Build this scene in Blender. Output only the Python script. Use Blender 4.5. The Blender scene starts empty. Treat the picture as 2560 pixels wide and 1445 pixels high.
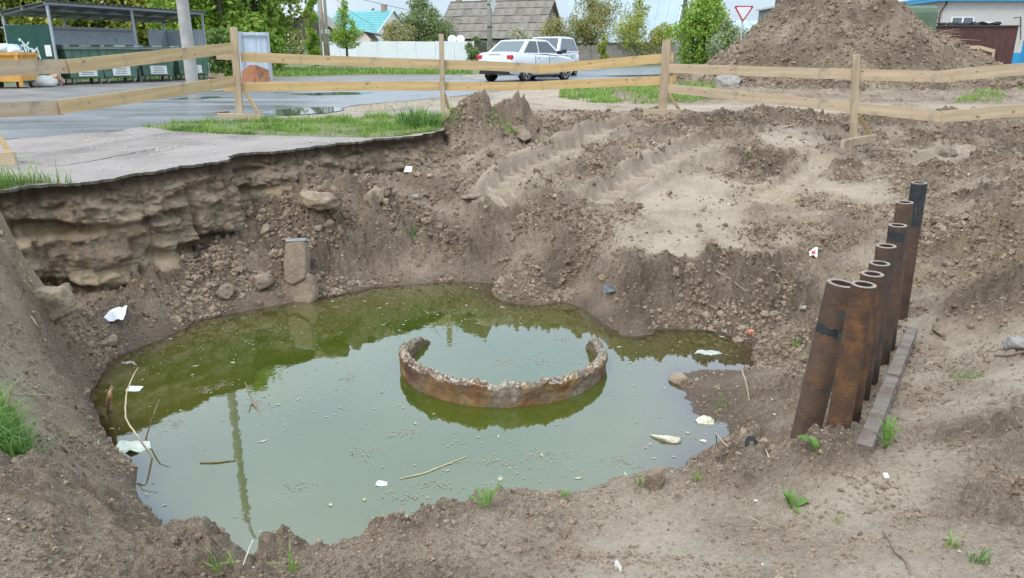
import bpy, bmesh, math, random
import numpy as np
from mathutils import Vector, Matrix

# ------------------------------------------------------------------ camera, sky, sun, exposure
SC = bpy.context.scene
COL = SC.collection
CAMZ = 1.0
PITCH = math.radians(17.45)
FPX = 1849.0                       # focal length in photo pixels (photo 2560 x 1445)
cd = bpy.data.cameras.new('camera')
cam = bpy.data.objects.new('camera', cd)
COL.objects.link(cam)
cam.location = (0, 0, CAMZ)
cam.rotation_euler = (math.radians(90) - PITCH, 0, 0)
cd.sensor_width = 36.0
cd.lens = 36.0 * FPX / 2560.0
cd.clip_start = 0.05
cd.clip_end = 2000
SC.camera = cam

SUN_EL, SUN_AZ = math.radians(52), math.radians(215)
w = bpy.data.worlds.new('World')
SC.world = w
w.use_nodes = True
nt = w.node_tree
nt.nodes.clear()
out = nt.nodes.new('ShaderNodeOutputWorld')
bg = nt.nodes.new('ShaderNodeBackground')
sky = nt.nodes.new('ShaderNodeTexSky')
sky.sky_type = 'NISHITA'
sky.sun_disc = False
sky.sun_elevation = SUN_EL
sky.sun_rotation = SUN_AZ
sky.air_density = 1.0
sky.dust_density = 2.5
tc = nt.nodes.new('ShaderNodeTexCoord')
mp = nt.nodes.new('ShaderNodeMapping')
mp.inputs['Scale'].default_value = (1.6, 1.6, 4.0)
no = nt.nodes.new('ShaderNodeTexNoise')
no.inputs['Scale'].default_value = 1.8
no.inputs['Detail'].default_value = 6
cr = nt.nodes.new('ShaderNodeValToRGB')
cr.color_ramp.elements[0].position = 0.30
cr.color_ramp.elements[0].color = (5.9, 7.5, 9.1, 1)
cr.color_ramp.elements[1].position = 0.72
cr.color_ramp.elements[1].color = (8.7, 9.9, 10.9, 1)
mx = nt.nodes.new('ShaderNodeMix')
mx.data_type = 'RGBA'
mx.inputs[0].default_value = 0.80
nt.links.new(tc.outputs['Generated'], mp.inputs[0])
nt.links.new(mp.outputs[0], no.inputs['Vector'])
nt.links.new(no.outputs['Fac'], cr.inputs[0])
nt.links.new(sky.outputs[0], mx.inputs[6])
nt.links.new(cr.outputs[0], mx.inputs[7])
# an overcast sky is brighter overhead than at the horizon
sx_ = nt.nodes.new('ShaderNodeSeparateXYZ')
nt.links.new(tc.outputs['Generated'], sx_.inputs[0])
mr_ = nt.nodes.new('ShaderNodeMapRange')
mr_.inputs[1].default_value = 0.0; mr_.inputs[2].default_value = 1.0; mr_.inputs[3].default_value = 0.68; mr_.inputs[4].default_value = 2.2
nt.links.new(sx_.outputs[2], mr_.inputs[0])
vm_ = nt.nodes.new('ShaderNodeVectorMath'); vm_.operation = 'SCALE'
nt.links.new(mx.outputs[2], vm_.inputs[0]); nt.links.new(mr_.outputs[0], vm_.inputs['Scale'])
nt.links.new(vm_.outputs[0], bg.inputs['Color'])
bg.inputs['Strength'].default_value = 0.10
nt.links.new(bg.outputs[0], out.inputs['Surface'])

sd = bpy.data.lights.new('sun', 'SUN')
sd.energy = 1.2
sd.angle = math.radians(14)
sd.color = (1.0, 0.96, 0.9)
sun = bpy.data.objects.new('sun', sd)
COL.objects.link(sun)
sdir = Vector((math.cos(SUN_EL) * math.sin(SUN_AZ), math.cos(SUN_EL) * math.cos(SUN_AZ), math.sin(SUN_EL)))
sun.rotation_euler = (-sdir).to_track_quat('-Z', 'Y').to_euler()
sun.location = (0, -5, 30)

SC.view_settings.view_transform = 'Standard'
SC.view_settings.look = 'None'
SC.view_settings.exposure = 0.56
SC.view_settings.gamma = 1.0
SC.view_settings.use_curve_mapping = False

random.seed(7)
RNG = np.random.default_rng(11)
PI = math.pi
CP, SP_ = math.cos(PITCH), math.sin(PITCH)
KS, KN, YB = 0.005, 0.0264, 13.0    # the street rises gently; its near part dips a little towards the pit


def street(y):
    return KS * (y - 8.0) + (KN - KS) * np.minimum(y - YB, 0.0)


def ray(px, py):
    a, b = (px - 1280.0) / FPX, (722.5 - py) / FPX
    return np.array([a, CP + b * SP_, -SP_ + b * CP])


def G(px, py, up=0.0):
    """photo pixel -> point on the street plane"""
    d = ray(px, py)
    t = (CAMZ + KS * 8.0 - up) / (KS * d[1] - d[2])
    if t * d[1] < YB:
        t = (CAMZ - KS * (YB - 8.0) + KN * YB - up) / (KN * d[1] - d[2])
    return np.array([0, 0, CAMZ]) + t * d


def zr(z):
    """heights noted for a 1.2 m deep pit, deepened to fit the reflections in the water"""
    return 1.0 - (1.0 - z) * (1.0 + .114 * min(1.0, max(0.0, -z / 1.2)))


def Z(px, py, z):
    z = zr(z)
    d = ray(px, py)
    t = (z - CAMZ) / d[2]
    return np.array([0, 0, CAMZ]) + t * d


def at(px, py, Y):
    d = ray(px, py)
    return np.array([0, 0, CAMZ]) + Y / d[1] * d


# ------------------------------------------------------------------ noise (numpy)
def _hash(xi, yi, seed):
    h = (xi * 374761393 + yi * 668265263 + seed * 1442695041) & 0xffffffff
    h = ((h ^ (h >> 13)) * 1274126177) & 0xffffffff
    return h ^ (h >> 16)


def perlin(x, y, seed=0):
    x = np.asarray(x, float); y = np.asarray(y, float)
    xi = np.floor(x).astype(np.int64); yi = np.floor(y).astype(np.int64)
    fx, fy = x - xi, y - yi
    u = fx * fx * fx * (fx * (fx * 6 - 15) + 10)
    v = fy * fy * fy * (fy * (fy * 6 - 15) + 10)
    def g(ix, iy, dx, dy):
        a = (_hash(ix, iy, seed) & 0xffff) * (2 * PI / 65536.0)
        return np.cos(a) * dx + np.sin(a) * dy
    n00 = g(xi, yi, fx, fy); n10 = g(xi + 1, yi, fx - 1, fy)
    n01 = g(xi, yi + 1, fx, fy - 1); n11 = g(xi + 1, yi + 1, fx - 1, fy - 1)
    return 1.5 * ((n00 * (1 - u) + n10 * u) * (1 - v) + (n01 * (1 - u) + n11 * u) * v)


def fbm(x, y, seed=0, o=4, gain=0.5):
    s = 0; a = 1.0
    for k in range(o):
        s = s + a * perlin(x * 2 ** k, y * 2 ** k, seed + 17 * k)
        a *= gain
    return s


def worley(x, y, seed=0):
    """F1 distance and a random value of the nearest cell"""
    x = np.asarray(x, float); y = np.asarray(y, float)
    xi = np.floor(x).astype(np.int64); yi = np.floor(y).astype(np.int64)
    best = np.full(x.shape, 9.0); val = np.zeros(x.shape)
    for i in (-1, 0, 1):
        for j in (-1, 0, 1):
            h = _hash(xi + i, yi + j, seed)
            px = xi + i + 0.1 + 0.8 * ((h & 0x3ff) / 1023.0)
            py = yi + j + 0.1 + 0.8 * (((h >> 10) & 0x3ff) / 1023.0)
            d = (px - x) ** 2 + (py - y) ** 2
            m = d < best
            best = np.where(m, d, best)
            val = np.where(m, ((h >> 20) & 0x3ff) / 1023.0, val)
    return np.sqrt(best), val


def sstep(a, b, x):
    t = np.clip((x - a) / (b - a), 0, 1)
    return t * t * (3 - 2 * t)


# ------------------------------------------------------------------ mesh helpers
def npmesh(name, V, F, smooth=False):
    V = np.asarray(V, np.float32); F = np.asarray(F, np.int32)
    me = bpy.data.meshes.new(name)
    me.vertices.add(len(V)); me.vertices.foreach_set('co', V.ravel())
    k = F.shape[1]
    me.loops.add(F.size); me.loops.foreach_set('vertex_index', F.ravel())
    me.polygons.add(len(F))
    me.polygons.foreach_set('loop_start', np.arange(0, F.size, k, dtype=np.int32))
    me.polygons.foreach_set('loop_total', np.full(len(F), k, np.int32))
    me.polygons.foreach_set('use_smooth', np.full(len(F), smooth, bool))
    me.update(calc_edges=True)
    return me


def gridfaces(nr, nc):
    i = np.arange(nr - 1)[:, None] * nc + np.arange(nc - 1)[None, :]
    return np.stack([i, i + 1, i + nc + 1, i + nc], -1).reshape(-1, 4)


def attr(me, name, arr):
    a = me.attributes.new(name, 'FLOAT', 'POINT')
    a.data.foreach_set('value', np.asarray(arr, np.float32).ravel())


def link(name, me, mt=None, parent=None):
    o = bpy.data.objects.new(name, me)
    COL.objects.link(o)
    if mt is not None:
        for m_ in (mt if isinstance(mt, (list, tuple)) else [mt]):
            me.materials.append(m_)
    if parent is not None:
        o.parent = parent
    return o


def tag(o, label=None, cat=None, group=None, kind=None):
    if label: o['label'] = label
    if cat: o['category'] = cat
    if group: o['group'] = group
    if kind: o['kind'] = kind
    return o


def thing(name, label, cat, loc=(0, 0, 0), rz=0.0, group=None):
    o = bpy.data.objects.new(name, None)
    COL.objects.link(o)
    o.empty_display_size = 0.1
    o.location = loc
    o.rotation_euler = (0, 0, rz)
    return tag(o, label, cat, group)


def copy_tree(o, parent=None):
    c = o.copy(); COL.objects.link(c); c.parent = parent
    for ch in list(o.children):
        copy_tree(ch, c)
    return c


class MB:
    """collects shapes into ONE mesh"""
    def __init__(s, off=(0, 0, 0)):
        s.v = []; s.f = []; s.off = np.asarray(off, float); s.m = []

    def add(s, vs, fs, mi=0):
        n = len(s.v)
        s.v += [tuple(np.asarray(p, float)) for p in vs]
        s.f += [tuple(i + n for i in f) for f in fs]
        s.m += [mi] * len(fs)
        return s

    def box(s, c, d, ax=None, mi=0):
        """centre, full sizes, optional 3 axes"""
        c = np.asarray(c, float)
        X, Y, Zz = (np.eye(3) if ax is None else np.asarray(ax, float))
        vs = []
        for k in (-.5, .5):
            for (i, j) in ((-.5, -.5), (.5, -.5), (.5, .5), (-.5, .5)):
                vs.append(c + X * d[0] * i + Y * d[1] * j + Zz * d[2] * k)
        return s.add(vs, [(3, 2, 1, 0), (4, 5, 6, 7), (0, 1, 5, 4), (1, 2, 6, 5), (2, 3, 7, 6), (3, 0, 4, 7)], mi)

    def beam(s, a, b, wd, th, up=(0, 0, 1), mi=0):
        """board from a to b: width wd along up, thickness th sideways"""
        a = np.asarray(a, float); b = np.asarray(b, float)
        X = b - a; L = np.linalg.norm(X); X = X / L
        U = np.asarray(up, float); U = U - X * (U @ X); U /= np.linalg.norm(U)
        S = np.cross(U, X)
        return s.box((a + b) / 2, (L, th, wd), (X, S, U), mi)

    def tube(s, pts, rad, n=8, cap=True, mi=0):
        pts = [np.asarray(p, float) for p in pts]
        if np.isscalar(rad): rad = [rad] * len(pts)
        ref = np.array([0.31, 0.53, 0.79])
        vs = []
        for i, p in enumerate(pts):
            d = pts[min(i + 1, len(pts) - 1)] - pts[max(i - 1, 0)]
            d = d / (np.linalg.norm(d) + 1e-9)
            u = ref - d * (ref @ d); u /= np.linalg.norm(u)
            w_ = np.cross(d, u)
            for k in range(n):
                a = 2 * PI * k / n
                vs.append(p + rad[i] * (math.cos(a) * u + math.sin(a) * w_))
        fs = []
        for i in range(len(pts) - 1):
            for k in range(n):
                k2 = (k + 1) % n
                fs.append((i * n + k, i * n + k2, (i + 1) * n + k2, (i + 1) * n + k))
        if cap:
            fs.append(tuple(range(n))[::-1]); fs.append(tuple((len(pts) - 1) * n + k for k in range(n)))
        return s.add(vs, fs, mi)

    def lathe(s, prof, c=(0, 0, 0), n=24, ax=None, mi=0):
        """profile of (radius, height)"""
        c = np.asarray(c, float)
        X, Y, Zz = (np.eye(3) if ax is None else np.asarray(ax, float))
        vs = []
        for r, h in prof:
            for k in range(n):
                a = 2 * PI * k / n
                vs.append(c + X * r * math.cos(a) + Y * r * math.sin(a) + Zz * h)
        fs = []
        for i in range(len(prof) - 1):
            for k in range(n):
                k2 = (k + 1) % n
                fs.append((i * n + k, i * n + k2, (i + 1) * n + k2, (i + 1) * n + k))
        return s.add(vs, fs, mi)

    def prism(s, poly, d, mi=0):
        """planar polygon pushed along the vector d"""
        n = len(poly); d = np.asarray(d, float)
        vs = [np.asarray(p, float) for p in poly] + [np.asarray(p, float) + d for p in poly]
        fs = [tuple(range(n))[::-1], tuple(range(n, 2 * n))]
        for i in range(n):
            j = (i + 1) % n
            fs.append((i, j, j + n, i + n))
        return s.add(vs, fs, mi)

    def build(s, name, mt, parent=None, smooth=False, bevel=0.0):
        me = bpy.data.meshes.new(name)
        me.from_pydata([tuple(np.asarray(p) - s.off) for p in s.v], [], s.f)
        bm = bmesh.new(); bm.from_mesh(me)
        for f, mi in zip(bm.faces, s.m):
            f.material_index = mi
        if bevel > 0:
            bmesh.ops.bevel(bm, geom=list(bm.edges), offset=bevel, segments=1, affect='EDGES')
        bmesh.ops.recalc_face_normals(bm, faces=list(bm.faces))
        bm.to_mesh(me); bm.free()
        if smooth:
            me.polygons.foreach_set('use_smooth', [True] * len(me.polygons))
            if smooth == 'angle':
                try:
                    me.set_sharp_from_angle(angle=math.radians(38))
                except Exception:
                    pass
        return link(name, me, mt, parent)


# ------------------------------------------------------------------ materials
def _n(nt, t, **kw):
    n = nt.nodes.new(t)
    for k, v in kw.items():
        if k in n.inputs: n.inputs[k].default_value = v
        else: setattr(n, k, v)
    return n


def rgba(c): return (c[0], c[1], c[2], 1.0)


def mk(name, c1, c2=None, scale=6.0, rough=0.7, bump=0.0, bscale=60.0, metal=0.0, spec=0.4, stretch=(1, 1, 1),
       c3=None, s3=1.2, t3=0.55, detail=5, coat=0.0, trans=0.0, rough2=None):
    m = bpy.data.materials.new(name); m.use_nodes = True
    nt = m.node_tree; p = nt.nodes['Principled BSDF']
    p.inputs['Roughness'].default_value = rough
    p.inputs['Metallic'].default_value = metal
    p.inputs['Specular IOR Level'].default_value = spec
    p.inputs['Coat Weight'].default_value = coat
    p.inputs['Base Color'].default_value = rgba(c1)
    tc = _n(nt, 'ShaderNodeTexCoord'); mp = _n(nt, 'ShaderNodeMapping'); mp.inputs['Scale'].default_value = stretch
    nt.links.new(tc.outputs['Object'], mp.inputs[0])
    col = None
    if c2 is not None:
        no = _n(nt, 'ShaderNodeTexNoise', Scale=scale, Detail=detail, Roughness=0.6)
        nt.links.new(mp.outputs[0], no.inputs['Vector'])
        r = _n(nt, 'ShaderNodeValToRGB')
        r.color_ramp.elements[0].position = 0.36; r.color_ramp.elements[0].color = rgba(c1)
        r.color_ramp.elements[1].position = 0.64; r.color_ramp.elements[1].color = rgba(c2)
        nt.links.new(no.outputs['Fac'], r.inputs[0]); col = r.outputs[0]
        if rough2 is not None:
            mr = _n(nt, 'ShaderNodeMapRange'); mr.inputs[1].default_value = 0.36; mr.inputs[2].default_value = 0.64
            mr.inputs[3].default_value = rough; mr.inputs[4].default_value = rough2
            nt.links.new(no.outputs['Fac'], mr.inputs[0]); nt.links.new(mr.outputs[0], p.inputs['Roughness'])
    if c3 is not None:
        n3 = _n(nt, 'ShaderNodeTexNoise', Scale=s3, Detail=6, Roughness=0.65)
        nt.links.new(tc.outputs['Object'], n3.inputs['Vector'])
        r3 = _n(nt, 'ShaderNodeMapRange'); r3.inputs[1].default_value = t3 - 0.05; r3.inputs[2].default_value = t3 + 0.08
        nt.links.new(n3.outputs['Fac'], r3.inputs[0])
        mi = _n(nt, 'ShaderNodeMix', data_type='RGBA')
        nt.links.new(r3.outputs[0], mi.inputs[0])
        if col is not None: nt.links.new(col, mi.inputs[6])
        else: mi.inputs[6].default_value = rgba(c1)
        mi.inputs[7].default_value = rgba(c3); col = mi.outputs[2]
    if col is not None: nt.links.new(col, p.inputs['Base Color'])
    if bump > 0:
        nb = _n(nt, 'ShaderNodeTexNoise', Scale=bscale, Detail=4, Roughness=0.6)
        nt.links.new(mp.outputs[0], nb.inputs['Vector'])
        b = _n(nt, 'ShaderNodeBump', Strength=bump, Distance=0.02)
        nt.links.new(nb.outputs['Fac'], b.inputs['Height']); nt.links.new(b.outputs[0], p.inputs['Normal'])
    if trans > 0:
        tr = _n(nt, 'ShaderNodeBsdfTranslucent'); ms = _n(nt, 'ShaderNodeMixShader'); ms.inputs[0].default_value = trans
        if col is not None: nt.links.new(col, tr.inputs[0])
        else: tr.inputs[0].default_value = rgba(c1)
        o = [n for n in nt.nodes if n.type == 'OUTPUT_MATERIAL'][0]
        nt.links.new(p.outputs[0], ms.inputs[1]); nt.links.new(tr.outputs[0], ms.inputs[2]); nt.links.new(ms.outputs[0], o.inputs[0])
    return m


def mud_material(name):
    """soil: dry crust / damp turned soil / sand by vertex attributes, fine grain by noise and relief"""
    m = bpy.data.materials.new(name); m.use_nodes = True
    nt = m.node_tree; p = nt.nodes['Principled BSDF']; L = nt.links.new
    tc = _n(nt, 'ShaderNodeTexCoord')
    aR = _n(nt, 'ShaderNodeAttribute', attribute_name='crumb')
    aS = _n(nt, 'ShaderNodeAttribute', attribute_name='sand')
    aW = _n(nt, 'ShaderNodeAttribute', attribute_name='wet')
    n1 = _n(nt, 'ShaderNodeTexNoise', Scale=2.3, Detail=8, Roughness=0.68)
    n2 = _n(nt, 'ShaderNodeTexNoise', Scale=34.0, Detail=6, Roughness=0.72)
    n3 = _n(nt, 'ShaderNodeTexNoise', Scale=150.0, Detail=3, Roughness=0.7)
    for n in (n1, n2, n3): L(tc.outputs['Object'], n.inputs['Vector'])
    # crumb factor, broken up by noise
    ad = _n(nt, 'ShaderNodeMath', operation='MULTIPLY_ADD'); L(n1.outputs['Fac'], ad.inputs[0]); ad.inputs[1].default_value = 1.5; L(aR.outputs['Fac'], ad.inputs[2])
    ad2 = _n(nt, 'ShaderNodeMath', operation='MULTIPLY_ADD'); L(n2.outputs['Fac'], ad2.inputs[0]); ad2.inputs[1].default_value = 1.7; L(ad.outputs[0], ad2.inputs[2])
    ad3 = _n(nt, 'ShaderNodeMath', operation='MULTIPLY_ADD'); L(n3.outputs['Fac'], ad3.inputs[0]); ad3.inputs[1].default_value = 2.0; L(ad2.outputs[0], ad3.inputs[2])
    mr = _n(nt, 'ShaderNodeMapRange'); L(ad3.outputs[0], mr.inputs[0]); mr.inputs[1].default_value = 2.40; mr.inputs[2].default_value = 3.70
    r = _n(nt, 'ShaderNodeValToRGB')
    e = r.color_ramp.elements
    e[0].position = 0.0; e[0].color = (0.445, 0.362, 0.272, 1)
    e[1].position = 1.0; e[1].color = (0.160, 0.114, 0.077, 1)
    x = e.new(0.35); x.color = (0.365, 0.283, 0.203, 1)
    x = e.new(0.65); x.color = (0.262, 0.194, 0.134, 1)
    L(mr.outputs[0], r.inputs[0])
    ms = _n(nt, 'ShaderNodeMix', data_type='RGBA'); ms.inputs[7].default_value = (0.40, 0.29, 0.16, 1)
    sm = _n(nt, 'ShaderNodeMath', operation='MULTIPLY'); L(aS.outputs['Fac'], sm.inputs[0])
    sr = _n(nt, 'ShaderNodeMapRange'); L(n2.outputs['Fac'], sr.inputs[0]); sr.inputs[1].default_value = 0.35; sr.inputs[2].default_value = 0.6
    L(sr.outputs[0], sm.inputs[1]); L(sm.outputs[0], ms.inputs[0]); L(r.outputs[0], ms.inputs[6])
    mw = _n(nt, 'ShaderNodeMix', data_type='RGBA', blend_type='MULTIPLY'); mw.inputs[7].default_value = (0.56, 0.51, 0.46, 1)
    L(aW.outputs['Fac'], mw.inputs[0]); L(ms.outputs[2], mw.inputs[6])
    # pale specks (chips of stone and plant bits)
    vo = _n(nt, 'ShaderNodeTexVoronoi', Scale=26.0); L(tc.outputs['Object'], vo.inputs['Vector'])
    sp = _n(nt, 'ShaderNodeMapRange'); L(vo.outputs['Distance'], sp.inputs[0]); sp.inputs[1].default_value = 0.10; sp.inputs[2].default_value = 0.07
    sc_ = _n(nt, 'ShaderNodeSeparateColor'); L(vo.outputs['Color'], sc_.inputs[0])
    gt = _n(nt, 'ShaderNodeMath', operation='GREATER_THAN'); L(sc_.outputs[0], gt.inputs[0]); gt.inputs[1].default_value = 0.86
    mu = _n(nt, 'ShaderNodeMath', operation='MULTIPLY'); L(sp.outputs[0], mu.inputs[0]); L(gt.outputs[0], mu.inputs[1])
    mc = _n(nt, 'ShaderNodeMix', data_type='RGBA'); mc.inputs[7].default_value = (0.50, 0.44, 0.36, 1)
    L(mu.outputs[0], mc.inputs[0]); L(mw.outputs[2], mc.inputs[6])
    L(mc.outputs[2], p.inputs['Base Color'])
    rr = _n(nt, 'ShaderNodeMapRange'); L(aW.outputs['Fac'], rr.inputs[0]); rr.inputs[3].default_value = 0.82; rr.inputs[4].default_value = 0.38
    L(rr.outputs[0], p.inputs['Roughness'])
    p.inputs['Specular IOR Level'].default_value = 0.35
    # relief
    bs = _n(nt, 'ShaderNodeMath', operation='MULTIPLY_ADD'); L(aR.outputs['Fac'], bs.inputs[0]); bs.inputs[1].default_value = 0.6; bs.inputs[2].default_value = 0.35
    nd = _n(nt, 'ShaderNodeTexNoise', Scale=22.0, Detail=4); L(tc.outputs['Object'], nd.inputs['Vector'])
    vm = _n(nt, 'ShaderNodeVectorMath', operation='MULTIPLY_ADD'); L(nd.outputs['Color'], vm.inputs[0]); vm.inputs[1].default_value = (.06, .06, .06); L(tc.outputs['Object'], vm.inputs[2])
    v2 = _n(nt, 'ShaderNodeTexVoronoi', Scale=15.0); L(vm.outputs[0], v2.inputs['Vector'])
    b0 = _n(nt, 'ShaderNodeBump', Distance=0.03, invert=True); L(v2.outputs['Distance'], b0.inputs['Height']); L(aR.outputs['Fac'], b0.inputs['Strength'])
    b1 = _n(nt, 'ShaderNodeBump', Distance=0.05); L(n2.outputs['Fac'], b1.inputs['Height']); L(bs.outputs[0], b1.inputs['Strength']); L(b0.outputs[0], b1.inputs['Normal'])
    b2 = _n(nt, 'ShaderNodeBump', Distance=0.014, Strength=1.0); L(n3.outputs['Fac'], b2.inputs['Height']); L(b1.outputs[0], b2.inputs['Normal'])
    L(b2.outputs[0], p.inputs['Normal'])
    return m


def water_material():
    m = bpy.data.materials.new('pond_water'); m.use_nodes = True
    nt = m.node_tree; L = nt.links.new
    nt.nodes.clear()
    o = _n(nt, 'ShaderNodeOutputMaterial')
    tc = _n(nt, 'ShaderNodeTexCoord')
    a = _n(nt, 'ShaderNodeAttribute', attribute_name='murk')
    n = _n(nt, 'ShaderNodeTexNoise', Scale=0.9, Detail=5); L(tc.outputs['Object'], n.inputs['Vector'])
    r = _n(nt, 'ShaderNodeValToRGB'); e = r.color_ramp.elements
    e[0].position = 0.3; e[0].color = (0.040, 0.068, 0.004, 1); e[1].position = 0.75; e[1].color = (0.062, 0.078, 0.005, 1)
    L(n.outputs['Fac'], r.inputs[0])
    am = _n(nt, 'ShaderNodeAttribute', attribute_name='silt')
    mi = _n(nt, 'ShaderNodeMix', data_type='RGBA'); L(am.outputs['Fac'], mi.inputs[0]); L(r.outputs[0], mi.inputs[6]); mi.inputs[7].default_value = (0.120, 0.095, 0.030, 1)
    d = _n(nt, 'ShaderNodeBsdfDiffuse'); L(mi.outputs[2], d.inputs['Color'])
    t = _n(nt, 'ShaderNodeBsdfTransparent'); t.inputs[0].default_value = (0.78, 0.74, 0.45, 1)
    m1 = _n(nt, 'ShaderNodeMixShader'); L(a.outputs['Fac'], m1.inputs[0]); L(t.outputs[0], m1.inputs[1]); L(d.outputs[0], m1.inputs[2])
    nb = _n(nt, 'ShaderNodeTexNoise', Scale=9.0, Detail=2); L(tc.outputs['Object'], nb.inputs['Vector'])
    b = _n(nt, 'ShaderNodeBump', Strength=0.05, Distance=0.01); L(nb.outputs['Fac'], b.inputs['Height'])
    g = _n(nt, 'ShaderNodeBsdfGlossy'); g.inputs['Roughness'].default_value = 0.025; L(b.outputs[0], g.inputs['Normal'])
    f = _n(nt, 'ShaderNodeFresnel'); f.inputs['IOR'].default_value = 1.5; L(b.outputs[0], f.inputs['Normal'])
    fm = _n(nt, 'ShaderNodeMath', operation='MULTIPLY_ADD', use_clamp=True); L(f.outputs[0], fm.inputs[0]); fm.inputs[1].default_value = 1.7; fm.inputs[2].default_value = .105
    m2 = _n(nt, 'ShaderNodeMixShader'); L(fm.outputs[0], m2.inputs[0]); L(m1.outputs[0], m2.inputs[1]); L(g.outputs[0], m2.inputs[2])
    L(m2.outputs[0], o.inputs['Surface'])
    return m


M_MUD = mud_material('soil')
M_WATER = water_material()
M_DIRT = mk('packed_dirt', (0.26, 0.21, 0.155), (0.34, 0.275, 0.205), 1.3, 0.75, 0.5, 40, c3=(0.15, 0.125, 0.10), s3=0.35, t3=0.55, detail=8)
M_PATH = mk('old_asphalt', (0.25, 0.208, 0.185), (0.315, 0.272, 0.245), 1.6, 0.65, 0.6, 90, c3=(0.17, 0.15, 0.14), s3=0.6, t3=0.56, detail=10, rough2=0.8)
M_PATHEDGE = mk('broken_asphalt', (0.075, 0.062, 0.05), (0.15, 0.125, 0.10), 14, 0.8, 0.9, 60)
M_ROAD = mk('wet_road_asphalt', (0.125, 0.125, 0.13), (0.20, 0.20, 0.205), 0.35, 0.20, 0.06, 130, stretch=(0.5, 2.2, 1), c3=(0.09, 0.09, 0.092), s3=0.8, t3=0.62, detail=8, spec=0.5, rough2=0.5)
M_PUDDLE = mk('puddle_water', (0.10, 0.105, 0.11), None, rough=0.03, spec=0.6)
M_CRACK = mk('crack', (0.035, 0.03, 0.027), (0.06, 0.05, 0.045), 20, 0.9)
M_PLANK = mk('sawn_pine', (0.44, 0.30, 0.15), (0.56, 0.41, 0.225), 3.0, 0.65, 0.25, 30, stretch=(0.35, 6, 6), c3=(0.33, 0.25, 0.16), s3=3.3, t3=0.61)
M_PLANK2 = mk('yellow_pine', (0.50, 0.33, 0.14), (0.62, 0.43, 0.20), 3.0, 0.65, 0.25, 30, stretch=(0.35, 6, 6), c3=(0.37, 0.26, 0.14), s3=3.1, t3=0.62)
M_PLANK3 = mk('weathered_pine', (0.40, 0.30, 0.19), (0.52, 0.40, 0.27), 3.0, 0.7, 0.3, 30, stretch=(0.35, 6, 6), c3=(0.29, 0.23, 0.165), s3=2.7, t3=0.60)
M_POST = mk('post_timber', (0.37, 0.27, 0.175), (0.47, 0.36, 0.25), 4.0, 0.75, 0.3, 40, stretch=(5, 5, 0.5), c3=(0.27, 0.19, 0.12), s3=2.2, t3=0.6)
M_KNOT = mk('knot', (0.25, 0.15, 0.075), (0.30, 0.19, 0.10), 30, 0.7)
M_RUST = mk('rusty_pipe', (0.066, 0.044, 0.034), (0.130, 0.075, 0.046), 7.0, 0.75, 0.45, 110, c3=(0.19, 0.09, 0.04), s3=5.5, t3=0.6, detail=9)
M_RUSTD = mk('dark_rust', (0.050, 0.036, 0.030), (0.105, 0.060, 0.040), 7.0, 0.7, 0.5, 110, c3=(0.17, 0.075, 0.035), s3=6.5, t3=0.62, detail=9)
M_RUSTO = mk('orange_rust', (0.070, 0.040, 0.028), (0.145, 0.072, 0.035), 9.0, 0.8, 0.8, 120, c3=(0.22, 0.098, 0.035), s3=6.0, t3=0.57, detail=9)
M_PIPERIM = mk('cut_steel', (0.20, 0.155, 0.125), (0.30, 0.245, 0.21), 25, 0.55, 0.3, 80)
M_PIPEIN = mk('pipe_bore', (0.030, 0.020, 0.016), (0.07, 0.035, 0.02), 12, 0.85)
M_TAR = mk('tar_coat', (0.018, 0.022, 0.026), (0.04, 0.045, 0.05), 10, 0.6, 0.3, 60)
M_YEL = mk('yellow_paint', (0.42, 0.26, 0.02), (0.25, 0.15, 0.03), 40, 0.7)
M_TEALP = mk('teal_paint', (0.035, 0.085, 0.08), (0.07, 0.07, 0.055), 30, 0.7)
M_GRASSB = mk('grass_blade', (0.15, 0.27, 0.045), (0.27, 0.38, 0.085), 1.6, 0.55, trans=0.3, c3=(0.34, 0.35, 0.15), s3=4.0, t3=0.63)
M_GRASSD = mk('dark_grass_blade', (0.085, 0.19, 0.04), (0.16, 0.28, 0.06), 3.0, 0.55, trans=0.3)
M_WEED = mk('weed_leaf', (0.10, 0.20, 0.035), (0.19, 0.31, 0.07), 14, 0.45, 0.3, 60, trans=0.3)
M_STALK = mk('dry_stalk', (0.42, 0.33, 0.20), (0.55, 0.45, 0.30), 12, 0.8)
M_TWIG = mk('twig', (0.16, 0.11, 0.07), (0.27, 0.20, 0.135), 14, 0.85, 0.4, 60)
M_WHITE = mk('white_sheet', (0.80, 0.81, 0.82), (0.70, 0.71, 0.72), 5, 0.6)
M_FOAM = mk('dirty_foam', (0.66, 0.62, 0.50), (0.45, 0.40, 0.28), 16, 0.85, 0.8, 40)
M_STONE = mk('grey_stone', (0.22, 0.20, 0.18), (0.33, 0.30, 0.27), 9, 0.85, 0.6, 40)
M_LIME = mk('limestone', (0.24, 0.18, 0.12), (0.36, 0.28, 0.19), 8, 0.9, 1.0, 30, c3=(0.17, 0.125, 0.085), s3=5, t3=0.52)
M_CLODM = mk('soil_clod', (0.18, 0.13, 0.09), (0.30, 0.225, 0.16), 12, 0.9, 1.0, 45, c3=(0.25, 0.19, 0.135), s3=2.0, t3=0.57)
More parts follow.
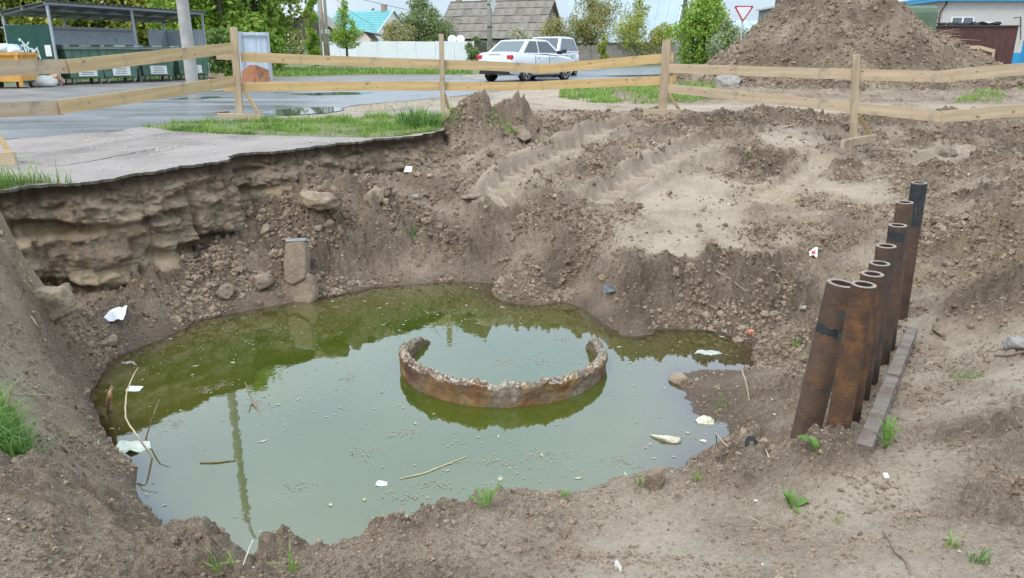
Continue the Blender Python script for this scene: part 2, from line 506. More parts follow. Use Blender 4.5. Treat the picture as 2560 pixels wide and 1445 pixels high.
def crumb_material():
    m = bpy.data.materials.new('crumb_soil'); m.use_nodes = True; nt = m.node_tree; L = nt.links.new; p = nt.nodes['Principled BSDF']
    g = _n(nt, 'ShaderNodeNewGeometry'); oi = _n(nt, 'ShaderNodeObjectInfo')
    n = _n(nt, 'ShaderNodeTexNoise', Scale=1.6, Detail=5); L(g.outputs['Position'], n.inputs['Vector'])
    ad = _n(nt, 'ShaderNodeMath', operation='MULTIPLY_ADD'); L(oi.outputs['Random'], ad.inputs[0]); ad.inputs[1].default_value = .45; L(n.outputs['Fac'], ad.inputs[2])
    r = _n(nt, 'ShaderNodeValToRGB'); e = r.color_ramp.elements
    e[0].position = .42; e[0].color = (.325, .246, .174, 1); e[1].position = .95; e[1].color = (.165, .118, .080, 1); L(ad.outputs[0], r.inputs[0]); L(r.outputs[0], p.inputs['Base Color'])
    p.inputs['Roughness'].default_value = .9; p.inputs['Specular IOR Level'].default_value = .25
    nb = _n(nt, 'ShaderNodeTexNoise', Scale=90, Detail=3); L(g.outputs['Position'], nb.inputs['Vector'])
    b = _n(nt, 'ShaderNodeBump', Strength=.7, Distance=.01); L(nb.outputs['Fac'], b.inputs['Height']); L(b.outputs[0], p.inputs['Normal'])
    return m


M_CRUMB = crumb_material()
M_CONC = mk('grey_concrete', (0.34, 0.32, 0.295), (0.43, 0.41, 0.38), 5, 0.85, 0.4, 60, c3=(0.26, 0.245, 0.225), s3=1.5, t3=0.6)
M_GALV = mk('grey_painted_steel', (0.30, 0.335, 0.36), (0.38, 0.41, 0.43), 6, 0.5, 0.05, 50, c3=(0.22, 0.22, 0.21), s3=5, t3=0.66)
M_SHEETG = mk('grey_profiled_sheet', (0.50, 0.55, 0.61), (0.56, 0.61, 0.66), 1.5, 0.45, c3=(0.28, 0.29, 0.30), s3=2, t3=0.66)
M_SHEETD = mk('dark_roof_sheet', (0.16, 0.175, 0.185), (0.22, 0.235, 0.245), 2.5, 0.5)
M_PANELB = mk('pale_blue_sheet', (0.47, 0.55, 0.63), (0.55, 0.62, 0.69), 1.6, 0.45, c3=(0.38, 0.41, 0.44), s3=2.5, t3=0.68)
M_DKGREEN = mk('dark_green_sheet', (0.006, 0.050, 0.036), (0.010, 0.066, 0.048), 3, 0.45)
M_BIN = mk('green_bin_steel', (0.080, 0.165, 0.115), (0.125, 0.215, 0.16), 2.5, 0.5, 0.05, 60, c3=(0.055, 0.07, 0.05), s3=3.2, t3=0.62)
M_BINLID = mk('bin_lid', (0.13, 0.17, 0.155), (0.19, 0.23, 0.21), 4, 0.5)
M_BLACK = mk('black_rubber', (0.018, 0.018, 0.019), (0.032, 0.031, 0.03), 10, 0.75)
M_GREYW = mk('wheel_grey', (0.20, 0.195, 0.18), (0.29, 0.28, 0.26), 10, 0.6)
M_PAPER = mk('white_paper', (0.74, 0.74, 0.72), (0.62, 0.62, 0.60), 30, 0.8)
M_INK = mk('print', (0.10, 0.10, 0.11), (0.25, 0.25, 0.26), 60, 0.8)
M_GRAF = mk('white_spray_paint', (0.60, 0.68, 0.68), (0.45, 0.55, 0.54), 20, 0.6)
M_ORANGE = mk('orange_steel', (0.55, 0.27, 0.05), (0.66, 0.36, 0.10), 3, 0.5, 0.1, 40, c3=(0.34, 0.20, 0.10), s3=4, t3=0.62)
M_BAG = mk('white_bag', (0.68, 0.68, 0.66), (0.52, 0.53, 0.53), 7, 0.45, 0.6, 14)
M_BAGB = mk('blue_bag', (0.25, 0.40, 0.50), (0.40, 0.50, 0.56), 7, 0.4, 0.6, 14)
M_BAGP = mk('pink_bag', (0.60, 0.42, 0.36), (0.66, 0.52, 0.45), 7, 0.5, 0.6, 14)
M_SACK = mk('woven_sack', (0.50, 0.51, 0.47), (0.62, 0.63, 0.58), 8, 0.7, 0.7, 22)
M_RUSTBOX = mk('rust_red_sheet', (0.30, 0.115, 0.055), (0.40, 0.19, 0.10), 2.4, 0.7, 0.3, 30, c3=(0.22, 0.09, 0.05), s3=3, t3=0.6)
M_SILVER = mk('silver_car_paint', (0.64, 0.66, 0.68), None, rough=0.28, metal=0.15, spec=0.5, coat=0.6)
M_WCAR = mk('white_car_paint', (0.74, 0.75, 0.76), None, rough=0.25, spec=0.5, coat=0.6)
M_GLASS = mk('car_glass', (0.05, 0.06, 0.065), None, rough=0.05, spec=0.7)
M_GLASSL = mk('rear_car_glass', (0.10, 0.125, 0.13), None, rough=0.08, spec=0.6)
M_DARKP = mk('dark_plastic', (0.022, 0.023, 0.024), None, rough=0.6)
M_RED = mk('red_lens', (0.55, 0.03, 0.03), None, rough=0.2, spec=0.6)
M_CHROME = mk('alloy', (0.62, 0.62, 0.62), None, rough=0.3, metal=0.8)
M_SIGNW = mk('sign_white', (0.72, 0.74, 0.75), (0.66, 0.68, 0.70), 5, 0.5)
M_SIGNR = mk('sign_red', (0.50, 0.03, 0.05), (0.42, 0.03, 0.05), 5, 0.5)
M_SIGNG = mk('sign_back', (0.40, 0.43, 0.45), (0.48, 0.50, 0.52), 5, 0.5)
M_SLATE = mk('old_asbestos_slate', (0.225, 0.195, 0.165), (0.31, 0.275, 0.235), 1.2, 0.9, 0.3, 30, stretch=(1, 1, 1), c3=(0.16, 0.14, 0.12), s3=1.0, t3=0.56, detail=8)
M_SLATE2 = mk('dark_asbestos_slate', (0.185, 0.16, 0.135), (0.26, 0.23, 0.195), 1.5, 0.9, 0.3, 30, c3=(0.14, 0.12, 0.10), s3=1.2, t3=0.56, detail=8)
M_METROOF = mk('blue_grey_roof_metal', (0.30, 0.37, 0.42), (0.36, 0.43, 0.475), 0.6, 0.5)
M_TEAL = mk('teal_roof_metal', (0.11, 0.33, 0.34), (0.13, 0.38, 0.385), 1.0, 0.45)
M_WALLW = mk('white_plaster', (0.66, 0.67, 0.67), (0.74, 0.75, 0.75), 1.0, 0.8)
M_WALLB = mk('beige_plaster', (0.55, 0.50, 0.45), (0.63, 0.58, 0.52), 1.0, 0.85)
M_WALLG = mk('grey_plaster', (0.45, 0.44, 0.42), (0.56, 0.55, 0.53), 1.5, 0.85)
M_DARKW = mk('dark_boards', (0.055, 0.045, 0.04), (0.09, 0.075, 0.065), 3, 0.8, stretch=(8, 8, 0.6))
M_WFENCE = mk('white_fence_sheet', (0.66, 0.70, 0.72), (0.74, 0.77, 0.78), 1.0, 0.45, c3=(0.55, 0.58, 0.60), s3=0.9, t3=0.66)
M_PICKET = mk('grey_picket', (0.15, 0.135, 0.12), (0.27, 0.25, 0.225), 8, 0.85, stretch=(6, 6, 0.5))
M_WINF = mk('white_window_frame', (0.74, 0.75, 0.75), None, rough=0.5)
M_PANE = mk('window_pane', (0.10, 0.125, 0.14), None, rough=0.06, spec=0.7)
M_BLUE = mk('blue_roof_sheet', (0.02, 0.24, 0.46), (0.03, 0.29, 0.52), 2, 0.45)
M_KUNG = mk('olive_green_panel', (0.075, 0.115, 0.075), (0.105, 0.15, 0.10), 1.2, 0.6, c3=(0.07, 0.085, 0.06), s3=2, t3=0.6)
M_MAROON = mk('maroon_steel', (0.065, 0.024, 0.022), (0.10, 0.036, 0.030), 1.5, 0.5, stretch=(3, 3, 0.5), c3=(0.14, 0.06, 0.04), s3=1.5, t3=0.62)
M_BARK = mk('bark', (0.085, 0.068, 0.052), (0.15, 0.125, 0.10), 7, 0.9, 0.6, 20, stretch=(4, 4, 0.8))
M_LEAF = [mk('leaf_mid_green', (0.121, 0.196, 0.032), (0.302, 0.372, 0.062), 0.9, 0.6, trans=0.35, c3=(0.484, 0.484, 0.107), s3=2.6, t3=0.57),
          mk('leaf_yellow_green', (0.263, 0.307, 0.049), (0.494, 0.484, 0.098), 0.9, 0.6, trans=0.35, c3=(0.202, 0.278, 0.053), s3=2.2, t3=0.57),
          mk('leaf_deep_green', (0.091, 0.167, 0.039), (0.191, 0.270, 0.064), 1.1, 0.6, trans=0.3, c3=(0.302, 0.354, 0.090), s3=2.6, t3=0.6),
          mk('leaf_fresh_green', (0.151, 0.278, 0.032), (0.343, 0.484, 0.071), 0.9, 0.6, trans=0.35, c3=(0.464, 0.550, 0.143), s3=2.2, t3=0.57),
          mk('leaf_olive', (0.202, 0.205, 0.053), (0.373, 0.344, 0.107), 0.9, 0.65, trans=0.3, c3=(0.524, 0.466, 0.214), s3=2.2, t3=0.56),
          mk('leaf_grey_green', (0.172, 0.233, 0.090), (0.302, 0.362, 0.143), 1.2, 0.65, trans=0.3)]
M_BLOSSOM = mk('blossom', (0.52, 0.50, 0.44), (0.64, 0.62, 0.57), 2, 0.7, trans=0.3)
M_WIRE = mk('wire', (0.07, 0.07, 0.075), None, rough=0.6)

# ------------------------------------------------------------------ the pit: heights from what the photograph shows
W0 = -1.20
WATER_Z = zr(W0)
SHORE = [(270, 905), (222, 1000), (255, 1080), (300, 1130), (340, 1170), (355, 1260), (420, 1330),
         (1800, 1112), (1832, 1062), (1765, 1040), (1722, 990), (1703, 950), (1790, 925), (1890, 912), (1872, 855), (1780, 830),
         (1640, 822), (1545, 826), (1490, 792), (1450, 765), (1360, 730), (1240, 712), (1100, 706), (1000, 712), (900, 726),
         (780, 748), (650, 770), (480, 807), (390, 850), (320, 880)]
# px, py, z, crumbliness (1 fresh clods, 0 smooth crust), sand
CTRL = [(x, y, W0, .62, 0) for x, y in SHORE] + [
    # near bank: crest over the water, then the ground under the photographer
    (560, 1415, -.93, .5, 0), (700, 1398, -.98, .6, 0), (850, 1382, -.98, .6, 0), (950, 1346, -.98, .7, 0), (1080, 1300, -.97, .7, 0),
    (1250, 1243, -.96, .55, 0), (1460, 1243, -1.0, .4, 0), (1560, 1218, -1.02, .4, 0), (1650, 1213, -1.05, .45, 0), (1740, 1185, -1.07, .6, 0),
    (480, 1340, -.90, .6, 0), (700, 1445, -.86, .6, 0), (1000, 1445, -.80, .6, 0), (1300, 1445, -.76, .4, 0), (1300, 1340, -.87, .35, 0), (1600, 1445, -.70, .12, 0),
    (1600, 1320, -.87, .1, 0), (2000, 1445, -.66, .05, 0), (1850, 1300, -.83, .1, 0), (1900, 1180, -.86, .35, 0), (2200, 1445, -.62, .05, 0), (2200, 1250, -.72, .1, 0), (2500, 1445, -.56, .25, 0),
    (2500, 1250, -.62, .75, 0), (2550, 1150, -.58, .8, 0), (2400, 1350, -.62, .2, 0),
    (2000, 1142, -.72, .5, 0), (2090, 1125, -.69, .35, 0), (2150, 1132, -.72, .3, 0), (2300, 1130, -.70, .2, 0), (2480, 1080, -.64, .55, 0),
    # right of the pipes
    (2350, 1000, -.78, .05, 0), (2300, 850, -.90, .12, 0), (2450, 850, -.80, .15, 0), (2550, 900, -.72, .15, 0), (2450, 960, -.74, .05, 0),
    (2400, 720, -.80, .4, .35), (2500, 770, -.66, .9, 0), (2550, 700, -.55, .6, .4), (2430, 650, -.70, .35, .6), (2500, 560, -.45, .6, .2),
    (2350, 590, -.68, .4, .3), (2400, 480, -.5, .5, 0), (2550, 480, -.35, .6, 0), (2300, 430, -.45, .6, 0), (2140, 372, -.33, .5, 0), (2500, 350, -.25, .75, 0),
    (2400, 300, -.05, .6, 0), (2150, 300, -.1, .7, 0), (2000, 300, -.05, .7, 0), (2150, 480, -.55, .1, .1), (2220, 530, -.6, .35, 0), (2150, 400, -.42, .2, 0),
    # dozed ramp and its ruts
    (1650, 292, -.01, .55, 0), (1800, 330, -.15, .75, 0), (1500, 330, -.15, .6, 0), (1350, 300, -.03, .4, 0), (1240, 470, -.5, .35, 0), (1500, 500, -.58, .6, 0),
    (1620, 430, -.42, .6, 0), (1990, 355, -.24, .1, 0), (1780, 400, -.36, .45, 0), (2050, 410, -.42, .9, 0), (1900, 430, -.47, .8, 0),
    (1750, 480, -.55, .05, 0), (1650, 520, -.62, .0, .05), (1800, 560, -.66, .0, 0), (1950, 500, -.58, .35, .5), (1940, 590, -.72, .2, 0), (1700, 622, -.78, .0, 0), (1850, 615, -.77, .1, 0), (1570, 590, -.74, .25, 0), (2050, 540, -.65, .55, .55), (2060, 500, -.6, .3, .6),
    (1400, 600, -.85, .6, 0), (1330, 500, -.6, .55, 0), (1200, 560, -.8, .6, 0), (1100, 620, -.98, .75, 0), (1100, 690, -1.16, .75, 0), (900, 640, -1.0, .85, 0),
    (1000, 480, -.6, .5, 0), (1120, 430, -.42, .4, 0), (1100, 500, -.66, .6, 0), (1200, 360, -.24, .6, 0), (1300, 400, -.32, .45, 0), (1400, 360, -.22, .5, 0), (800, 570, -.72, .7, .1), (900, 500, -.55, .7, .1),
    (700, 650, -.96, .85, 0), (500, 725, -1.05, .85, 0), (600, 690, -1.02, .85, 0), (350, 785, -1.08, .7, 0), (420, 800, -1.14, .8, 0), (200, 810, -1.0, .5, .2), (250, 865, -1.14, .8, 0),
    (2000, 700, -.93, .45, 0), (2050, 640, -.82, .6, .2), (1950, 760, -1.02, .7, 0), (1800, 760, -1.03, .85, 0), (1700, 690, -.92, .9, 0), (1800, 660, -.84, .95, 0), (1600, 740, -1.02, .9, 0), (1500, 690, -.97, .9, 0), (1350, 680, -1.02, .8, 0),
    (1900, 690, -.88, .9, 0), (2150, 620, -.76, .6, .3),
    # soft mud between the water and the pipes
    (1900, 1000, -1.10, .6, 0), (1850, 960, -1.15, .6, 0), (1950, 870, -1.10, .7, 0), (1950, 1080, -1.0, .5, 0), (1785, 985, -1.165, .6, 0), (1880, 1100, -1.07, .6, 0), (2030, 980, -.98, .5, 0),
    # left bank
    (0, 520, -.1, .36, .3), (0, 600, -.25, .36, .3), (0, 700, -.4, .4, .3), (0, 800, -.55, .45, .1), (40, 665, -.5, .36, .3), (75, 735, -.8, .3, .1), (130, 770, -.93, .4, .2),
    (150, 900, -.96, .6, 0), (100, 1000, -.90, .45, 0), (0, 900, -.70, .4, 0), (0, 1000, -.66, .3, 0), (60, 1150, -.74, .4, 0), (200, 1100, -1.04, .4, 0), (150, 1250, -.80, .5, 0),
    (290, 1250, -1.0, .6, 0), (0, 1300, -.66, .5, 0), (100, 1400, -.72, .45, 0), (350, 1400, -.84, .5, 0), (250, 1340, -.86, .5, 0), (180, 950, -1.05, .6, 0), (260, 1180, -1.08, .6, 0),
    (-200, 550, -.05, .2, 0), (-200, 700, -.2, .2, 0), (-200, 900, -.4, .3, 0), (-200, 1200, -.6, .4, 0),
    # under the water
    (1250, 900, -2.0, .3, 0), (900, 900, -1.95, .3, 0), (1000, 1100, -1.95, .3, 0), (700, 1000, -1.8, .3, 0), (1450, 1000, -1.75, .3, 0), (800, 1250, -1.75, .3, 0),
    (1300, 1150, -1.75, .3, 0), (500, 1000, -1.55, .3, 0), (1600, 1000, -1.40, .3, 0), (1550, 1130, -1.40, .3, 0), (500, 1200, -1.5, .3, 0), (1150, 780, -1.6, .3, 0), (1650, 870, -1.32, .3, 0), (1760, 880, -1.28, .3, 0), (1680, 1080, -1.27, .3, 0)]
CX, CY, CZ, CR, CS = [], [], [], [], []
for (x, y, z, r, s) in CTRL:
    p = Z(x, y, max(z, W0))            # points under the water are aimed through its surface
    CX.append(p[0]); CY.append(p[1]); CZ.append(zr(z)); CR.append(r); CS.append(s)
WORLD_PTS = [(8, 3, -.35, .4), (6, 5, -.5, .4), (8, 8, -.3, .5), (11, 12, -.05, .5), (-6, 2, -.4, .3), (-5, 0, -.4, .3), (0, 0, -.6, .3), (1.5, .8, -.58, .2), (-1.2, .9, -.66, .5), (3, 0, -.5, .2), (6, 0, -.4, .3),
             (0, -3, -.5, .3), (-4, 9, -.8, .5), (-7, 8, -.8, .5), (-2.4, 12.5, -.6, .5), (-3, 16, -.3, .3), (0, 3.25, -1.35, .4), (.6, 3.3, -1.33, .4), (-1.0, 2.75, -1.33, .4), (-.6, 2.85, -1.35, .4)]
for yy in (14.5, 16.5, 19, 22, 26, 30):
    for xx in (-1.5, 1, 3.5, 6, 9, 13, 18, 24):
        WORLD_PTS.append((xx, yy, street(yy) + .005, .75 if (xx > 3.2 and 15.5 < yy < 27) else .15))
for (x, y, z, r) in WORLD_PTS:
    g_ = (1 - zr(z)) / (1 - z) if y < 8.5 else 1.0
    CX.append(x * g_); CY.append(y * g_); CZ.append(zr(z)); CR.append(r); CS.append(0)
CX, CY, CZ, CR, CS = map(np.array, (CX, CY, CZ, CR, CS))


def _tps_k(d2):
    return 0.5 * d2 * np.log(d2 + 1e-9)


def _tps_fit(x, y, z, reg):
    n = len(x)
    d2 = (x[:, None] - x[None]) ** 2 + (y[:, None] - y[None]) ** 2
    A = np.zeros((n + 3, n + 3)); A[:n, :n] = _tps_k(d2) + np.eye(n) * reg
    P = np.stack([np.ones(n), x, y], 1); A[:n, n:] = P; A[n:, :n] = P.T
    return np.linalg.solve(A, np.concatenate([z, np.zeros(3)]))


TPS = _tps_fit(CX, CY, CZ, 0.004)


def base_h(x, y):
    s = np.full(x.shape, TPS[-3]) + TPS[-2] * x + TPS[-1] * y
    for i in range(len(CX)):
        s += TPS[i] * _tps_k((x - CX[i]) ** 2 + (y - CY[i]) ** 2)
    return s


def crumb_sand(x, y):
    W = np.zeros(x.shape) + 1e-9; R = np.zeros(x.shape); S = np.zeros(x.shape)
    for i in range(len(CX)):
        w_ = 1.0 / ((x - CX[i]) ** 2 + (y - CY[i]) ** 2 + .02) ** 2
        W += w_; R += w_ * CR[i]; S += w_ * CS[i]
    return R / W, S / W


# ---- the broken edge of the path (top of the bank), seen from left to right
HALF0, HALFK = 2.9, 0.78


def half(y):
    return HALF0 + HALFK * np.maximum(y, 0)


CLIFF_PX = [(-420, 500), (-200, 490), (-60, 482), (30, 474), (100, 464), (230, 450), (400, 425), (545, 402), (600, 386), (720, 373), (850, 359),
            (980, 346), (1040, 337), (1085, 330), (1112, 320), (1122, 305), (1140, 290), (1175, 279)]
CLIFF = [np.array([-(HALF0 + HALFK * 5.0) + .15, 5.0])] + [G(*p)[:2] for p in CLIFF_PX]
FARB = [G(1205, 262)[:2], G(1235, 245)[:2], G(1262, 229)[:2], np.array([1.2, 25.6]), np.array([22.0, 25.6])]
RIGHT = [np.array([half(25.6) - .1, 25.6]), np.array([HALF0 - .1, 0]), np.array([HALF0 - .1, -2.4]), np.array([-HALF0 + .1, -2.4]), np.array([-HALF0 + .1, 0])]


def resample(poly, step, jit=0.0, seed=3):
    poly = [np.asarray(p, float) for p in poly]
    d = [0.0]
    for a, b in zip(poly[:-1], poly[1:]): d.append(d[-1] + np.linalg.norm(b - a))
    n = max(2, int(d[-1] / step)); s = np.linspace(0, d[-1], n)
    P = np.stack([np.interp(s, d, [p[k] for p in poly]) for k in (0, 1)], 1)
    if jit:
        t = np.gradient(P, axis=0); t /= np.linalg.norm(t, axis=1)[:, None]
        nrm = np.stack([t[:, 1], -t[:, 0]], 1)
        k = jit * (perlin(s * 1.7, s * 0 + .5, seed) + .6 * np.abs(perlin(s * 4.1, s * 0 + 1.5, seed + 1)) + .45 * perlin(s * 11, s * 0 + 2.5, seed + 2) + .25 * perlin(s * 29, s * 0 + 3.5, seed + 3))
        k *= np.minimum(1, np.minimum(s, s[-1] - s) / .3)
        P = P + nrm * k[:, None]
    return P, s


EDGE, EDGE_S = resample(CLIFF, 0.03, 0.11)
HOLE = [tuple(p) for p in EDGE[::3]] + [tuple(p) for p in FARB[:-1]] + [tuple(RIGHT[0])] + [tuple(p) for p in RIGHT[1:]]
PITPOLY = np.array(HOLE)


def in_poly(x, y, P):
    c = np.zeros(x.shape, bool); n = len(P)
    for i in range(n):
        x1, y1 = P[i]; x2, y2 = P[(i + 1) % n]
        if y1 == y2: continue
        c ^= ((y1 > y) != (y2 > y)) & (x < (x2 - x1) * (y - y1) / (y2 - y1) + x1)
    return c


def dist_line(x, y, P):
    """distance to a polyline and the arc length of the nearest point and the side"""
    best = np.full(x.shape, 1e9); S = np.zeros(x.shape); side = np.zeros(x.shape); s0 = 0.0
    for a, b in zip(P[:-1], P[1:]):
        d = b - a; L = np.linalg.norm(d)
        if L < 1e-9: continue
        t = np.clip(((x - a[0]) * d[0] + (y - a[1]) * d[1]) / L ** 2, 0, 1)
        qx, qy = x - a[0] - t * d[0], y - a[1] - t * d[1]
        dd = qx * qx + qy * qy; m = dd < best
        best = np.where(m, dd, best); S = np.where(m, s0 + t * L, S); side = np.where(m, np.sign(d[0] * qy - d[1] * qx), side)
        s0 += L
    return np.sqrt(best), S, side


STREET_SIDE = np.array([tuple(p) for p in EDGE[::4]] + [tuple(p) for p in FARB] + [(40, 25.6), (40, 60), (-40, 60), (-40, 5.0)])
# wheel ruts: photo points with height, width, depth
RUTS = [([(1225, 487, -.53), (1330, 428, -.42), (1450, 372, -.28), (1560, 322, -.13), (1620, 300, -.05)], .44, .17),
        ([(1480, 508, -.58), (1580, 452, -.47), (1700, 390, -.33), (1830, 335, -.16)], .46, .15),
        ([(1880, 520, -.62), (1960, 470, -.53), (2040, 420, -.44), (2060, 380, -.34)], .36, .06),
        ([(2260, 420, -.45), (2380, 385, -.36), (2440, 350, -.24)], .4, .08)]
RUTW = [(np.array([Z(*p)[:2] for p in pts]), wd, dp) for pts, wd, dp in RUTS]
MOUNDS = [(a_, b_, c_, h_, f_) for a_, b_, c_, h_, f_ in [(*at(1168, 300, 11.45)[:2], .40, .50, .50), (*at(1278, 296, 11.75)[:2], .27, .40, .42), (*at(1225, 330, 11.3)[:2], .45, .20, .3),
          (*at(1335, 318, 11.5)[:2], .38, .16, .25), (*at(1500, 320, 12.0)[:2], .5, .12, .25), (*Z(500, 1360, -.85)[:2], .15, .09, .12), (*Z(690, 1378, -.9)[:2], .075, .09, .07),
          (*Z(740, 1400, -.95)[:2], .06, .05, .05), (*Z(970, 1360, -.95)[:2], .09, .05, .1), (*Z(1600, 770, -1.0)[:2], .2, .06, .2), (*Z(110, 1240, -.75)[:2], .25, .10, .2), (*Z(2070, 1122, -.68)[:2], .17, .06, .13),
          (*Z(330, 1290, -1.0)[:2], .14, .06, .1), (*Z(2480, 770, -.7)[:2], .3, .10, .3), (*Z(2380, 610, -.68)[:2], .5, .10, .4)]]


def H(x, y, full=False):
    x = np.asarray(x, float); y = np.asarray(y, float)
    shp = x.shape; x = x.ravel(); y = y.ravel()
    z = base_h(x, y)
    R, S = crumb_sand(x, y)
    R = np.clip(R + .04 + .28 * fbm(x * 1.3, y * 1.3, 5, 3), 0, 1)
    for mx, my, rad, hh, fl in MOUNDS:
        wx = x + .25 * rad * perlin(x * 2.2 / rad, y * 2.2 / rad, 71); wy = y + .25 * rad * perlin(x * 2.2 / rad, y * 2.2 / rad, 72)
        q = ((wx - mx) ** 2 + (wy - my) ** 2) / rad ** 2
        b = np.exp(-q ** 2.6)
        z += hh * b; R = np.maximum(R, np.minimum(b * 1.3, .68))
    # ruts with tread bars
    tr = np.zeros(x.shape)
    for P, wd, dp in RUTW:
        m = (x > P[:, 0].min() - 1) & (x < P[:, 0].max() + 1) & (y > P[:, 1].min() - 1) & (y < P[:, 1].max() + 1)
        if not m.any(): continue
        d, s, side = dist_line(x[m], y[m], P)
        d = d + .02 * perlin(x[m] * 4, y[m] * 4, 33)
        L = np.linalg.norm(np.diff(P, axis=0), axis=1).sum()
        ends = sstep(0, .25, s) * sstep(0, .3, L - s)
        u = d / (wd / 2)
        prof = -1.0 * (1 - sstep(.75, 1.08, u)) + .55 * np.exp(-((u - 1.35) / .25) ** 2)
        bars = .42 * np.clip(3 * np.sin((s + .7 * d) * 2 * PI / .21), -1, 1) * (1 - sstep(.8, .95, u)) * (1 - .35 * sstep(.12, .0, u))
        z[m] += ends * dp * (prof + bars)
        tr[m] = np.maximum(tr[m], ends * (1 - .55 * sstep(.9, 1.1, u)) * (1 - sstep(1.5, 2.2, u)))
    R = R * (1 - .95 * tr)
    far = sstep(13.3, 14.8, y)
    R = R * (1 - .35 * far)
    # relief (calm at and under the water line)
    dw = z - WATER_Z
    AMP = .12 + .88 * sstep(.03, .26, dw)
    zb = z.copy()
    z += .045 * fbm(x * 1.1, y * 1.1, 21, 3) * (1 - .8 * far) * (.35 + .65 * R)
    wx = x + .05 * perlin(x * 6, y * 6, 41); wy = y + .05 * perlin(x * 6, y * 6, 42)
    f1, v1 = worley(wx / .30, wy / .30, 51)
    f2, v2 = worley(wx / .125, wy / .125, 52)
    f3, v3 = worley(wx / .055, wy / .055, 53)
    R2 = sstep(.30, .85, R)
    bil = np.abs(fbm(x * 2.6, y * 2.6, 61, 4, .55))
    z += R2 * ((.07 * (v1 ** 2) * sstep(2.0, 5.0, y) * np.clip(1 - 1.5 * f1 ** 2, 0, 1)) + .055 * v2 ** 1.5 * np.clip(1 - 1.7 * f2 ** 2, 0, 1) + .030 * v3 * np.clip(1 - 1.7 * f3 ** 2, 0, 1) - .09 * np.clip(.22 - bil, 0, 1) + .10 * np.abs(fbm(wx * 4.2, wy * 4.2, 64, 3, .55)) + .065 * np.abs(fbm(wx * 11, wy * 11, 65, 3, .6)))
    R3 = sstep(.05, .5, R)
    z += R3 * (.014 * v2 ** 3 * np.clip(1 - 2 * f2 ** 2, 0, 1) + .010 * v3 ** 2 * np.clip(1 - 1.8 * f3 ** 2, 0, 1)) + (.009 + .022 * R3) * np.abs(fbm(wx * 13, wy * 13, 66, 3, .6)) + .008 * fbm(x * 9, y * 9, 63, 3)
    # crust steps on the smooth patches
    st = fbm(x * 1.6 + .3 * perlin(x * 7, y * 7, 3), y * 2.4, 77, 3)
    z += (1 - R2) * (1 - far) * .018 * sstep(.0, .05, st)
    z = zb + (z - zb - .055 * R2) * AMP * (.66 + .64 * sstep(2.4, 5.5, y))
    # keep below the street sheet where the street is, meet it at the flat edges
    sp = in_poly(x, y, STREET_SIDE)
    z = np.where(sp, np.minimum(z, -.45), z)
    dF, _, _ = dist_line(x, y, np.array(FARB))
    k = sstep(.7, .05, dF) * (y > 12.4)
    z = np.where(sp, z, z * (1 - k) + (street(y) - .012) * k)
    e = np.minimum.reduce([half(y) - np.abs(x), y + 2.5])
    k = sstep(.9, .1, e)
    z = np.where(sp & (e < 90), z, z * (1 - k) + (street(y) - .012) * k)
    if full:
        wet = sstep(.16, .0, z - WATER_Z) * .8
        S = np.clip(S * 1.2, 0, 1) * sstep(-.1, .5, fbm(x * 2.1, y * 2.1, 91, 3) + .25)
        return z.reshape(shp), R.reshape(shp), S.reshape(shp), wet.reshape(shp)
    return z.reshape(shp)


def surf(x, y):
    x = np.asarray(x, float); y = np.asarray(y, float)
    sp = in_poly(x.ravel(), y.ravel(), STREET_SIDE).reshape(x.shape)
    inside = (np.abs(x) < half(y) - .1) & (y < 26) & (y > -2.4)
    return np.where(sp | ~inside, street(y), H(x, y))


def hit(px, py, water=False):
    """first point of the ground (or the water) along a photo pixel's ray"""
    d = ray(px, py); o = np.array([0, 0, CAMZ])
    t = np.linspace(1.6, 40, 900)
    for _ in range(3):
        P = o[None] + t[:, None] * d[None]
        g = surf(P[:, 0], P[:, 1])
        if water: g = np.maximum(g, WATER_Z)
        b = np.where(P[:, 2] <= g)[0]
        if len(b) == 0: return G(px, py)
        i = max(b[0], 1)
        t = np.linspace(t[i - 1], t[i], 30)
    return P[i]


def fl(px, py):
    return Z(px, py, W0)


# ---- the soil of the pit
k_ = .00325
yn = [0.9]
while yn[-1] < 26.0: yn.append(yn[-1] + k_ * (yn[-1] + 1.0))
ys = np.concatenate([np.linspace(-2.5, .85, 26), np.array(yn)])
NCOL = 840
us = np.linspace(-1, 1, NCOL)
YY = np.repeat(ys[:, None], NCOL, 1); XX = us[None, :] * half(YY)
HZ, HR, HS, HW = H(XX, YY, True)
V = np.stack([XX, YY, HZ], -1).reshape(-1, 3)
me = npmesh('pit_soil', V, gridfaces(len(ys), NCOL), True)
attr(me, 'crumb', HR); attr(me, 'sand', HS); attr(me, 'wet', HW)
tag(link('muddy_ground', me, M_MUD), 'dug brown muddy soil of the pit and its banks', None, None, 'structure')

# ---- the steep broken bank under the path
ns = len(EDGE)
tt = np.linspace(0, 1.75, 138)
T2, S2 = np.meshgrid(tt, EDGE_S, indexing='ij')
tan = np.gradient(EDGE, axis=0); tan /= np.linalg.norm(tan, axis=1)[:, None]
for _ in range(6): tan = (np.roll(tan, 1, 0) + tan + np.roll(tan, -1, 0)) / 3
nrm = np.stack([tan[:, 1], -tan[:, 0]], 1)
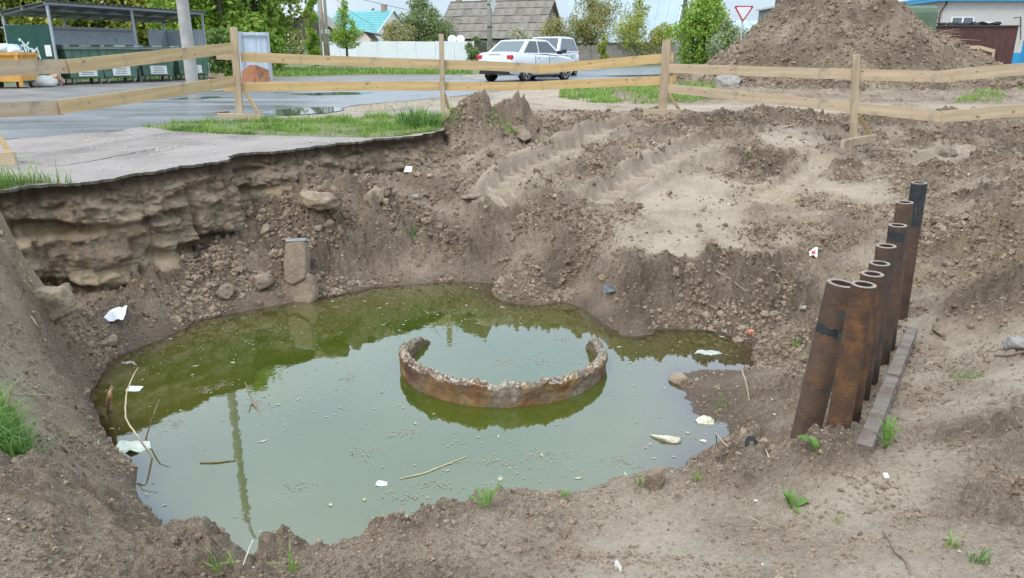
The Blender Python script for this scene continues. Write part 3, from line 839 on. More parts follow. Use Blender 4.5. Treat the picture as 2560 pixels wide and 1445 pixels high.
# finer columns
SF = np.linspace(0, EDGE_S[-1], 820)
EF = np.stack([np.interp(SF, EDGE_S, EDGE[:, k]) for k in (0, 1)], 1)
NF = np.stack([np.interp(SF, EDGE_S, nrm[:, k]) for k in (0, 1)], 1)
T2, S2 = np.meshgrid(tt, SF, indexing='ij')
wig = .25 * perlin(S2 * .8, T2 * .8, 5)
strata = fbm(S2 * .9, (T2 + .18 * S2 * 0 + wig) * 5.0, 12, 4, .55)
cav = sstep(.12, .50, perlin(S2 * 1.0 + 3.1, (T2 + .12 * np.sin(S2)) * 3.6, 14)) * sstep(.12, .3, T2)
blk, bv = worley(S2 / .34 + .3 * strata, T2 / .20, 15)
fin, fv = worley(S2 / .07, T2 / .06, 16)
groove = np.abs(perlin(S2 * 7, T2 * .7, 18)) * sstep(.5, .85, S2 / SF[-1])
disp = .04 * strata - .11 * cav + .028 * bv * np.clip(1 - 1.3 * blk ** 2, 0, 1) + .010 * fv * np.clip(1 - 1.6 * fin ** 2, 0, 1) + .018 * fbm(S2 * 8, T2 * 8, 19, 4) - .07 * groove + .10 * np.abs(fbm(S2 * 2.6, T2 * 3.6, 23, 4, .5)) + .016 * np.abs(fbm(S2 * 13, T2 * 14, 24, 3, .6))
disp *= sstep(.0, .16, T2)
off = -.03 + .20 * T2 + .10 * sstep(.0, .25, T2) * fbm(S2 * .55, T2 * 0 + .3, 20, 2) + disp
off = off - .05 * sstep(.02, .09, T2) * sstep(.3, .1, T2)
PX = EF[None, :, 0] + NF[None, :, 0] * off; PY = EF[None, :, 1] + NF[None, :, 1] * off
PZ = street(EF[None, :, 1]) - .006 - T2 + .02 * fbm(S2 * 3, T2 * 3, 22, 3) * sstep(0, .2, T2)
me = npmesh('pit_bank', np.stack([PX, PY, PZ], -1).reshape(-1, 3), gridfaces(len(tt), len(SF)), True)
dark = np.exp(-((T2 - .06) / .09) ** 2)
band = sstep(.05, .45, perlin(S2 * .7 + 5, (T2 + wig * .8) * 3.0, 31)) * sstep(.25, .45, T2) * sstep(.75, .3, S2 / SF[-1])
pale = np.clip(band * 1.1 + .8 * sstep(.25, .6, strata) * sstep(.3, .55, T2) * sstep(.6, .25, S2 / SF[-1]), 0, 1)
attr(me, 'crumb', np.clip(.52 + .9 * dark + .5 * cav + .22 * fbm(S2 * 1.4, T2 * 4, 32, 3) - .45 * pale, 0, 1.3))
attr(me, 'sand', np.clip(pale * .85 + .14, 0, 1)); attr(me, 'wet', np.clip(.6 * dark + .25 * cav, 0, .8))  # crumb and wet also colour the hollows of the bank darker
tag(link('pit_bank', me, M_MUD), 'steep bank of layered brown soil under the broken path', None, None, 'structure')

def gsamp(A, x, y):
    """bilinear look-up in the soil grid"""
    x = np.asarray(x, float); y = np.asarray(y, float)
    r = np.clip(np.searchsorted(ys, y) - 1, 0, len(ys) - 2); fr = np.clip((y - ys[r]) / (ys[r + 1] - ys[r]), 0, 1)
    c = (np.clip(x / half(y), -1, 1) + 1) / 2 * (NCOL - 1); ci = np.clip(c.astype(int), 0, NCOL - 2); fc = c - ci
    return (A[r, ci] * (1 - fc) + A[r, ci + 1] * fc) * (1 - fr) + (A[r + 1, ci] * (1 - fc) + A[r + 1, ci + 1] * fc) * fr


# ---- crumbs of soil lying everywhere on the turned earth
def clod_meshes(n, seed):
    r = np.random.default_rng(seed); res = []
    for k in range(n):
        bm = bmesh.new(); bmesh.ops.create_icosphere(bm, subdivisions=1 if k % 5 else 2, radius=1.0)
        v = np.array([q.co for q in bm.verts]); f = np.array([[q.index for q in fc.verts] for fc in bm.faces]); bm.free()
        sc_ = r.uniform(.65, 1.15, 3); sc_[2] *= .75
        a = r.uniform(0, 9, 3)
        d = 1 + .38 * np.sin(v[:, 0] * 2.6 + a[0]) * np.sin(v[:, 1] * 3.1 + a[1]) + .22 * np.sin(v[:, 2] * 4.3 + a[2]) * np.cos(v[:, 0] * 3.7 + a[1]) + r.normal(0, .17, len(v))
        res.append((v * d[:, None] * sc_, f))
    return res


def scatter_mesh(P, size, protos, rng, sink=.35):
    Vs, Fs, n = [], [], 0
    for p, s in zip(P, size):
        v, f = protos[rng.integers(len(protos))]
        a = rng.uniform(0, 2 * PI); c, sn = math.cos(a), math.sin(a)
        q = np.stack([v[:, 0] * c - v[:, 1] * sn, v[:, 0] * sn + v[:, 1] * c, v[:, 2] + sink], 1) * s + p
        Vs.append(q); Fs.append(f + n); n += len(v)
    return np.concatenate(Vs), np.concatenate(Fs)


CLODS = clod_meshes(12, 5)
rng = np.random.default_rng(23)
NCAND = 700000
cx = None
cand_y = 1.2 + 12.8 * rng.random(NCAND) ** .95
cand_x = (rng.random(NCAND) * 2 - 1) * (.70 * cand_y + .9)
cl = sstep(-.15, .45, fbm(cand_x * 1.5, cand_y * 1.5, 88, 3))
pre = ~in_poly(cand_x, cand_y, STREET_SIDE) & (rng.random(NCAND) < .06 + .94 * cl)
cand_x, cand_y = cand_x[pre], cand_y[pre]
cz, cR = gsamp(HZ, cand_x, cand_y), gsamp(HR, cand_x, cand_y)
keep = (rng.random(len(cz)) < (.03 + .97 * sstep(.15, .8, cR)) * (.35 + .65 * sstep(2.6, 4.5, cand_y))) & (cz > WATER_Z + .01)
cx, cy, cz = cand_x[keep], cand_y[keep], cz[keep]
sz = np.clip(rng.lognormal(-5.25, .60, len(cx)), .003, .028) * (.22 + .155 * np.clip(cy, 0, 9))


def crumbs(name, P, size, label, mt, parent=None):
    """tens of thousands of loose crumbs: points carrying instances of four lumpy shapes"""
    me = bpy.data.meshes.new(name); me.vertices.add(len(P)); me.vertices.foreach_set('co', np.asarray(P, np.float32).ravel()); me.update()
    attr(me, 'scl', size)
    o = link(name, me, mt, parent)
    ng = bpy.data.node_groups.new(name, 'GeometryNodeTree')
    ng.interface.new_socket('Geometry', in_out='INPUT', socket_type='NodeSocketGeometry'); ng.interface.new_socket('Geometry', in_out='OUTPUT', socket_type='NodeSocketGeometry')
    N = ng.nodes.new; K = ng.links.new
    gi, go = N('NodeGroupInput'), N('NodeGroupOutput'); jn = N('GeometryNodeJoinGeometry')
    for k in range(4):
        ic = N('GeometryNodeMeshIcoSphere'); ic.inputs['Subdivisions'].default_value = 2
        sp = N('GeometryNodeSetPosition'); tn = N('ShaderNodeTexNoise'); tn.noise_dimensions = '4D'; tn.inputs['W'].default_value = k * 7.3; tn.inputs['Scale'].default_value = 1.3; tn.inputs['Detail'].default_value = 4
        v1 = N('ShaderNodeVectorMath'); v1.operation = 'SUBTRACT'; v1.inputs[1].default_value = (.5, .5, .5); v2 = N('ShaderNodeVectorMath'); v2.operation = 'SCALE'; v2.inputs['Scale'].default_value = 3.4
        sm = N('GeometryNodeSetMaterial'); sm.inputs['Material'].default_value = mt; ti = N('GeometryNodeGeometryToInstance')
        K(tn.outputs['Color'], v1.inputs[0]); K(v1.outputs[0], v2.inputs[0]); K(ic.outputs[0], sp.inputs['Geometry']); K(v2.outputs[0], sp.inputs['Offset']); K(sp.outputs[0], sm.inputs[0]); K(sm.outputs[0], ti.inputs[0]); K(ti.outputs[0], jn.inputs[0])
    ip = N('GeometryNodeInstanceOnPoints'); ip.inputs['Pick Instance'].default_value = True
    rv = N('FunctionNodeRandomValue'); rv.data_type = 'FLOAT_VECTOR'; rv.inputs[1].default_value = (6.28, 6.28, 6.28)
    na = N('GeometryNodeInputNamedAttribute'); na.data_type = 'FLOAT'; na.inputs['Name'].default_value = 'scl'
    K(gi.outputs[0], ip.inputs['Points']); K(jn.outputs[0], ip.inputs['Instance']); K(rv.outputs[0], ip.inputs['Rotation']); K(na.outputs[0], ip.inputs['Scale']); K(ip.outputs[0], go.inputs[0])
    md = o.modifiers.new('crumbs', 'NODES'); md.node_group = ng
    return tag(o, label, None, None, 'stuff')


crumbs('soil_crumbs', np.stack([cx, cy, cz + sz * .25], 1), sz, 'loose crumbs of brown soil strewn over the pit', M_CRUMB)
# fine grit close to the photographer
gy_ = 1.6 + 3.4 * rng.random(70000); gx_ = (rng.random(70000) * 2 - 1) * (.72 * gy_ + .3)
gz_ = gsamp(HZ, gx_, gy_); ok = (gz_ > WATER_Z + .01) & ~in_poly(gx_, gy_, STREET_SIDE) & (rng.random(len(gx_)) < .10 + .9 * sstep(-.1, .5, fbm(gx_ * 2.3, gy_ * 2.3, 333, 4)))
gs_ = np.clip(rng.lognormal(-5.9, .6, ok.sum()), .0012, .010)
crumbs('soil_grit', np.stack([gx_[ok], gy_[ok], gz_[ok] + gs_ * .2], 1), gs_, 'fine grit on the near ground', M_CRUMB)

# ---- water
gx = np.arange(-4.5, 3.3, .042); gy = np.arange(2.9, 10.2, .042)
GX, GY = np.meshgrid(gx, gy)
dep = WATER_Z - H(GX, GY)
idx = gridfaces(len(gy), len(gx))
near = (dep > -.10).ravel()
idx = idx[near[idx].any(1)]
used, inv = np.unique(idx, return_inverse=True)
me = npmesh('water', np.stack([GX.ravel(), GY.ravel(), np.full(GX.size, WATER_Z)], 1)[used], inv.reshape(-1, 4), True)
attr(me, 'murk', 1 - np.exp(-np.clip(dep.ravel()[used], 0, 2) * 10.0))
silt = np.exp(-np.clip(dep, 0, 2) * 3.0) * .9 + sstep(.6, 2.6, GX - .35 * (GY - 4.2)) * sstep(7.0, 5.5, GY) * .35
attr(me, 'silt', np.clip(silt, 0, 1).ravel()[used])
tag(link('water', me, M_WATER), 'murky green water standing in the pit', None, None, 'structure')

# ---- ground beyond the pit, the path slab, the road
def sheet(name, poly, mt, z0, kind='structure', label=None, holes=None):
    bm = bmesh.new()
    for lp in [poly] + (holes or []):
        vs = [bm.verts.new((p[0], p[1], street(p[1]) + z0)) for p in lp]
        for i in range(len(vs)): bm.edges.new((vs[i], vs[(i + 1) % len(vs)]))
    bmesh.ops.triangle_fill(bm, use_beauty=True, use_dissolve=False, edges=list(bm.edges))
    for v in bm.verts: v.co.z = 0
    bmesh.ops.bisect_plane(bm, geom=list(bm.verts) + list(bm.edges) + list(bm.faces), plane_co=(0, YB, 0), plane_no=(0, 1, 0))
    for v in bm.verts: v.co.z = float(street(v.co.y)) + z0
    bmesh.ops.recalc_face_normals(bm, faces=list(bm.faces))
    for f in bm.faces:
        if f.normal.z < 0: f.normal_flip()
    me = bpy.data.meshes.new(name); bm.to_mesh(me); bm.free()
    return tag(link(name, me, mt), label, None, None, kind)


def px_poly(pts): return [tuple(G(*p)[:2]) for p in pts]


def rough_poly(poly, step=.25, jit=.06, seed=1):
    P, s = resample([np.array(p) for p in poly] + [np.array(poly[0])], step, jit, seed)
    return [tuple(p) for p in P[:-1]]


sheet('ground', [(-260, -60), (260, -60), (260, 420), (-260, 420)], M_DIRT, 0.0, label='packed dirt ground around the pit', holes=[HOLE])

# path: a slab of asphalt with a broken edge
edge_path = [p + n_ * .018 for p, n_ in zip(EDGE, nrm)]
iend = int(np.argmin([abs(p[0] - G(1040, 337)[0]) for p in edge_path]))
path_far = px_poly([(1000, 342), (940, 347), (760, 344), (600, 339), (430, 328), (352, 318), (300, 330), (150, 341), (0, 352), (-200, 366), (-500, 385)])
path_poly = [tuple(p) for p in edge_path[:iend]] + [tuple(p) for p in resample([np.array(q) for q in path_far], .2, .05, 9)[0]] + [(-9.5, 8.2), (-9.5, 5.0)]
bm = bmesh.new()
vs = [bm.verts.new((p[0], p[1], street(p[1]) + .010)) for p in path_poly]
f = bm.faces.new(vs)
r_ = bmesh.ops.extrude_face_region(bm, geom=[f])
for v in [g for g in r_['geom'] if isinstance(g, bmesh.types.BMVert)]: v.co.z -= .028
bmesh.ops.recalc_face_normals(bm, faces=list(bm.faces))
for fc in bm.faces: fc.material_index = 0 if fc.normal.z > .5 else 1
bmesh.ops.triangulate(bm, faces=[q for q in bm.faces if len(q.verts) > 4])
me = bpy.data.meshes.new('path'); bm.to_mesh(me); bm.free()
path = tag(link('path', me, [M_PATH, M_PATHEDGE]), 'old grey brown asphalt path with a broken edge over the pit', None, None, 'structure')


# small pale stones lying on the path
sx_, sy_ = rng.uniform(-9, 1, 5200), rng.uniform(5.5, 13, 5200); ok = in_poly(sx_, sy_, np.array(path_poly))
ss_ = np.clip(rng.lognormal(-5.2, .5, ok.sum()), .003, .022)
crumbs('path_grit', np.stack([sx_[ok], sy_[ok], street(sy_[ok]) + .010 + ss_ * .1], 1), ss_, 'small pale stones and grit lying on the path', mk('pale_grit', (.40, .34, .28), (.5, .44, .37), 9, .85))


def ribbon(name, pts, wd, mt, z0, parent=None, jit=.03, seed=4, taper=True):
    P, s = resample([np.array(p) for p in pts], .06, jit, seed)
    t = np.gradient(P, axis=0); t /= np.linalg.norm(t, axis=1)[:, None]
    n = np.stack([-t[:, 1], t[:, 0]], 1)
    wv = wd * (.6 + .5 * np.abs(perlin(s * 6, s * 0, seed)))
    if taper: wv = wv * np.sin(np.linspace(.1, PI - .1, len(s)))
    A = P + n * wv[:, None]; B = P - n * wv[:, None]
    V = np.concatenate([np.c_[A, street(A[:, 1]) + z0], np.c_[B, street(B[:, 1]) + z0]])
    k = len(P); i = np.arange(k - 1)
    me = npmesh(name, V, np.stack([i, i + k, i + k + 1, i + 1], 1))
    return link(name, me, mt, parent)


ribbon('crack', px_poly([(60, 424), (150, 416), (230, 404), (320, 387), (400, 372), (470, 365)]), .014, M_CRACK, .014, path, .05, 5)
ribbon('crack', px_poly([(20, 400), (90, 410), (150, 416)]), .008, M_CRACK, .0145, path, .04, 6)
ribbon('crack', px_poly([(470, 365), (420, 380), (330, 389)]), .006, M_CRACK, .0145, path, .04, 7)

road_near = [(-700, 412), (-300, 374), (0, 350), (300, 329), (480, 312), (620, 299), (700, 291), (800, 280), (900, 262), (1000, 254), (1120, 243), (1205, 233), (1262, 226), (1330, 218), (1400, 211), (1480, 203), (1600, 196), (1750, 190), (1950, 184), (2200, 179), (2560, 174), (3200, 170)]
road_far = [(3200, 162), (2560, 163), (1900, 166), (1600, 169), (1470, 173), (1330, 184), (1190, 199), (1000, 207), (850, 212), (700, 217), (560, 226), (420, 236), (180, 252), (0, 268), (-300, 292), (-900, 335)]
rp = rough_poly(px_poly(road_near + road_far), .35, .07, 12)
sheet('road', rp, M_ROAD, .008, label='wet grey asphalt road behind the fence')
for k, (pp, lb) in enumerate([([(640, 284), (720, 272), (840, 268), (868, 275), (820, 284), (720, 290)], 'bright puddle at the edge of the wet road'),
                              ([(720, 236), (850, 231), (940, 232), (900, 237), (780, 240)], 'thin puddle across the wet road'),
                              ([(1500, 190), (1620, 187), (1720, 184), (1640, 191), (1540, 193)], 'far puddle on the road beside the parked cars'),
                              ([(420, 250), (520, 242), (560, 243), (500, 250)], 'small puddle on the road behind the plank fence')]):
    tag(sheet('puddle', rough_poly(px_poly(pp), .12, .05, 30 + k), M_PUDDLE, .013, label=lb), None, None, None, 'structure')
# the yard in front of the bins and the far verge
sheet('bin_yard_ground', rough_poly(px_poly([(-500, 330), (0, 262), (180, 247), (420, 232), (560, 222), (700, 214), (1000, 203), (1185, 198), (1150, 188), (900, 189), (690, 194), (560, 196), (300, 205), (0, 216), (-600, 250)]), .3, .12, 15),
      mk('gravelly_yard', (0.155, 0.14, 0.13), (0.22, 0.20, 0.185), 1.2, 0.55, 0.6, 30, c3=(0.12, 0.105, 0.095), s3=.5, t3=.56, detail=8), .004, label='dark gravelly ground in front of the bins')
M_VERGE = mk('grassy_soil', (0.10, 0.115, 0.045), (0.20, 0.175, 0.115), 1.4, .9, .5, 25, c3=(0.105, 0.16, 0.035), s3=.7, t3=.52, detail=8)
sheet('far_verge', rough_poly(px_poly([(560, 196), (690, 194), (900, 189), (1160, 187), (1330, 178), (1470, 172), (1900, 165), (1900, 157), (1300, 158), (690, 160), (300, 168), (-500, 175), (-700, 240), (0, 214), (300, 203)]), .5, .2, 17), M_VERGE, .006, label='patchy grass verge in front of the white fence')

# ------------------------------------------------------------------ plank fence round the pit
F0 = np.array([G(-140, 440)[0], G(-140, 440)[1], street(7.0)])
PB = {'a': G(-70, 412), 'b': G(600, 297), 'c': G(1108, 288), 'd': G(1655, 285)}
pe = at(2140, 352, 10.9); pe[2] = float(surf(pe[0:1], pe[1:2])[0]); PB['e'] = pe
pf = at(2800, 330, 10.2); pf[2] = float(surf(np.array([pf[0]]), np.array([pf[1]]))[0]); PB['f'] = pf
fence = thing('plank_fence', 'temporary fence of raw pine boards on propped posts around the pit', 'fence', PB['b'])
FO = tuple(PB['b'])


def vplane(px, py, A, B, front=0.0):
    """photo pixel -> point on the vertical plane through A and B"""
    A = np.asarray(A, float); B = np.asarray(B, float)
    d = B[:2] - A[:2]; n = np.array([d[1], -d[0]]); n /= np.linalg.norm(n)
    if n[1] > 0: n = -n
    r = ray(px, py)
    t = ((A[:2] + n * front) @ n) / (r[:2] @ n)
    return np.array([0, 0, CAMZ]) + t * r


def wood_uv_box(mb, a, b, wd, th):
    mb.beam(a, b, wd, th)


def plank(a, b, wd, mt, knots=0, seed=1):
    """a board with its own grain direction: local X runs along it"""
    a = np.asarray(a, float); b = np.asarray(b, float)
    X = b - a; L = np.linalg.norm(X)
    n = 14; mb = MB()
    r = random.Random(seed)
    bow = r.uniform(-.012, .012)
    vs = []; fs = []
    for i in range(n + 1):
        t = i / n; x = (t - .5) * L; dz = bow * math.sin(t * PI); wv = wd * (1 + r.uniform(-.012, .012))
        for (sy, sz) in ((-1, -1), (1, -1), (1, 1), (-1, 1)):
            vs.append((x, sy * .0125, dz + sz * wv / 2))
    for i in range(n):
        for k in range(4):
            k2 = (k + 1) % 4
            fs.append((i * 4 + k, i * 4 + k2, i * 4 + 4 + k2, i * 4 + 4 + k))
    fs += [(3, 2, 1, 0), (n * 4, n * 4 + 1, n * 4 + 2, n * 4 + 3)]
    mb.add(vs, fs)
    for _ in range(knots):
        x = r.uniform(-.46, .46) * L; z = r.uniform(-.3, .3) * wd; rr = r.uniform(.008, .017)
        c = [(x + rr * 1.5 * math.cos(q * PI / 4), -.0135, z + rr * math.sin(q * PI / 4)) for q in range(8)]
        mb.prism(c, (0, .001, 0), 1)
    o = mb.build('plank', [mt, M_KNOT], fence)
    Xn = X / L; Yn = np.cross((0, 0, 1), Xn); Yn /= np.linalg.norm(Yn); Zn = np.cross(Xn, Yn)
    o.matrix_local = Matrix((( Xn[0], Yn[0], Zn[0], (a + b)[0] / 2 - FO[0]), (Xn[1], Yn[1], Zn[1], (a + b)[1] / 2 - FO[1]), (Xn[2], Yn[2], Zn[2], (a + b)[2] / 2 - FO[2]), (0, 0, 0, 1)))
    return o


def post(base, top, wd, dp, foot=None, brace=None, lean=(0, 0), topcut=0.0):
    base = np.asarray(base, float); top = np.asarray(top, float)
    mb = MB(FO); mb.beam(base + (0, 0, -.06), top, dp, wd, up=(0, 1, 0))
    p = mb.build('post', M_POST, fence, bevel=.004)
    if foot is not None:
        a, b, h = foot
        m2 = MB(FO); m2.beam(a, b, h, .045); m2.build('foot_board', M_PLANK3, p, bevel=.003)
    if brace is not None:
        a, b = brace
        m3 = MB(FO); m3.beam(a, b, .035, .05, up=(0, 1, 0)); m3.build('brace', M_PLANK, p, bevel=.003)
    return p


def up(p, h): return np.asarray(p, float) + (0, 0, h)


# posts (base from the ground they stand on, top from the photo's pixel at that distance)
def ptop(px, py, P): return at(px, py, P[1])


b = PB['b']; post(b, ptop(584, 68, b), .115, .05, (at(545, 293, b[1] - .06), at(656, 295, b[1] - .06), .13), (at(607, 222, b[1] + .05), at(648, 285, b[1] + .05)))
c = PB['c']; post(c, ptop(1103, 85, c), .08, .05, (at(1121, 284, c[1] - .22), at(1121, 279, c[1] + .35), .11), (at(1107, 222, c[1] + .05), at(1124, 278, c[1] + .10)))
d = PB['d']; post(d, ptop(1667, 99, d), .14, .05, (at(1608, 281, d[1] - .06), at(1702, 282, d[1] - .06), .12), (at(1670, 232, d[1] + .05), at(1698, 274, d[1] + .05)))
e = PB['e']; post(e, ptop(2140, 137, e), .095, .05, (at(2106, 360, e[1] - .45), at(2186, 345, e[1] + .35), .11), (at(2148, 290, e[1] + .04), at(2176, 338, e[1] + .25)))
m4 = MB(FO); m4.beam(up(e, .1) + (-.03, -.04, 0), at(2136, 305, e[1] - .04), .03, .045, up=(0, 1, 0)); m4.build('brace', M_POST, fence)
a = PB['a']; post(a, up(a, 1.32), .115, .05, (at(-120, 402, a[1] - .05), at(40, 397, a[1] - .05), .15), (at(-30, 300, a[1] - .02), at(26, 384, a[1] - .02)))
f_ = PB['f']; post(f_, up(f_, 1.25), .1, .05, (f_ + (-.3, -.05, .05), f_ + (.3, -.05, .05), .11), (up(f_, .5) + (.03, .05, 0), f_ + (.25, .05, .1)))
# boards: pixel ends of the centre line in the plane of the posts
PL = [('a', 'b', (-260, 178), (182, 165), .165, M_PLANK3, -.032, 2), ('a', 'b', (172, 166), (582, 120), .165, M_PLANK, -.062, 3),
      ('a', 'b', (-260, 288), (156, 269), .165, M_PLANK3, -.032, 2), ('a', 'b', (148, 268), (588, 202), .165, M_PLANK, -.062, 2),
      ('b', 'c', (541, 138), (582, 140), .13, M_PLANK3, .042, 1), ('b', 'c', (602, 142), (1112, 161), .155, M_PLANK, .044, 4), ('c', 'd', (1098, 161), (1352, 172), .155, M_PLANK, .052, 2),
      ('c', 'd', (1346, 173), (1683, 143), .155, M_PLANK2, .024, 4),
      ('b', 'c', (560, 217), (1112, 215), .145, M_PLANK2, .042, 5), ('c', 'd', (1098, 215), (1363, 214), .145, M_PLANK2, .052, 2), ('c', 'd', (1358, 213), (1690, 200), .145, M_PLANK2, .024, 4),
      ('d', 'e', (1674, 170), (2352, 192), .150, M_PLANK3, -.040, 5), ('e', 'f', (2346, 192), (2680, 165), .16, M_PLANK3, -.066, 3),
      ('d', 'e', (1672, 221), (2354, 292), .145, M_PLANK3, -.040, 5), ('e', 'f', (2344, 293), (2700, 268), .16, M_PLANK3, -.066, 3)]
for k, (p, q, s0, s1, wd, mt, fr, kn) in enumerate(PL):
    plank(vplane(*s0, PB[p], PB[q], -fr), vplane(*s1, PB[p], PB[q], -fr), wd, mt, kn, 40 + k)

# ------------------------------------------------------------------ row of steel pipes and the beam beside them
TOPS = [(2112, 714, 72, M_RUST, .146), (2166, 716, 60, M_RUSTO, .114), (2187, 689, 54, M_RUSTO, .114), (2205, 662, 49, M_RUSTD, .114),
        (2221, 618, 47, M_RUSTD, .114), (2250, 566, 43, M_RUSTD, .114), (2267, 508, 40, M_RUST, .114), (2303, 459, 37, M_RUSTD, .114)]
BOT = [(2003, 1130), (2085, 1125), (2112, 1112), (2136, 1070), (2160, 1030), (2190, 980), (2212, 905), (2242, 838)]
PLAB = ['thickest rusty steel pipe, nearest in the row, with teal and yellow paint marks', 'rusty orange steel pipe beside the thickest one, second in the row', 'orange rusted steel pipe third in the row',
        'brown rusty steel pipe fourth in the row, just above the orange ones', 'brown rusty steel pipe fifth in the row', 'brown steel pipe sixth in the row with a dark band below its rim', 'rusty steel pipe seventh in the row, in front of the black topped one',
        'tallest steel pipe with a black coated top, farthest of the row']
for k, ((tx, ty, wpx, mt, dia), (bx, by)) in enumerate(zip(TOPS, BOT)):
    r = dia / 2
    zc = dia * FPX / wpx
    dr = ray(tx, ty); T = np.array([0, 0, CAMZ]) + dr * zc
    T[1] += r * .5
    # foot: the pixel ray at nearly the same distance as the top, pushed into the soil
    Bp = at(bx, by, T[1] + .02)
    ax = (T - Bp) / np.linalg.norm(T - Bp)
    g = float(H(Bp[0:1], Bp[1:2])[0])
    t_ = (g - .25 - T[2]) / ax[2]; Bp = T + ax * t_
    L = np.linalg.norm(T - Bp)
    th = thing('steel_pipe', PLAB[k], 'pipe', Bp, group='row of steel pipes standing in the mud')
    U = np.cross(ax, (0, 1, 0)); U /= np.linalg.norm(U); W = np.cross(ax, U)
    A3 = (U, W, ax)
    mb = MB(); nseg = 36
    prof = [(r * (1 + .004 * math.sin(i * 2.1)), L * i / 12) for i in range(12)] + [(r, L)]
    mb.lathe(prof, n=nseg, ax=A3); mb.build('barrel', mt, th, smooth=True)
    rim = MB(); ri = r * .70
    rim.lathe([(r, L), (r * .985, L + .003), (ri * 1.02, L + .003), (ri, L)], n=nseg, ax=A3); rim.build('rim', M_PIPERIM, th, smooth='angle')
    br = MB(); br.lathe([(ri, L), (ri, L - .35), (.001, L - .35)], n=nseg, ax=A3); br.build('bore', M_PIPEIN, th, smooth=True)

    def patch(name, a0, a1, h0, h1, mtp, sd):
        na, nh = 14, 8; rn = np.random.default_rng(sd); vs = []; fs = []
        for i in range(nh + 1):
            for j in range(na + 1):
                an = a0 + (a1 - a0) * (j / na) + (rn.uniform(-.05, .05)); hh = h0 + (h1 - h0) * i / nh
                if i in (0, nh): hh += rn.uniform(-.012, .012)
                p_ = U * math.cos(an) * (r * 1.004 + .0012) + W * math.sin(an) * (r * 1.004 + .0012) + ax * (L - hh)
                vs.append(p_)
        for i in range(nh):
            for j in range(na):
                q = i * (na + 1) + j
                fs.append((q, q + 1, q + na + 2, q + na + 1))
        m_ = MB(); m_.add(vs, fs); m_.build(name, mtp, th, smooth=True)
    cam_dir = -np.array([Bp[0], Bp[1]]); fa = math.atan2(cam_dir @ W[:2], cam_dir @ U[:2])
    if k == 0:
        patch('dark_band', fa - 1.2, fa + 1.1, .225, .265, M_TAR, 3); patch('teal_mark', fa + .3, fa + 1.1, .135, .175, M_TEALP, 4)
        patch('yellow_mark', fa + .85, fa + 1.15, .055, .12, M_YEL, 5); patch('teal_mark', fa + .5, fa + 1.2, .235, .285, M_TEALP, 6)
    if k == 7:
        patch('black_coat', 0, 2 * PI, .004, .33, M_TAR, 8)
    if k == 5:
        patch('dark_band', fa - 1.3, fa + 1.3, .03, .10, M_TAR, 9)
# steel beam lying along the pipes (two channel pieces end to end)
b0, b1 = hit(2158, 1128), hit(2280, 826)
dirb = b1 - b0; dirb[2] = 0; Lb = np.linalg.norm(dirb[:2]); dirb = dirb / Lb
sb = np.array([dirb[1], -dirb[0], 0])
th = thing('steel_beam', 'weathered steel channel beam lying beside the row of pipes', 'beam', b0)
gz = [float(surf(np.array([(b0 + dirb * q)[0]]), np.array([(b0 + dirb * q)[1]]))[0]) for q in np.linspace(0, Lb, 9)]
M_BEAM = mk('worn_beam_steel', (0.155, 0.122, 0.10), (0.215, 0.175, 0.145), 5, .65, .5, 60, c3=(0.13, 0.085, 0.065), s3=6, t3=.52)
slope = np.polyfit(np.linspace(0, Lb, 9), gz, 1)


def bp(q, s, h): return b0 * (1, 1, 0) + dirb * q + sb * s + np.array([0, 0, slope[0] * q + slope[1] + h])


for nm, q0, q1, lift in (('channel', 0, Lb * .47, .0), ('channel', Lb * .465, Lb * .83, .012), ('channel', Lb * .835, Lb * 1.0, .0)):
    mb = MB(b0); w2, hh, t_ = .036, .10, .010
    prof0 = [(-w2, 0), (-w2, hh), (w2, hh), (w2, hh - t_), (-w2 + t_, hh - t_), (-w2 + t_, t_), (w2, t_), (w2, 0)]
    prof = [(-w2, -.03), (-w2, hh), (w2, hh), (w2, hh - .02), (w2 - .012, hh - .025), (w2 - .012, .02), (w2, .015), (w2, -.03)]
    mb.prism([bp(q0, s, h + lift) for s, h in prof], bp(q1, 0, 0) - bp(q0, 0, 0)); mb.build(nm, M_BEAM, th, bevel=.002)

# ------------------------------------------------------------------ broken concrete well ring in the water
RS = (1 - WATER_Z) / 2.2
rc = np.array([-.065, 5.17]) * RS; RO, RI = .77 * RS, .705 * RS
NA = 300
phi = np.linspace(math.radians(147), math.radians(383), NA)
deg = np.degrees(phi)
endf = sstep(0, 7, deg - 147) * sstep(0, 6, 383 - deg)
hh = .150 + .03 * np.cos(np.radians(deg - 235)) + .034 * perlin(deg / 9, deg * 0, 5) + .018 * perlin(deg / 3.1, deg * 0, 6) + .007 * perlin(deg / 1.2, deg * 0, 7)
hh += -.06 * np.exp(-((deg - 153) / 9) ** 2) + .03 * np.exp(-((deg - 186) / 6) ** 2) + .03 * np.exp(-((deg - 376) / 8) ** 2) - .05 * np.exp(-((deg - 170) / 6) ** 2)
hh = hh * (.30 + .70 * endf) * RS * .92 * (1 - .28 * sstep(200, 175, deg) - .25 * sstep(345, 365, deg))
prof_n = []
rows = []
zl = np.concatenate([np.linspace(-.75, -.05, 5), np.linspace(-.02, .85, 12)])
for q in zl:                                 # outer face, then top, then inner face
    rows.append(('o', q))
for q in np.linspace(0, 1, 7): rows.append(('t', q))
for q in zl[::-1]: rows.append(('i', q))
Vr = np.zeros((len(rows), NA, 3)); hat = np.zeros((len(rows), NA))
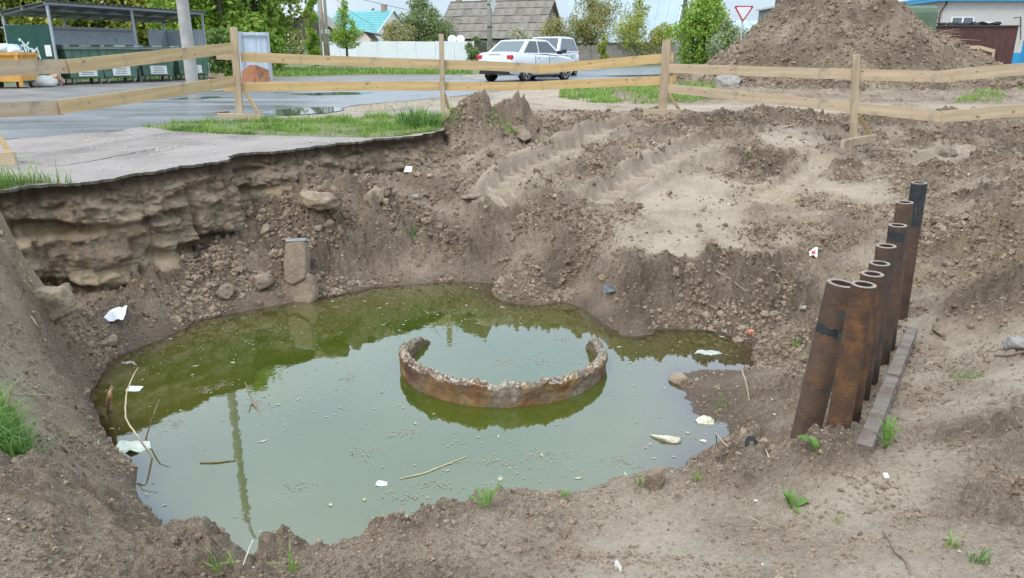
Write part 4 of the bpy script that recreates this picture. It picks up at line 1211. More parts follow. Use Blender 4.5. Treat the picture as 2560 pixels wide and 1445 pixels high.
for i, (kd, q) in enumerate(rows):
    if kd == 'o': rad = np.full(NA, RO); zz = np.where(q < 0, q, q * hh)
    elif kd == 'i': rad = np.full(NA, RI); zz = np.where(q < 0, q, q * hh)
    else:
        rad = RO + (RI - RO) * q
        zz = hh * (.88 + .16 * math.sin(PI * q)) + .02 * perlin(deg / 2.3, deg * 0 + q * 3, 8)
    rad = rad + .010 * fbm(deg / 6, np.zeros(NA) + (q if kd != 't' else 1) * 2.2, 9, 3) * (1 if q > 0 else 0)
    rad = rad + (.010 * np.abs(fbm(deg / 2.2, np.zeros(NA) + q * 6, 10, 3)) if (kd != 'i' and q > .5) else 0)
    Vr[i, :, 0] = rc[0] + rad * np.cos(phi); Vr[i, :, 1] = rc[1] + rad * np.sin(phi); Vr[i, :, 2] = WATER_Z + zz
    hat[i] = 1.0 if kd == 't' else (max(0, q) if kd == 'o' else max(0, q) * .8)
Fr = gridfaces(len(rows), NA)
def _ring_mat():
    m = bpy.data.materials.new('stained_concrete'); m.use_nodes = True; nt = m.node_tree; L = nt.links.new; p = nt.nodes['Principled BSDF']
    tc = _n(nt, 'ShaderNodeTexCoord'); a = _n(nt, 'ShaderNodeAttribute', attribute_name='rimness')
    n1 = _n(nt, 'ShaderNodeTexNoise', Scale=4.0, Detail=6, Roughness=.6); n2 = _n(nt, 'ShaderNodeTexNoise', Scale=38, Detail=5, Roughness=.7); n3 = _n(nt, 'ShaderNodeTexNoise', Scale=7.0, Detail=4)
    for q in (n1, n2, n3): L(tc.outputs['Object'], q.inputs['Vector'])
    r = _n(nt, 'ShaderNodeValToRGB'); e = r.color_ramp.elements
    e[0].position = .32; e[0].color = (.075, .034, .020, 1); e[1].position = .68; e[1].color = (.30, .25, .17, 1)
    x = e.new(.44); x.color = (.15, .068, .022, 1); x = e.new(.54); x.color = (.24, .135, .045, 1); x = e.new(.6); x.color = (.16, .125, .09, 1)
    L(n1.outputs['Fac'], r.inputs[0])
    # chalky broken edge with dirt in it
    ad = _n(nt, 'ShaderNodeMath', operation='MULTIPLY_ADD'); L(n2.outputs['Fac'], ad.inputs[0]); ad.inputs[1].default_value = 1.1; L(a.outputs['Fac'], ad.inputs[2])
    mr = _n(nt, 'ShaderNodeMapRange'); L(ad.outputs[0], mr.inputs[0]); mr.inputs[1].default_value = 1.50; mr.inputs[2].default_value = 1.66
    m1 = _n(nt, 'ShaderNodeMix', data_type='RGBA'); L(mr.outputs[0], m1.inputs[0]); L(r.outputs[0], m1.inputs[6]); m1.inputs[7].default_value = (.50, .46, .38, 1)
    m3 = _n(nt, 'ShaderNodeMapRange'); L(n3.outputs['Fac'], m3.inputs[0]); m3.inputs[1].default_value = .52; m3.inputs[2].default_value = .60
    a2 = _n(nt, 'ShaderNodeAttribute', attribute_name='muddy'); mm = _n(nt, 'ShaderNodeMath', operation='MAXIMUM')
    mq = _n(nt, 'ShaderNodeMath', operation='MULTIPLY'); L(m3.outputs[0], mq.inputs[0]); mq.inputs[1].default_value = .6
    L(mq.outputs[0], mm.inputs[0]); L(a2.outputs['Fac'], mm.inputs[1])
    m2 = _n(nt, 'ShaderNodeMix', data_type='RGBA'); L(mm.outputs[0], m2.inputs[0]); L(m1.outputs[2], m2.inputs[6]); m2.inputs[7].default_value = (.115, .085, .06, 1)
    L(m2.outputs[2], p.inputs['Base Color']); p.inputs['Roughness'].default_value = .85
    b = _n(nt, 'ShaderNodeBump', Strength=.9, Distance=.02); L(n2.outputs['Fac'], b.inputs['Height']); L(b.outputs[0], p.inputs['Normal'])
    return m
me = npmesh('well_ring', Vr.reshape(-1, 3) - np.array([rc[0], rc[1], WATER_Z]), Fr, True)
attr(me, 'rimness', hat); mud_a = np.clip(sstep(205, 170, deg) * .9 + sstep(340, 365, deg) * .75 + .55 * np.exp(-((deg - 222) / 9) ** 2) + .3 * np.exp(-((deg - 268) / 4) ** 2), 0, .9)
attr(me, 'muddy', np.repeat(mud_a[None] * (.8 + .4 * perlin(deg / 3, deg * 0, 13)[None]), len(rows), 0))
o = link('well_ring', me, _ring_mat()); o.location = (rc[0], rc[1], WATER_Z)
tag(o, 'broken round concrete well ring, rust stained with a chalky rim, in the green water', 'well ring')

KW = (1 - WATER_Z) / 2.244                # distances noted for the first guess of the water level
# ------------------------------------------------------------------ lumps, stones, litter, sticks
def rock(name, label, cat, c, size, mt, seed, rot=0.0, sink=.25, group=None, sub=3, blocky=.0):
    size = tuple(q * 1.0 for q in size)
    r = np.random.default_rng(seed)
    bm = bmesh.new(); bmesh.ops.create_icosphere(bm, subdivisions=sub + 1, radius=1)
    v = np.array([q.co for q in bm.verts]); f = np.array([[q.index for q in fc.verts] for fc in bm.faces]); bm.free()
    v = np.sign(v) * np.abs(v) ** .8
    for k in range(8):                       # flat cuts give facets
        n = r.normal(size=3); n /= np.linalg.norm(n); dd = r.uniform(.5, .85)
        ex = np.clip(v @ n - dd, 0, None); v = v - ex[:, None] * n * .9
    a = r.uniform(0, 9, 6)
    v = v * (1 + .07 * np.sin(v[:, 0] * 5 + a[0]) * np.sin(v[:, 1] * 6 + a[1]) + .05 * np.sin(v[:, 2] * 9 + a[2]) * np.sin(v[:, 0] * 8 + a[3]) + .09 * (fbm(v[:, 0] * 2.2 + a[4], v[:, 1] * 2.2 + v[:, 2] * 1.7, seed, 4, .6)) + r.normal(0, .008, len(v)))[:, None]
    v = v * np.array(size) / 2
    cs, sn = math.cos(rot), math.sin(rot)
    v = np.stack([v[:, 0] * cs - v[:, 1] * sn, v[:, 0] * sn + v[:, 1] * cs, v[:, 2]], 1)
    o = link(name, npmesh(name, v, f, True), mt)
    o.location = (c[0], c[1], c[2] + size[2] * (.5 - sink))
    tag(o, label, cat, group)
    return o


ROCKS = [('limestone_block', 'large pale limestone block in the left bank at the path', 'rock', (130, 775), (.36, .26, .38), M_LIME, 1), ('boulder', 'long pale boulder sticking out under the path edge', 'rock', (790, 500), (.62, .4, .22), M_LIME, 2),
         ('boulder', 'rounded sandy boulder below the path corner, right of the long one', 'rock', (935, 500), (.27, .25, .30), M_LIME, 3), ('boulder', 'brown boulder among clods left of the asphalt slab', 'rock', (650, 705), (.30, .26, .22), M_CLODM, 4),
         ('stone', 'dark grey stone lying on the slope below the path corner', 'stone', (1037, 497), (.11, .1, .09), M_STONE, 5), ('clod', 'big brown clod standing alone right of the steel pipes', 'clod', (2352, 828), (.17, .13, .11), M_CLODM, 6),
         ('stone', 'smooth grey stone at the right edge above the twig', 'stone', (2545, 868), (.16, .13, .12), M_STONE, 7), ('clod', 'round dark clod lying in the rut below the right fence post', 'clod', (2372, 388), (.27, .25, .18), M_CLODM, 8),
         ('stone', 'brown stone standing half in the water right of the well ring', 'stone', (1698, 955), (.17, .11, .12), M_LIME, 9), ('clod', 'upright brown clod on the near bank at the water', 'clod', (1638, 1212), (.10, .08, .16), M_CLODM, 10),
         ('clod', 'black round lump in the mud left of the pipes', 'clod', (1882, 1112), (.085, .08, .09), M_BLACK, 11), ('stone', 'pale stone at the foot of the soil heap behind the fence', 'stone', (1815, 212), (.95, .6, .5), M_STONE, 12),
         ('clod', 'dark brown clod on the slope left of the asphalt slab', 'clod', (668, 578), (.2, .16, .16), M_CLODM, 13), ('stone', 'small grey chip left of the thickest pipe on the slope', 'stone', (2008, 770), (.07, .06, .06), M_STONE, 14),
         ('clod', 'flat brown clod at the shore below the dozed patch', 'clod', (1420, 735), (.18, .12, .09), M_CLODM, 15), ('stone', 'white pebble on the left bank above the water', 'stone', (279, 1252), (.03, .028, .024), M_LIME, 16),
         ('clod', 'cracked brown block of soil at the far shore left of the slab', 'clod', (560, 735), (.22, .18, .17), M_CLODM, 17), ('clod', 'lump of soil beside the white sheet', 'clod', (270, 858), (.2, .15, .11), M_CLODM, 18),
         ('clod', 'square clod on the dozed patch near its right end', 'clod', (1862, 558), (.13, .11, .11), M_CLODM, 19), ('clod', 'brown clod at the left fence foot', 'clod', (552, 283), (.36, .2, .07), M_CLODM, 20),
         ('clod', 'large turned clod at the top of the ramp beside the grassy lump', 'clod', (1300, 340), (.42, .3, .26), M_CLODM, 21), ('stone', 'flat pale slab of crust left of the first wheel rut', 'stone', (1175, 492), (.26, .16, .06), M_CLODM, 22),
         ('stone', 'grey stone on the slope below the fence post with the slanted foot', 'stone', (2440, 540), (.14, .12, .1), M_CLODM, 23), ('clod', 'brown clod by the shore behind the brick chip', 'clod', (1845, 852), (.1, .09, .07), M_CLODM, 24)]
for nm, lb, ct, pxy, sz_, mt, sd_ in ROCKS:
    p = hit(*pxy, water=True)
    rock(nm, lb, ct, p, sz_, mt, sd_, rot=sd_ * 1.3, sink=.42)
rn = np.random.default_rng(99)
# chunk of asphalt standing on edge in the slope
ps = hit(742, 745); th = thing('asphalt_slab', 'broken slab of grey asphalt standing on edge above the water', 'slab', ps)
top = at(741, 606, ps[1] + .22)
ln = top - ps; ln_n = ln / np.linalg.norm(ln); sx = np.array([.97, -.22, .08]); sx -= ln_n * (sx @ ln_n); sx /= np.linalg.norm(sx); th_n = np.cross(sx, ln_n)
mb = MB(ps)
Lh = np.linalg.norm(ln)
outl = [(-.11, Lh * .30), (-.02, Lh * .22), (.12, Lh * .33), (.135, Lh * .7), (.12, Lh), (-.10, Lh * .985), (-.125, Lh * .66)]
M_SLAB = mk('slab_underside', (.16, .115, .078), (.25, .185, .128), 9, .9, 1.0, 30)
mb.prism([ps + sx * a_ + ln_n * b_ - th_n * .06 for a_, b_ in outl], th_n * .12); mb.build('crust', M_SLAB, th, bevel=.012)
mb = MB(ps); out2 = [(-.24, -.03), (-.05, -.12), (.16, -.08), (.20, .05), (.16, Lh * .40), (.03, Lh * .50), (-.12, Lh * .36), (-.20, Lh * .16)]
mb.prism([ps + sx * a_ + ln_n * b_ - th_n * .13 for a_, b_ in out2], th_n * .16 + sx * .03); mb.build('soil_chunk', M_SLAB, th, bevel=.025)
mb = MB(ps); mb.box(top + ln_n * .018 + sx * .012, (.235, .10, .035), (sx, th_n, ln_n)); mb.build('asphalt_top', mk('slab_asphalt', (.24, .25, .25), (.32, .33, .33), 30, .8, .6, 60), th, bevel=.006)


def leafsheet(name, label, cat, c, poly, mt, tilt=(0, 0), lift=.01, seed=0, th=.003, off_h=.012, red=None):
    """a crumpled thin piece lying on the ground: own outline, small thickness and folds"""
    poly = [(x * 1.0, y * 1.0) for x, y in poly]
    bm = bmesh.new(); vs = [bm.verts.new((x, y, 0)) for x, y in poly]; bm.faces.new(vs)
    bmesh.ops.triangulate(bm, faces=list(bm.faces)); bmesh.ops.subdivide_edges(bm, edges=list(bm.edges), cuts=3, use_grid_fill=True)
    for v in bm.verts:
        v.co.z = off_h * float(fbm(np.array([v.co.x * 14]), np.array([v.co.y * 14]), seed, 2)[0]) + tilt[0] * v.co.x + tilt[1] * v.co.y
    r_ = bmesh.ops.extrude_face_region(bm, geom=list(bm.faces))
    for g in r_['geom']:
        if isinstance(g, bmesh.types.BMVert): g.co.z -= th
    bmesh.ops.recalc_face_normals(bm, faces=list(bm.faces))
    me = bpy.data.meshes.new(name); bm.to_mesh(me); bm.free()
    o = link(name, me, mt); o.location = (c[0], c[1], c[2] + lift)
    return tag(o, label, cat)


p = hit(287, 800); leafsheet('paper_sheet', 'bright white sheet of paper on the left bank above the water', 'litter', p, [(-.095, -.015), (.015, -.045), (.095, -.035), (.085, .09), (-.02, .095)], M_WHITE, (.05, .7), .035, 3, off_h=.02)
p = hit(1020, 432); leafsheet('paper_scrap', 'small yellow white paper scrap on the bank below the path corner', 'litter', p, [(-.05, -.03), (.05, -.035), (.06, .03), (-.03, .05)], M_WHITE, (.1, .8), .05, 4)
p = hit(2033, 642); o = leafsheet('wrapper', 'crumpled white wrapper with a red print left of the pipes', 'litter', p, [(-.055, -.04), (.025, -.045), (.055, .055), (.01, .045), (-.04, .015)], M_PAPER, (0, .6), .045, 5, off_h=.025)
m_ = MB(); m_.prism([(-.04, -.036, .0), (0, -.04, .0), (.012, -.01, .02), (-.03, -.012, .02)], (0, -.004, .006)); m_.build('red_print', M_RED, o)
p = hit(1530, 728); leafsheet('plastic_piece', 'dark grey piece of torn plastic on the mud bank above the water', 'litter', p, [(-.09, -.03), (.0, -.05), (.05, -.01), (.10, .06), (.02, .03), (-.08, .04)], mk('dark_plastic_bag', (.05, .055, .06), (.12, .12, .13), 12, .35), (.1, .35), .03, 6, off_h=.03)
p = hit(1877, 834); m_ = MB(); m_.box((0, 0, .015), (.052, .042, .038), (np.array([.95, .3, 0]), np.array([-.3, .95, .1]), np.array([0, -.1, 1.0]))); o = m_.build('brick_chip', mk('brick', (.48, .17, .10), (.55, .23, .14), 20, .85), None, bevel=.006); o.location = p; tag(o, 'small orange red brick chip at the right shore', 'brick')
# pieces of foam and plastic in the water
for k, (px, py, sz_, lb) in enumerate([(1668, 1097, (.24, .10, .05), 'long dirty white piece of foam floating at the right of the pond'), (1762, 1053, (.13, .11, .06), 'lumpy white foam piece at the muddy right shore'),
                                      (1757, 1103, (.05, .035, .018), 'tiny white foam crumb beside the long foam piece')]):
    q = fl(px, py); rock('foam_piece', lb, 'litter', q, sz_, M_FOAM, 60 + k, rot=-.35, sink=.45)
q = fl(330, 1122); leafsheet('plastic_bag', 'pale grey plastic bag half sunk at the left shore', 'litter', q, [(-.11, -.05), (.06, -.06), (.13, .0), (.08, .07), (-.08, .06)], mk('wet_bag', (.50, .52, .47), (.38, .42, .33), 9, .25), (0, .1), .012, 9, off_h=.03)
q = fl(335, 975); leafsheet('plastic_scrap', 'small white plastic scrap floating at the left of the pond', 'litter', q, [(-.06, -.02), (.06, -.03), (.06, .03), (-.05, .03)], M_BAG, (0, .15), .008, 10, off_h=.015)
q = fl(950, 1212); leafsheet('plastic_scrap', 'white and brown scrap floating in the near middle of the pond', 'litter', q, [(-.025, -.015), (.045, -.01), (.04, .02), (-.02, .018)], M_BAG, (0, .3), .008, 11, off_h=.012)
q = fl(1768, 883); leafsheet('plastic_film', 'grey plastic film floating in the far right corner of the pond', 'litter', q, [(-.12, -.02), (.03, -.05), (.13, -.01), (.08, .05), (-.07, .05)], mk('grey_film', (.30, .31, .28), (.42, .42, .37), 12, .3), (0, .05), .006, 12, off_h=.01)
p = hit(1545, 1425); leafsheet('leaf_curl', 'curled grey dry leaf on the near ground at the bottom edge', 'litter', p, [(-.010, -.022), (.008, -.025), (.014, .0), (.0, .024), (-.012, .02)], mk('grey_leaf', (.36, .34, .31), (.5, .48, .45), 20, .8), (.5, .6), .012, 13, off_h=.012)
p = hit(2214, 1193); leafsheet('paper_chip', 'tiny white paper chip on the ground right of the plantain', 'litter', p, [(-.010, -.010), (.010, -.012), (.011, .010), (-.008, .012)], M_WHITE, (.1, .5), .010, 14, off_h=.002, th=.002)
p = hit(2535, 1205); rock('stone', 'elongated white chip on the clods at the right edge', 'stone', p, (.024, .02, .05), M_LIME, 77, sink=.2)


def stick(name, label, cat, pts, rad, mt, group=None):
    o0 = np.asarray(pts[0], float); mb = MB(o0)
    n = len(pts); t = np.linspace(0, n - 1, n * 6); P = [[np.interp(t, range(n), [q[k] for q in pts])] for k in range(3)]
    P = np.array(P)[:, 0].T
    for _ in range(3):
        P[1:-1] = (P[:-2] + 2 * P[1:-1] + P[2:]) / 4
    jr = np.random.default_rng(int(abs(o0[0] * 1e4)) % 9999)
    P = P + jr.normal(0, rad[0] * .18, P.shape)
    R_ = np.interp(np.linspace(0, 1, len(P)), np.linspace(0, 1, len(rad)), rad)
    mb.tube(P, list(R_), 7); o = mb.build(name, mt, None, smooth=True); o.location = o0
    return tag(o, label, cat, group)


def onwater(px, py, up_=0.004): q = fl(px, py); q[2] += up_; return q


p0, p1 = hit(-30, 1270), hit(120, 980)
stick('dry_straw', 'long pale dry stem arching over the left bank', 'stem', [p0 + (0, 0, .01), at(50, 1145, p0[1] * .62 + p1[1] * .38 - .05) + (0, 0, 0), at(105, 1070, p0[1] * .35 + p1[1] * .65), at(131, 1015, p1[1]), at(124, 988, p1[1] + .06), p1 + (0, .05, .0)], [.006, .006, .005, .003], M_STALK)
stick('dry_straw', 'thin pale stem lying across the left bank by the grass tuft', 'stem', [hit(40, 990) + (0, 0, .01), hit(90, 991) + (0, 0, .012), hit(143, 992) + (0, 0, .01)], [.004, .003], M_STALK)
stick('dry_straw', 'pale dry stem curving up out of the water at the left shore', 'stem', [onwater(385, 1142, -.03), at(345, 1092, 3.79 * KW), at(312, 1045, 3.92 * KW), at(315, 985, 4.01 * KW), at(330, 945, 4.10 * KW), at(345, 918, 4.15 * KW)], [.006, .005, .003], M_STALK)
stick('twig', 'thin twig leaning in the water beside the curving stem', 'twig', [onwater(362, 1095, -.02), at(380, 1045, 4.03 * KW), at(399, 998, 4.13 * KW)], [.005, .004], M_TWIG)
stick('twig', 'brown twig floating upright in the green reflection', 'twig', [onwater(655, 1040, -.01), onwater(630, 1005, .015), at(612, 955, 4.64 * KW)], [.009, .007, .004], M_TWIG)
stick('twig', 'dark twig lying flat on the water under the lamp reflection', 'twig', [onwater(500, 1158), onwater(540, 1157, .006), onwater(590, 1152)], [.005, .007, .003], M_TWIG)
stick('driftwood', 'orange brown piece of bark standing at the left shore', 'bark', [onwater(270, 1020, -.02), at(272, 995, 4.03 * KW), at(280, 965, 4.08 * KW)], [.016, .018, .008], mk('wet_bark', (.24, .13, .06), (.34, .22, .12), 14, .8))
stick('reed', 'yellowish reed stem floating in the near part of the pond', 'stem', [onwater(1000, 1198), onwater(1060, 1185), onwater(1110, 1165), onwater(1165, 1143)], [.003, .004, .003], M_STALK)
stick('stick', 'brown branch lying on the near ground at the bottom right', 'stick', [hit(2290, 1470) + (0, 0, .006), hit(2262, 1402) + (0, 0, .008), hit(2238, 1385) + (0, 0, .007), hit(2222, 1350) + (0, 0, .007), hit(2206, 1328) + (0, 0, .004)], [.006, .0055, .005, .003], M_TWIG)
stick('stick', 'small dark stick at the right edge below the grey stone', 'stick', [hit(2487, 892) + (0, 0, .01), hit(2525, 893) + (0, 0, .014), hit(2570, 882) + (0, 0, .012)], [.006, .009, .008], M_TWIG)
stick('dry_straw', 'pale straw on the mud left of the pipes', 'stem', [hit(1890, 1065) + (0, 0, .01), hit(1905, 1105) + (0, 0, .012), hit(1922, 1147) + (0, 0, .008)], [.004, .003], M_STALK)
stick('dry_straw', 'pale straw lying at the right shore of the pond', 'stem', [hit(1788, 1085) + (0, 0, .01), hit(1815, 1118) + (0, 0, .012), hit(1850, 1140) + (0, 0, .01)], [.0035, .003], M_STALK)
q_ = hit(1874, 1005); stick('dry_straw', 'upright straw in the mud between pond and pipes', 'stem', [q_, at(1866, 960, q_[1] + .03), at(1855, 925, q_[1] + .08)], [.005, .004], M_STALK)
stick('twig', 'brown twig on the mud slope below the dozed patch', 'twig', [hit(1790, 680) + (0, 0, .01), hit(1820, 700) + (0, 0, .02), hit(1862, 728) + (0, 0, .01)], [.012, .011, .006], M_TWIG)
stick('twig', 'forked pale twig on the mud below the fence', 'twig', [hit(1955, 322) + (0, 0, .02), hit(1980, 318) + (0, 0, .03), hit(2012, 300) + (0, 0, .03)], [.012, .01, .006], M_STALK)
RP = lambda px, py: hit(px, py) + np.array([.0, -.03, .02])
stick('root', 'thin root hanging on the left bank', 'root', [RP(45, 610), RP(52, 650), RP(70, 690), RP(85, 705), RP(78, 720)], [.005, .004, .003], M_STALK)
stick('root', 'thin root hanging below the limestone block', 'root', [RP(82, 790), RP(100, 815), RP(125, 850)], [.005, .004, .003], M_STALK)

# floating specks: nobody could count them
rn = np.random.default_rng(5)
nfl = 3600
ax_ = rn.uniform(-3.9, 3.0, nfl * 3); ay_ = rn.uniform(3.5, 9.6, nfl * 3)
dpt = WATER_Z - H(ax_, ay_)
dens = .12 + .88 * sstep(-.1, .55, fbm(ax_ * 1.1, ay_ * 1.1, 44, 3)) + .4 * sstep(6, 8.1, ay_)
m_ = (dpt > .03) & (rn.random(nfl * 3) < dens) & ~((np.hypot(ax_ - rc[0], ay_ - rc[1]) < RO + .03) & (np.hypot(ax_ - rc[0], ay_ - rc[1]) > RI - .03))
ax_, ay_ = ax_[m_][:nfl], ay_[m_][:nfl]
n_ = len(ax_)
ang = rn.uniform(0, PI, n_); ll = np.clip(rn.lognormal(-5.0, .6, n_), .0025, .035); ww = ll * rn.uniform(.12, .6, n_)
loc = np.stack([np.cos(ang), np.sin(ang)], 1); per = np.stack([-np.sin(ang), np.cos(ang)], 1)
c2 = np.stack([ax_, ay_], 1)
jig = lambda: rn.uniform(.6, 1.3, n_)[:, None]
pts = [c2 + loc * (ll[:, None] * jig()), c2 + per * (ww[:, None] * jig()), c2 - loc * (ll[:, None] * jig()), c2 - per * (ww[:, None] * jig())]
Vf = np.stack([np.c_[q, np.full(n_, WATER_Z + .003) + rn.uniform(0, .001, n_)] for q in pts], 1).reshape(-1, 3)
me = npmesh('specks', Vf, np.arange(n_ * 4).reshape(-1, 4))
tag(link('floating_specks', me, mk('floating_scum', (.20, .20, .10), (.42, .40, .30), 40, .6, c3=(.20, .13, .10), s3=1.4, t3=.58)), 'pale scum, seeds and leaf bits floating on the pond', None, None, 'stuff')
# rafts of brown litter
ras = [(1345, 1140), (1000, 1085), (905, 1130), (745, 1215), (870, 945), (1265, 905), (1540, 1155), (640, 1010), (440, 1060), (520, 975), (1085, 1215), (1400, 845), (560, 965), (1010, 1240), (1345, 905), (1240, 1155)]
Vs, Fs = [], []
for k, (px, py) in enumerate(ras):
    q = fl(px, py)
    for i in range(34):
        a_ = rn.uniform(0, PI); l_ = rn.uniform(.003, .018); w_ = rn.uniform(.0007, .0025)
        cx_, cy_ = q[0] + rn.normal(0, .055), q[1] + rn.normal(0, .04)
        u_ = np.array([math.cos(a_), math.sin(a_)]); v_ = np.array([-u_[1], u_[0]])
        b_ = len(Vs)
        for s1, s2 in ((1, 1), (-1, 1), (-1, -1), (1, -1)):
            pp_ = np.array([cx_, cy_]) + u_ * l_ * s1 + v_ * w_ * s2; Vs.append((pp_[0], pp_[1], WATER_Z + .0045 + .0001 * (i % 5)))
        Fs.append((b_, b_ + 1, b_ + 2, b_ + 3))
tag(link('floating_litter', npmesh('rafts', Vs, Fs), mk('brown_bits', (.20, .14, .11), (.36, .29, .22), 30, .7)), 'small rafts of brown plant bits floating on the pond', None, None, 'stuff')
# pale chips strewn on the mud
nch = 420
hx = rn.uniform(0, 2560, nch); hy = 300 + 1145 * rn.random(nch)
Vs, Fs = [], []
cy_ = .9 + 11.5 * rn.random(nch) ** 1.2; cx_ = (rn.random(nch) * 2 - 1) * .72 * (cy_ + .4)
czz = H(cx_, cy_)
okc = (czz > WATER_Z + .02) & ~in_poly(cx_, cy_, STREET_SIDE)
Vh, Fh = scatter_mesh(np.stack([cx_, cy_, czz], 1)[okc], np.clip(rn.lognormal(-5.2, .5, okc.sum()), .003, .022) * (.22 + .15 * cy_[okc]), clod_meshes(6, 77), rn)
tag(link('pale_chips', npmesh('chips', Vh, Fh), mk('pale_chip', (.42, .37, .30), (.58, .54, .47), 9, .8)), 'pale stone and shell chips strewn over the mud', None, None, 'stuff')

# ------------------------------------------------------------------ heap of dug soil
pc = np.array([at(2072, 150, 27.5)[0], 27.5])
def pile_h(x, y):
    dx, dy = x - pc[0], y - pc[1]; dx = np.where(dx > 0, dx * (1 - .26 * sstep(1.6, 5.0, dx)), dx)
    r = np.hypot(dx, dy * .92); a = np.arctan2(dy, dx)
    rr = r * (1 + .05 * np.sin(a * 3 + 1) + .035 * np.sin(a * 7)) + .28 * fbm(x * .45, y * .45, 201, 3)
    h = 3.85 - np.sqrt((rr * .94) ** 2 + .4) + .4
    foot = .42 * np.exp(-((rr - 5.0) / 1.2) ** 2) * (1 + .8 * fbm(x * .5, y * .5, 207, 2))      # loose soil run out at the foot
    h = np.maximum(h, -.3 + foot)
    run = fbm(a * 9, r * .35, 203, 3)
    f1, v1 = worley(x / .5, y / .5, 204); f2, v2 = worley(x / .2, y / .2, 205)
    rel = .13 * v1 ** 2 * np.clip(1 - 1.5 * f1 ** 2, 0, 1) + .09 * v2 ** 1.5 * np.clip(1 - 1.7 * f2 ** 2, 0, 1) + .10 * run * sstep(.5, 2, r) + .17 * np.abs(fbm(x * 2.2, y * 2.2, 209, 4, .6)) + .05 * fbm(x * 3.5, y * 3.5, 206, 4)
    h2 = -.05 + sstep(8.2, 6.2, rr) * .0
    return street(y) + h + rel * sstep(9.0, 6.5, rr) - .25 * sstep(7.0, 8.6, rr)
n_ = 330
gx = np.linspace(pc[0] - 9, pc[0] + 9, n_); gy = np.linspace(pc[1] - 8.6, pc[1] + 8.6, n_)
GX, GY = np.meshgrid(gx, gy); PZ = pile_h(GX, GY)
me = npmesh('heap', np.stack([GX, GY, PZ], -1).reshape(-1, 3) - np.array([pc[0], pc[1], street(pc[1])]), gridfaces(n_, n_), True)
attr(me, 'crumb', .78 + .35 * fbm(GX * .7, GY * .7, 208, 3)); attr(me, 'sand', np.zeros(GX.size)); attr(me, 'wet', np.zeros(GX.size))
o = link('soil_heap', me, M_MUD); o.location = (pc[0], pc[1], street(pc[1])); tag(o, 'tall heap of dug brown soil behind the plank fence', 'soil heap')
rn = np.random.default_rng(31)
NQ = 22000
qa = rn.uniform(0, 2 * PI, NQ); qr = 6.8 * np.sqrt(rn.random(NQ)); qx, qy = pc[0] + qr * np.cos(qa), pc[1] + qr * np.sin(qa)
qx = np.where(qx > pc[0], pc[0] + (qx - pc[0]) / .85, qx)
crumbs('clods', np.stack([qx, qy, pile_h(qx, qy)], 1) - np.array([pc[0], pc[1], street(pc[1])]), np.clip(rn.lognormal(-3.75, .5, NQ), .012, .11), None, M_CRUMB, o)

# ------------------------------------------------------------------ trees and shrubs
def leaf_cloud(blobs, n, size, rng, flat=.5):
    """blobs: (centre, radii); leaf sized quads spread through shells of the blobs"""
    wts = np.array([b[1][0] * b[1][1] * b[1][2] for b in blobs]) ** .7; wts /= wts.sum()
    pick = rng.choice(len(blobs), n, p=wts)
    C = np.array([b[0] for b in blobs])[pick]; R = np.array([b[1] for b in blobs])[pick]
    d = rng.normal(size=(n, 3)); d /= np.linalg.norm(d, axis=1)[:, None]
    rad = rng.random(n) ** .45
    rad *= 1 + .22 * fbm(d[:, 0] * 2 + pick, d[:, 1] * 2 + d[:, 2] * 2, 3, 2)
    P = C + d * R * rad[:, None]
    # twigs: pull leaves together into little clumps
    q = np.floor(P / (size * 5)); h = np.sin(q @ np.array([12.9, 78.2, 37.7])) * 43758.5; h -= np.floor(h)
    keep = h > .34
    P = P[keep]; n = len(P)
    a = rng.normal(size=(n, 3)); a /= np.linalg.norm(a, axis=1)[:, None]
    b = np.cross(a, rng.normal(size=(n, 3))); b /= np.linalg.norm(b, axis=1)[:, None]
    s = size * rng.uniform(.55, 1.3, n)[:, None]
    V = np.stack([P + a * s, P + b * s * .55, P - a * s, P - b * s * .55], 1).reshape(-1, 3)
    return V, np.arange(n * 4).reshape(-1, 4)


def tree(name, label, base, h, blobs, n, leaf, size=.10, trunk=.12, th=None, blossom=0, group=None, seed=1, cat='tree', limbs=True, lean=0.0):
    rng = np.random.default_rng(seed)
    t = thing(name, label, cat, base, group=group)
    bl = [(np.array(c, float), np.array(r, float)) for c, r in blobs]
    th = th or h * .75
    mb = MB()
    tip = np.array([lean, 0, th])
    pts = [np.array([0, 0, -.1]), np.array([.02, .01, th * .3]) + tip * (.3, .3, 0), np.array([-.03, .02, th * .65]) + tip * (.65, .65, 0), tip]
    mb.tube(pts, [trunk * 1.15, trunk * .9, trunk * .6, trunk * .2], 8)
    if limbs:
        for c, r in bl:
            z0 = min(th * .9, max(th * .22, c[2] - r[2] * .8)); s0 = np.array([lean * z0 / th, 0, z0])
            e = c + rng.normal(0, .15, 3) * r
            mid = (s0 + e) / 2 + rng.normal(0, .06, 3) * h * .3
            mb.tube([s0, mid, e], [trunk * .45, trunk * .28, trunk * .08], 6)
            for _ in range(4):
                e2 = e + rng.normal(0, .6, 3) * r; mb.tube([mid * .4 + e * .6, (e + e2) / 2, e2], [trunk * .16, trunk * .1, trunk * .03], 4)
    mb.build('trunk', M_BARK, t, smooth=True)
    V, F = leaf_cloud(bl, n, size, rng)
    link('crown', npmesh('crown', V, F), leaf, t)
    if blossom:
        V, F = leaf_cloud(bl, blossom, size * .75, rng)
        link('blossom', npmesh('blossom', V, F), M_BLOSSOM, t)
    return t


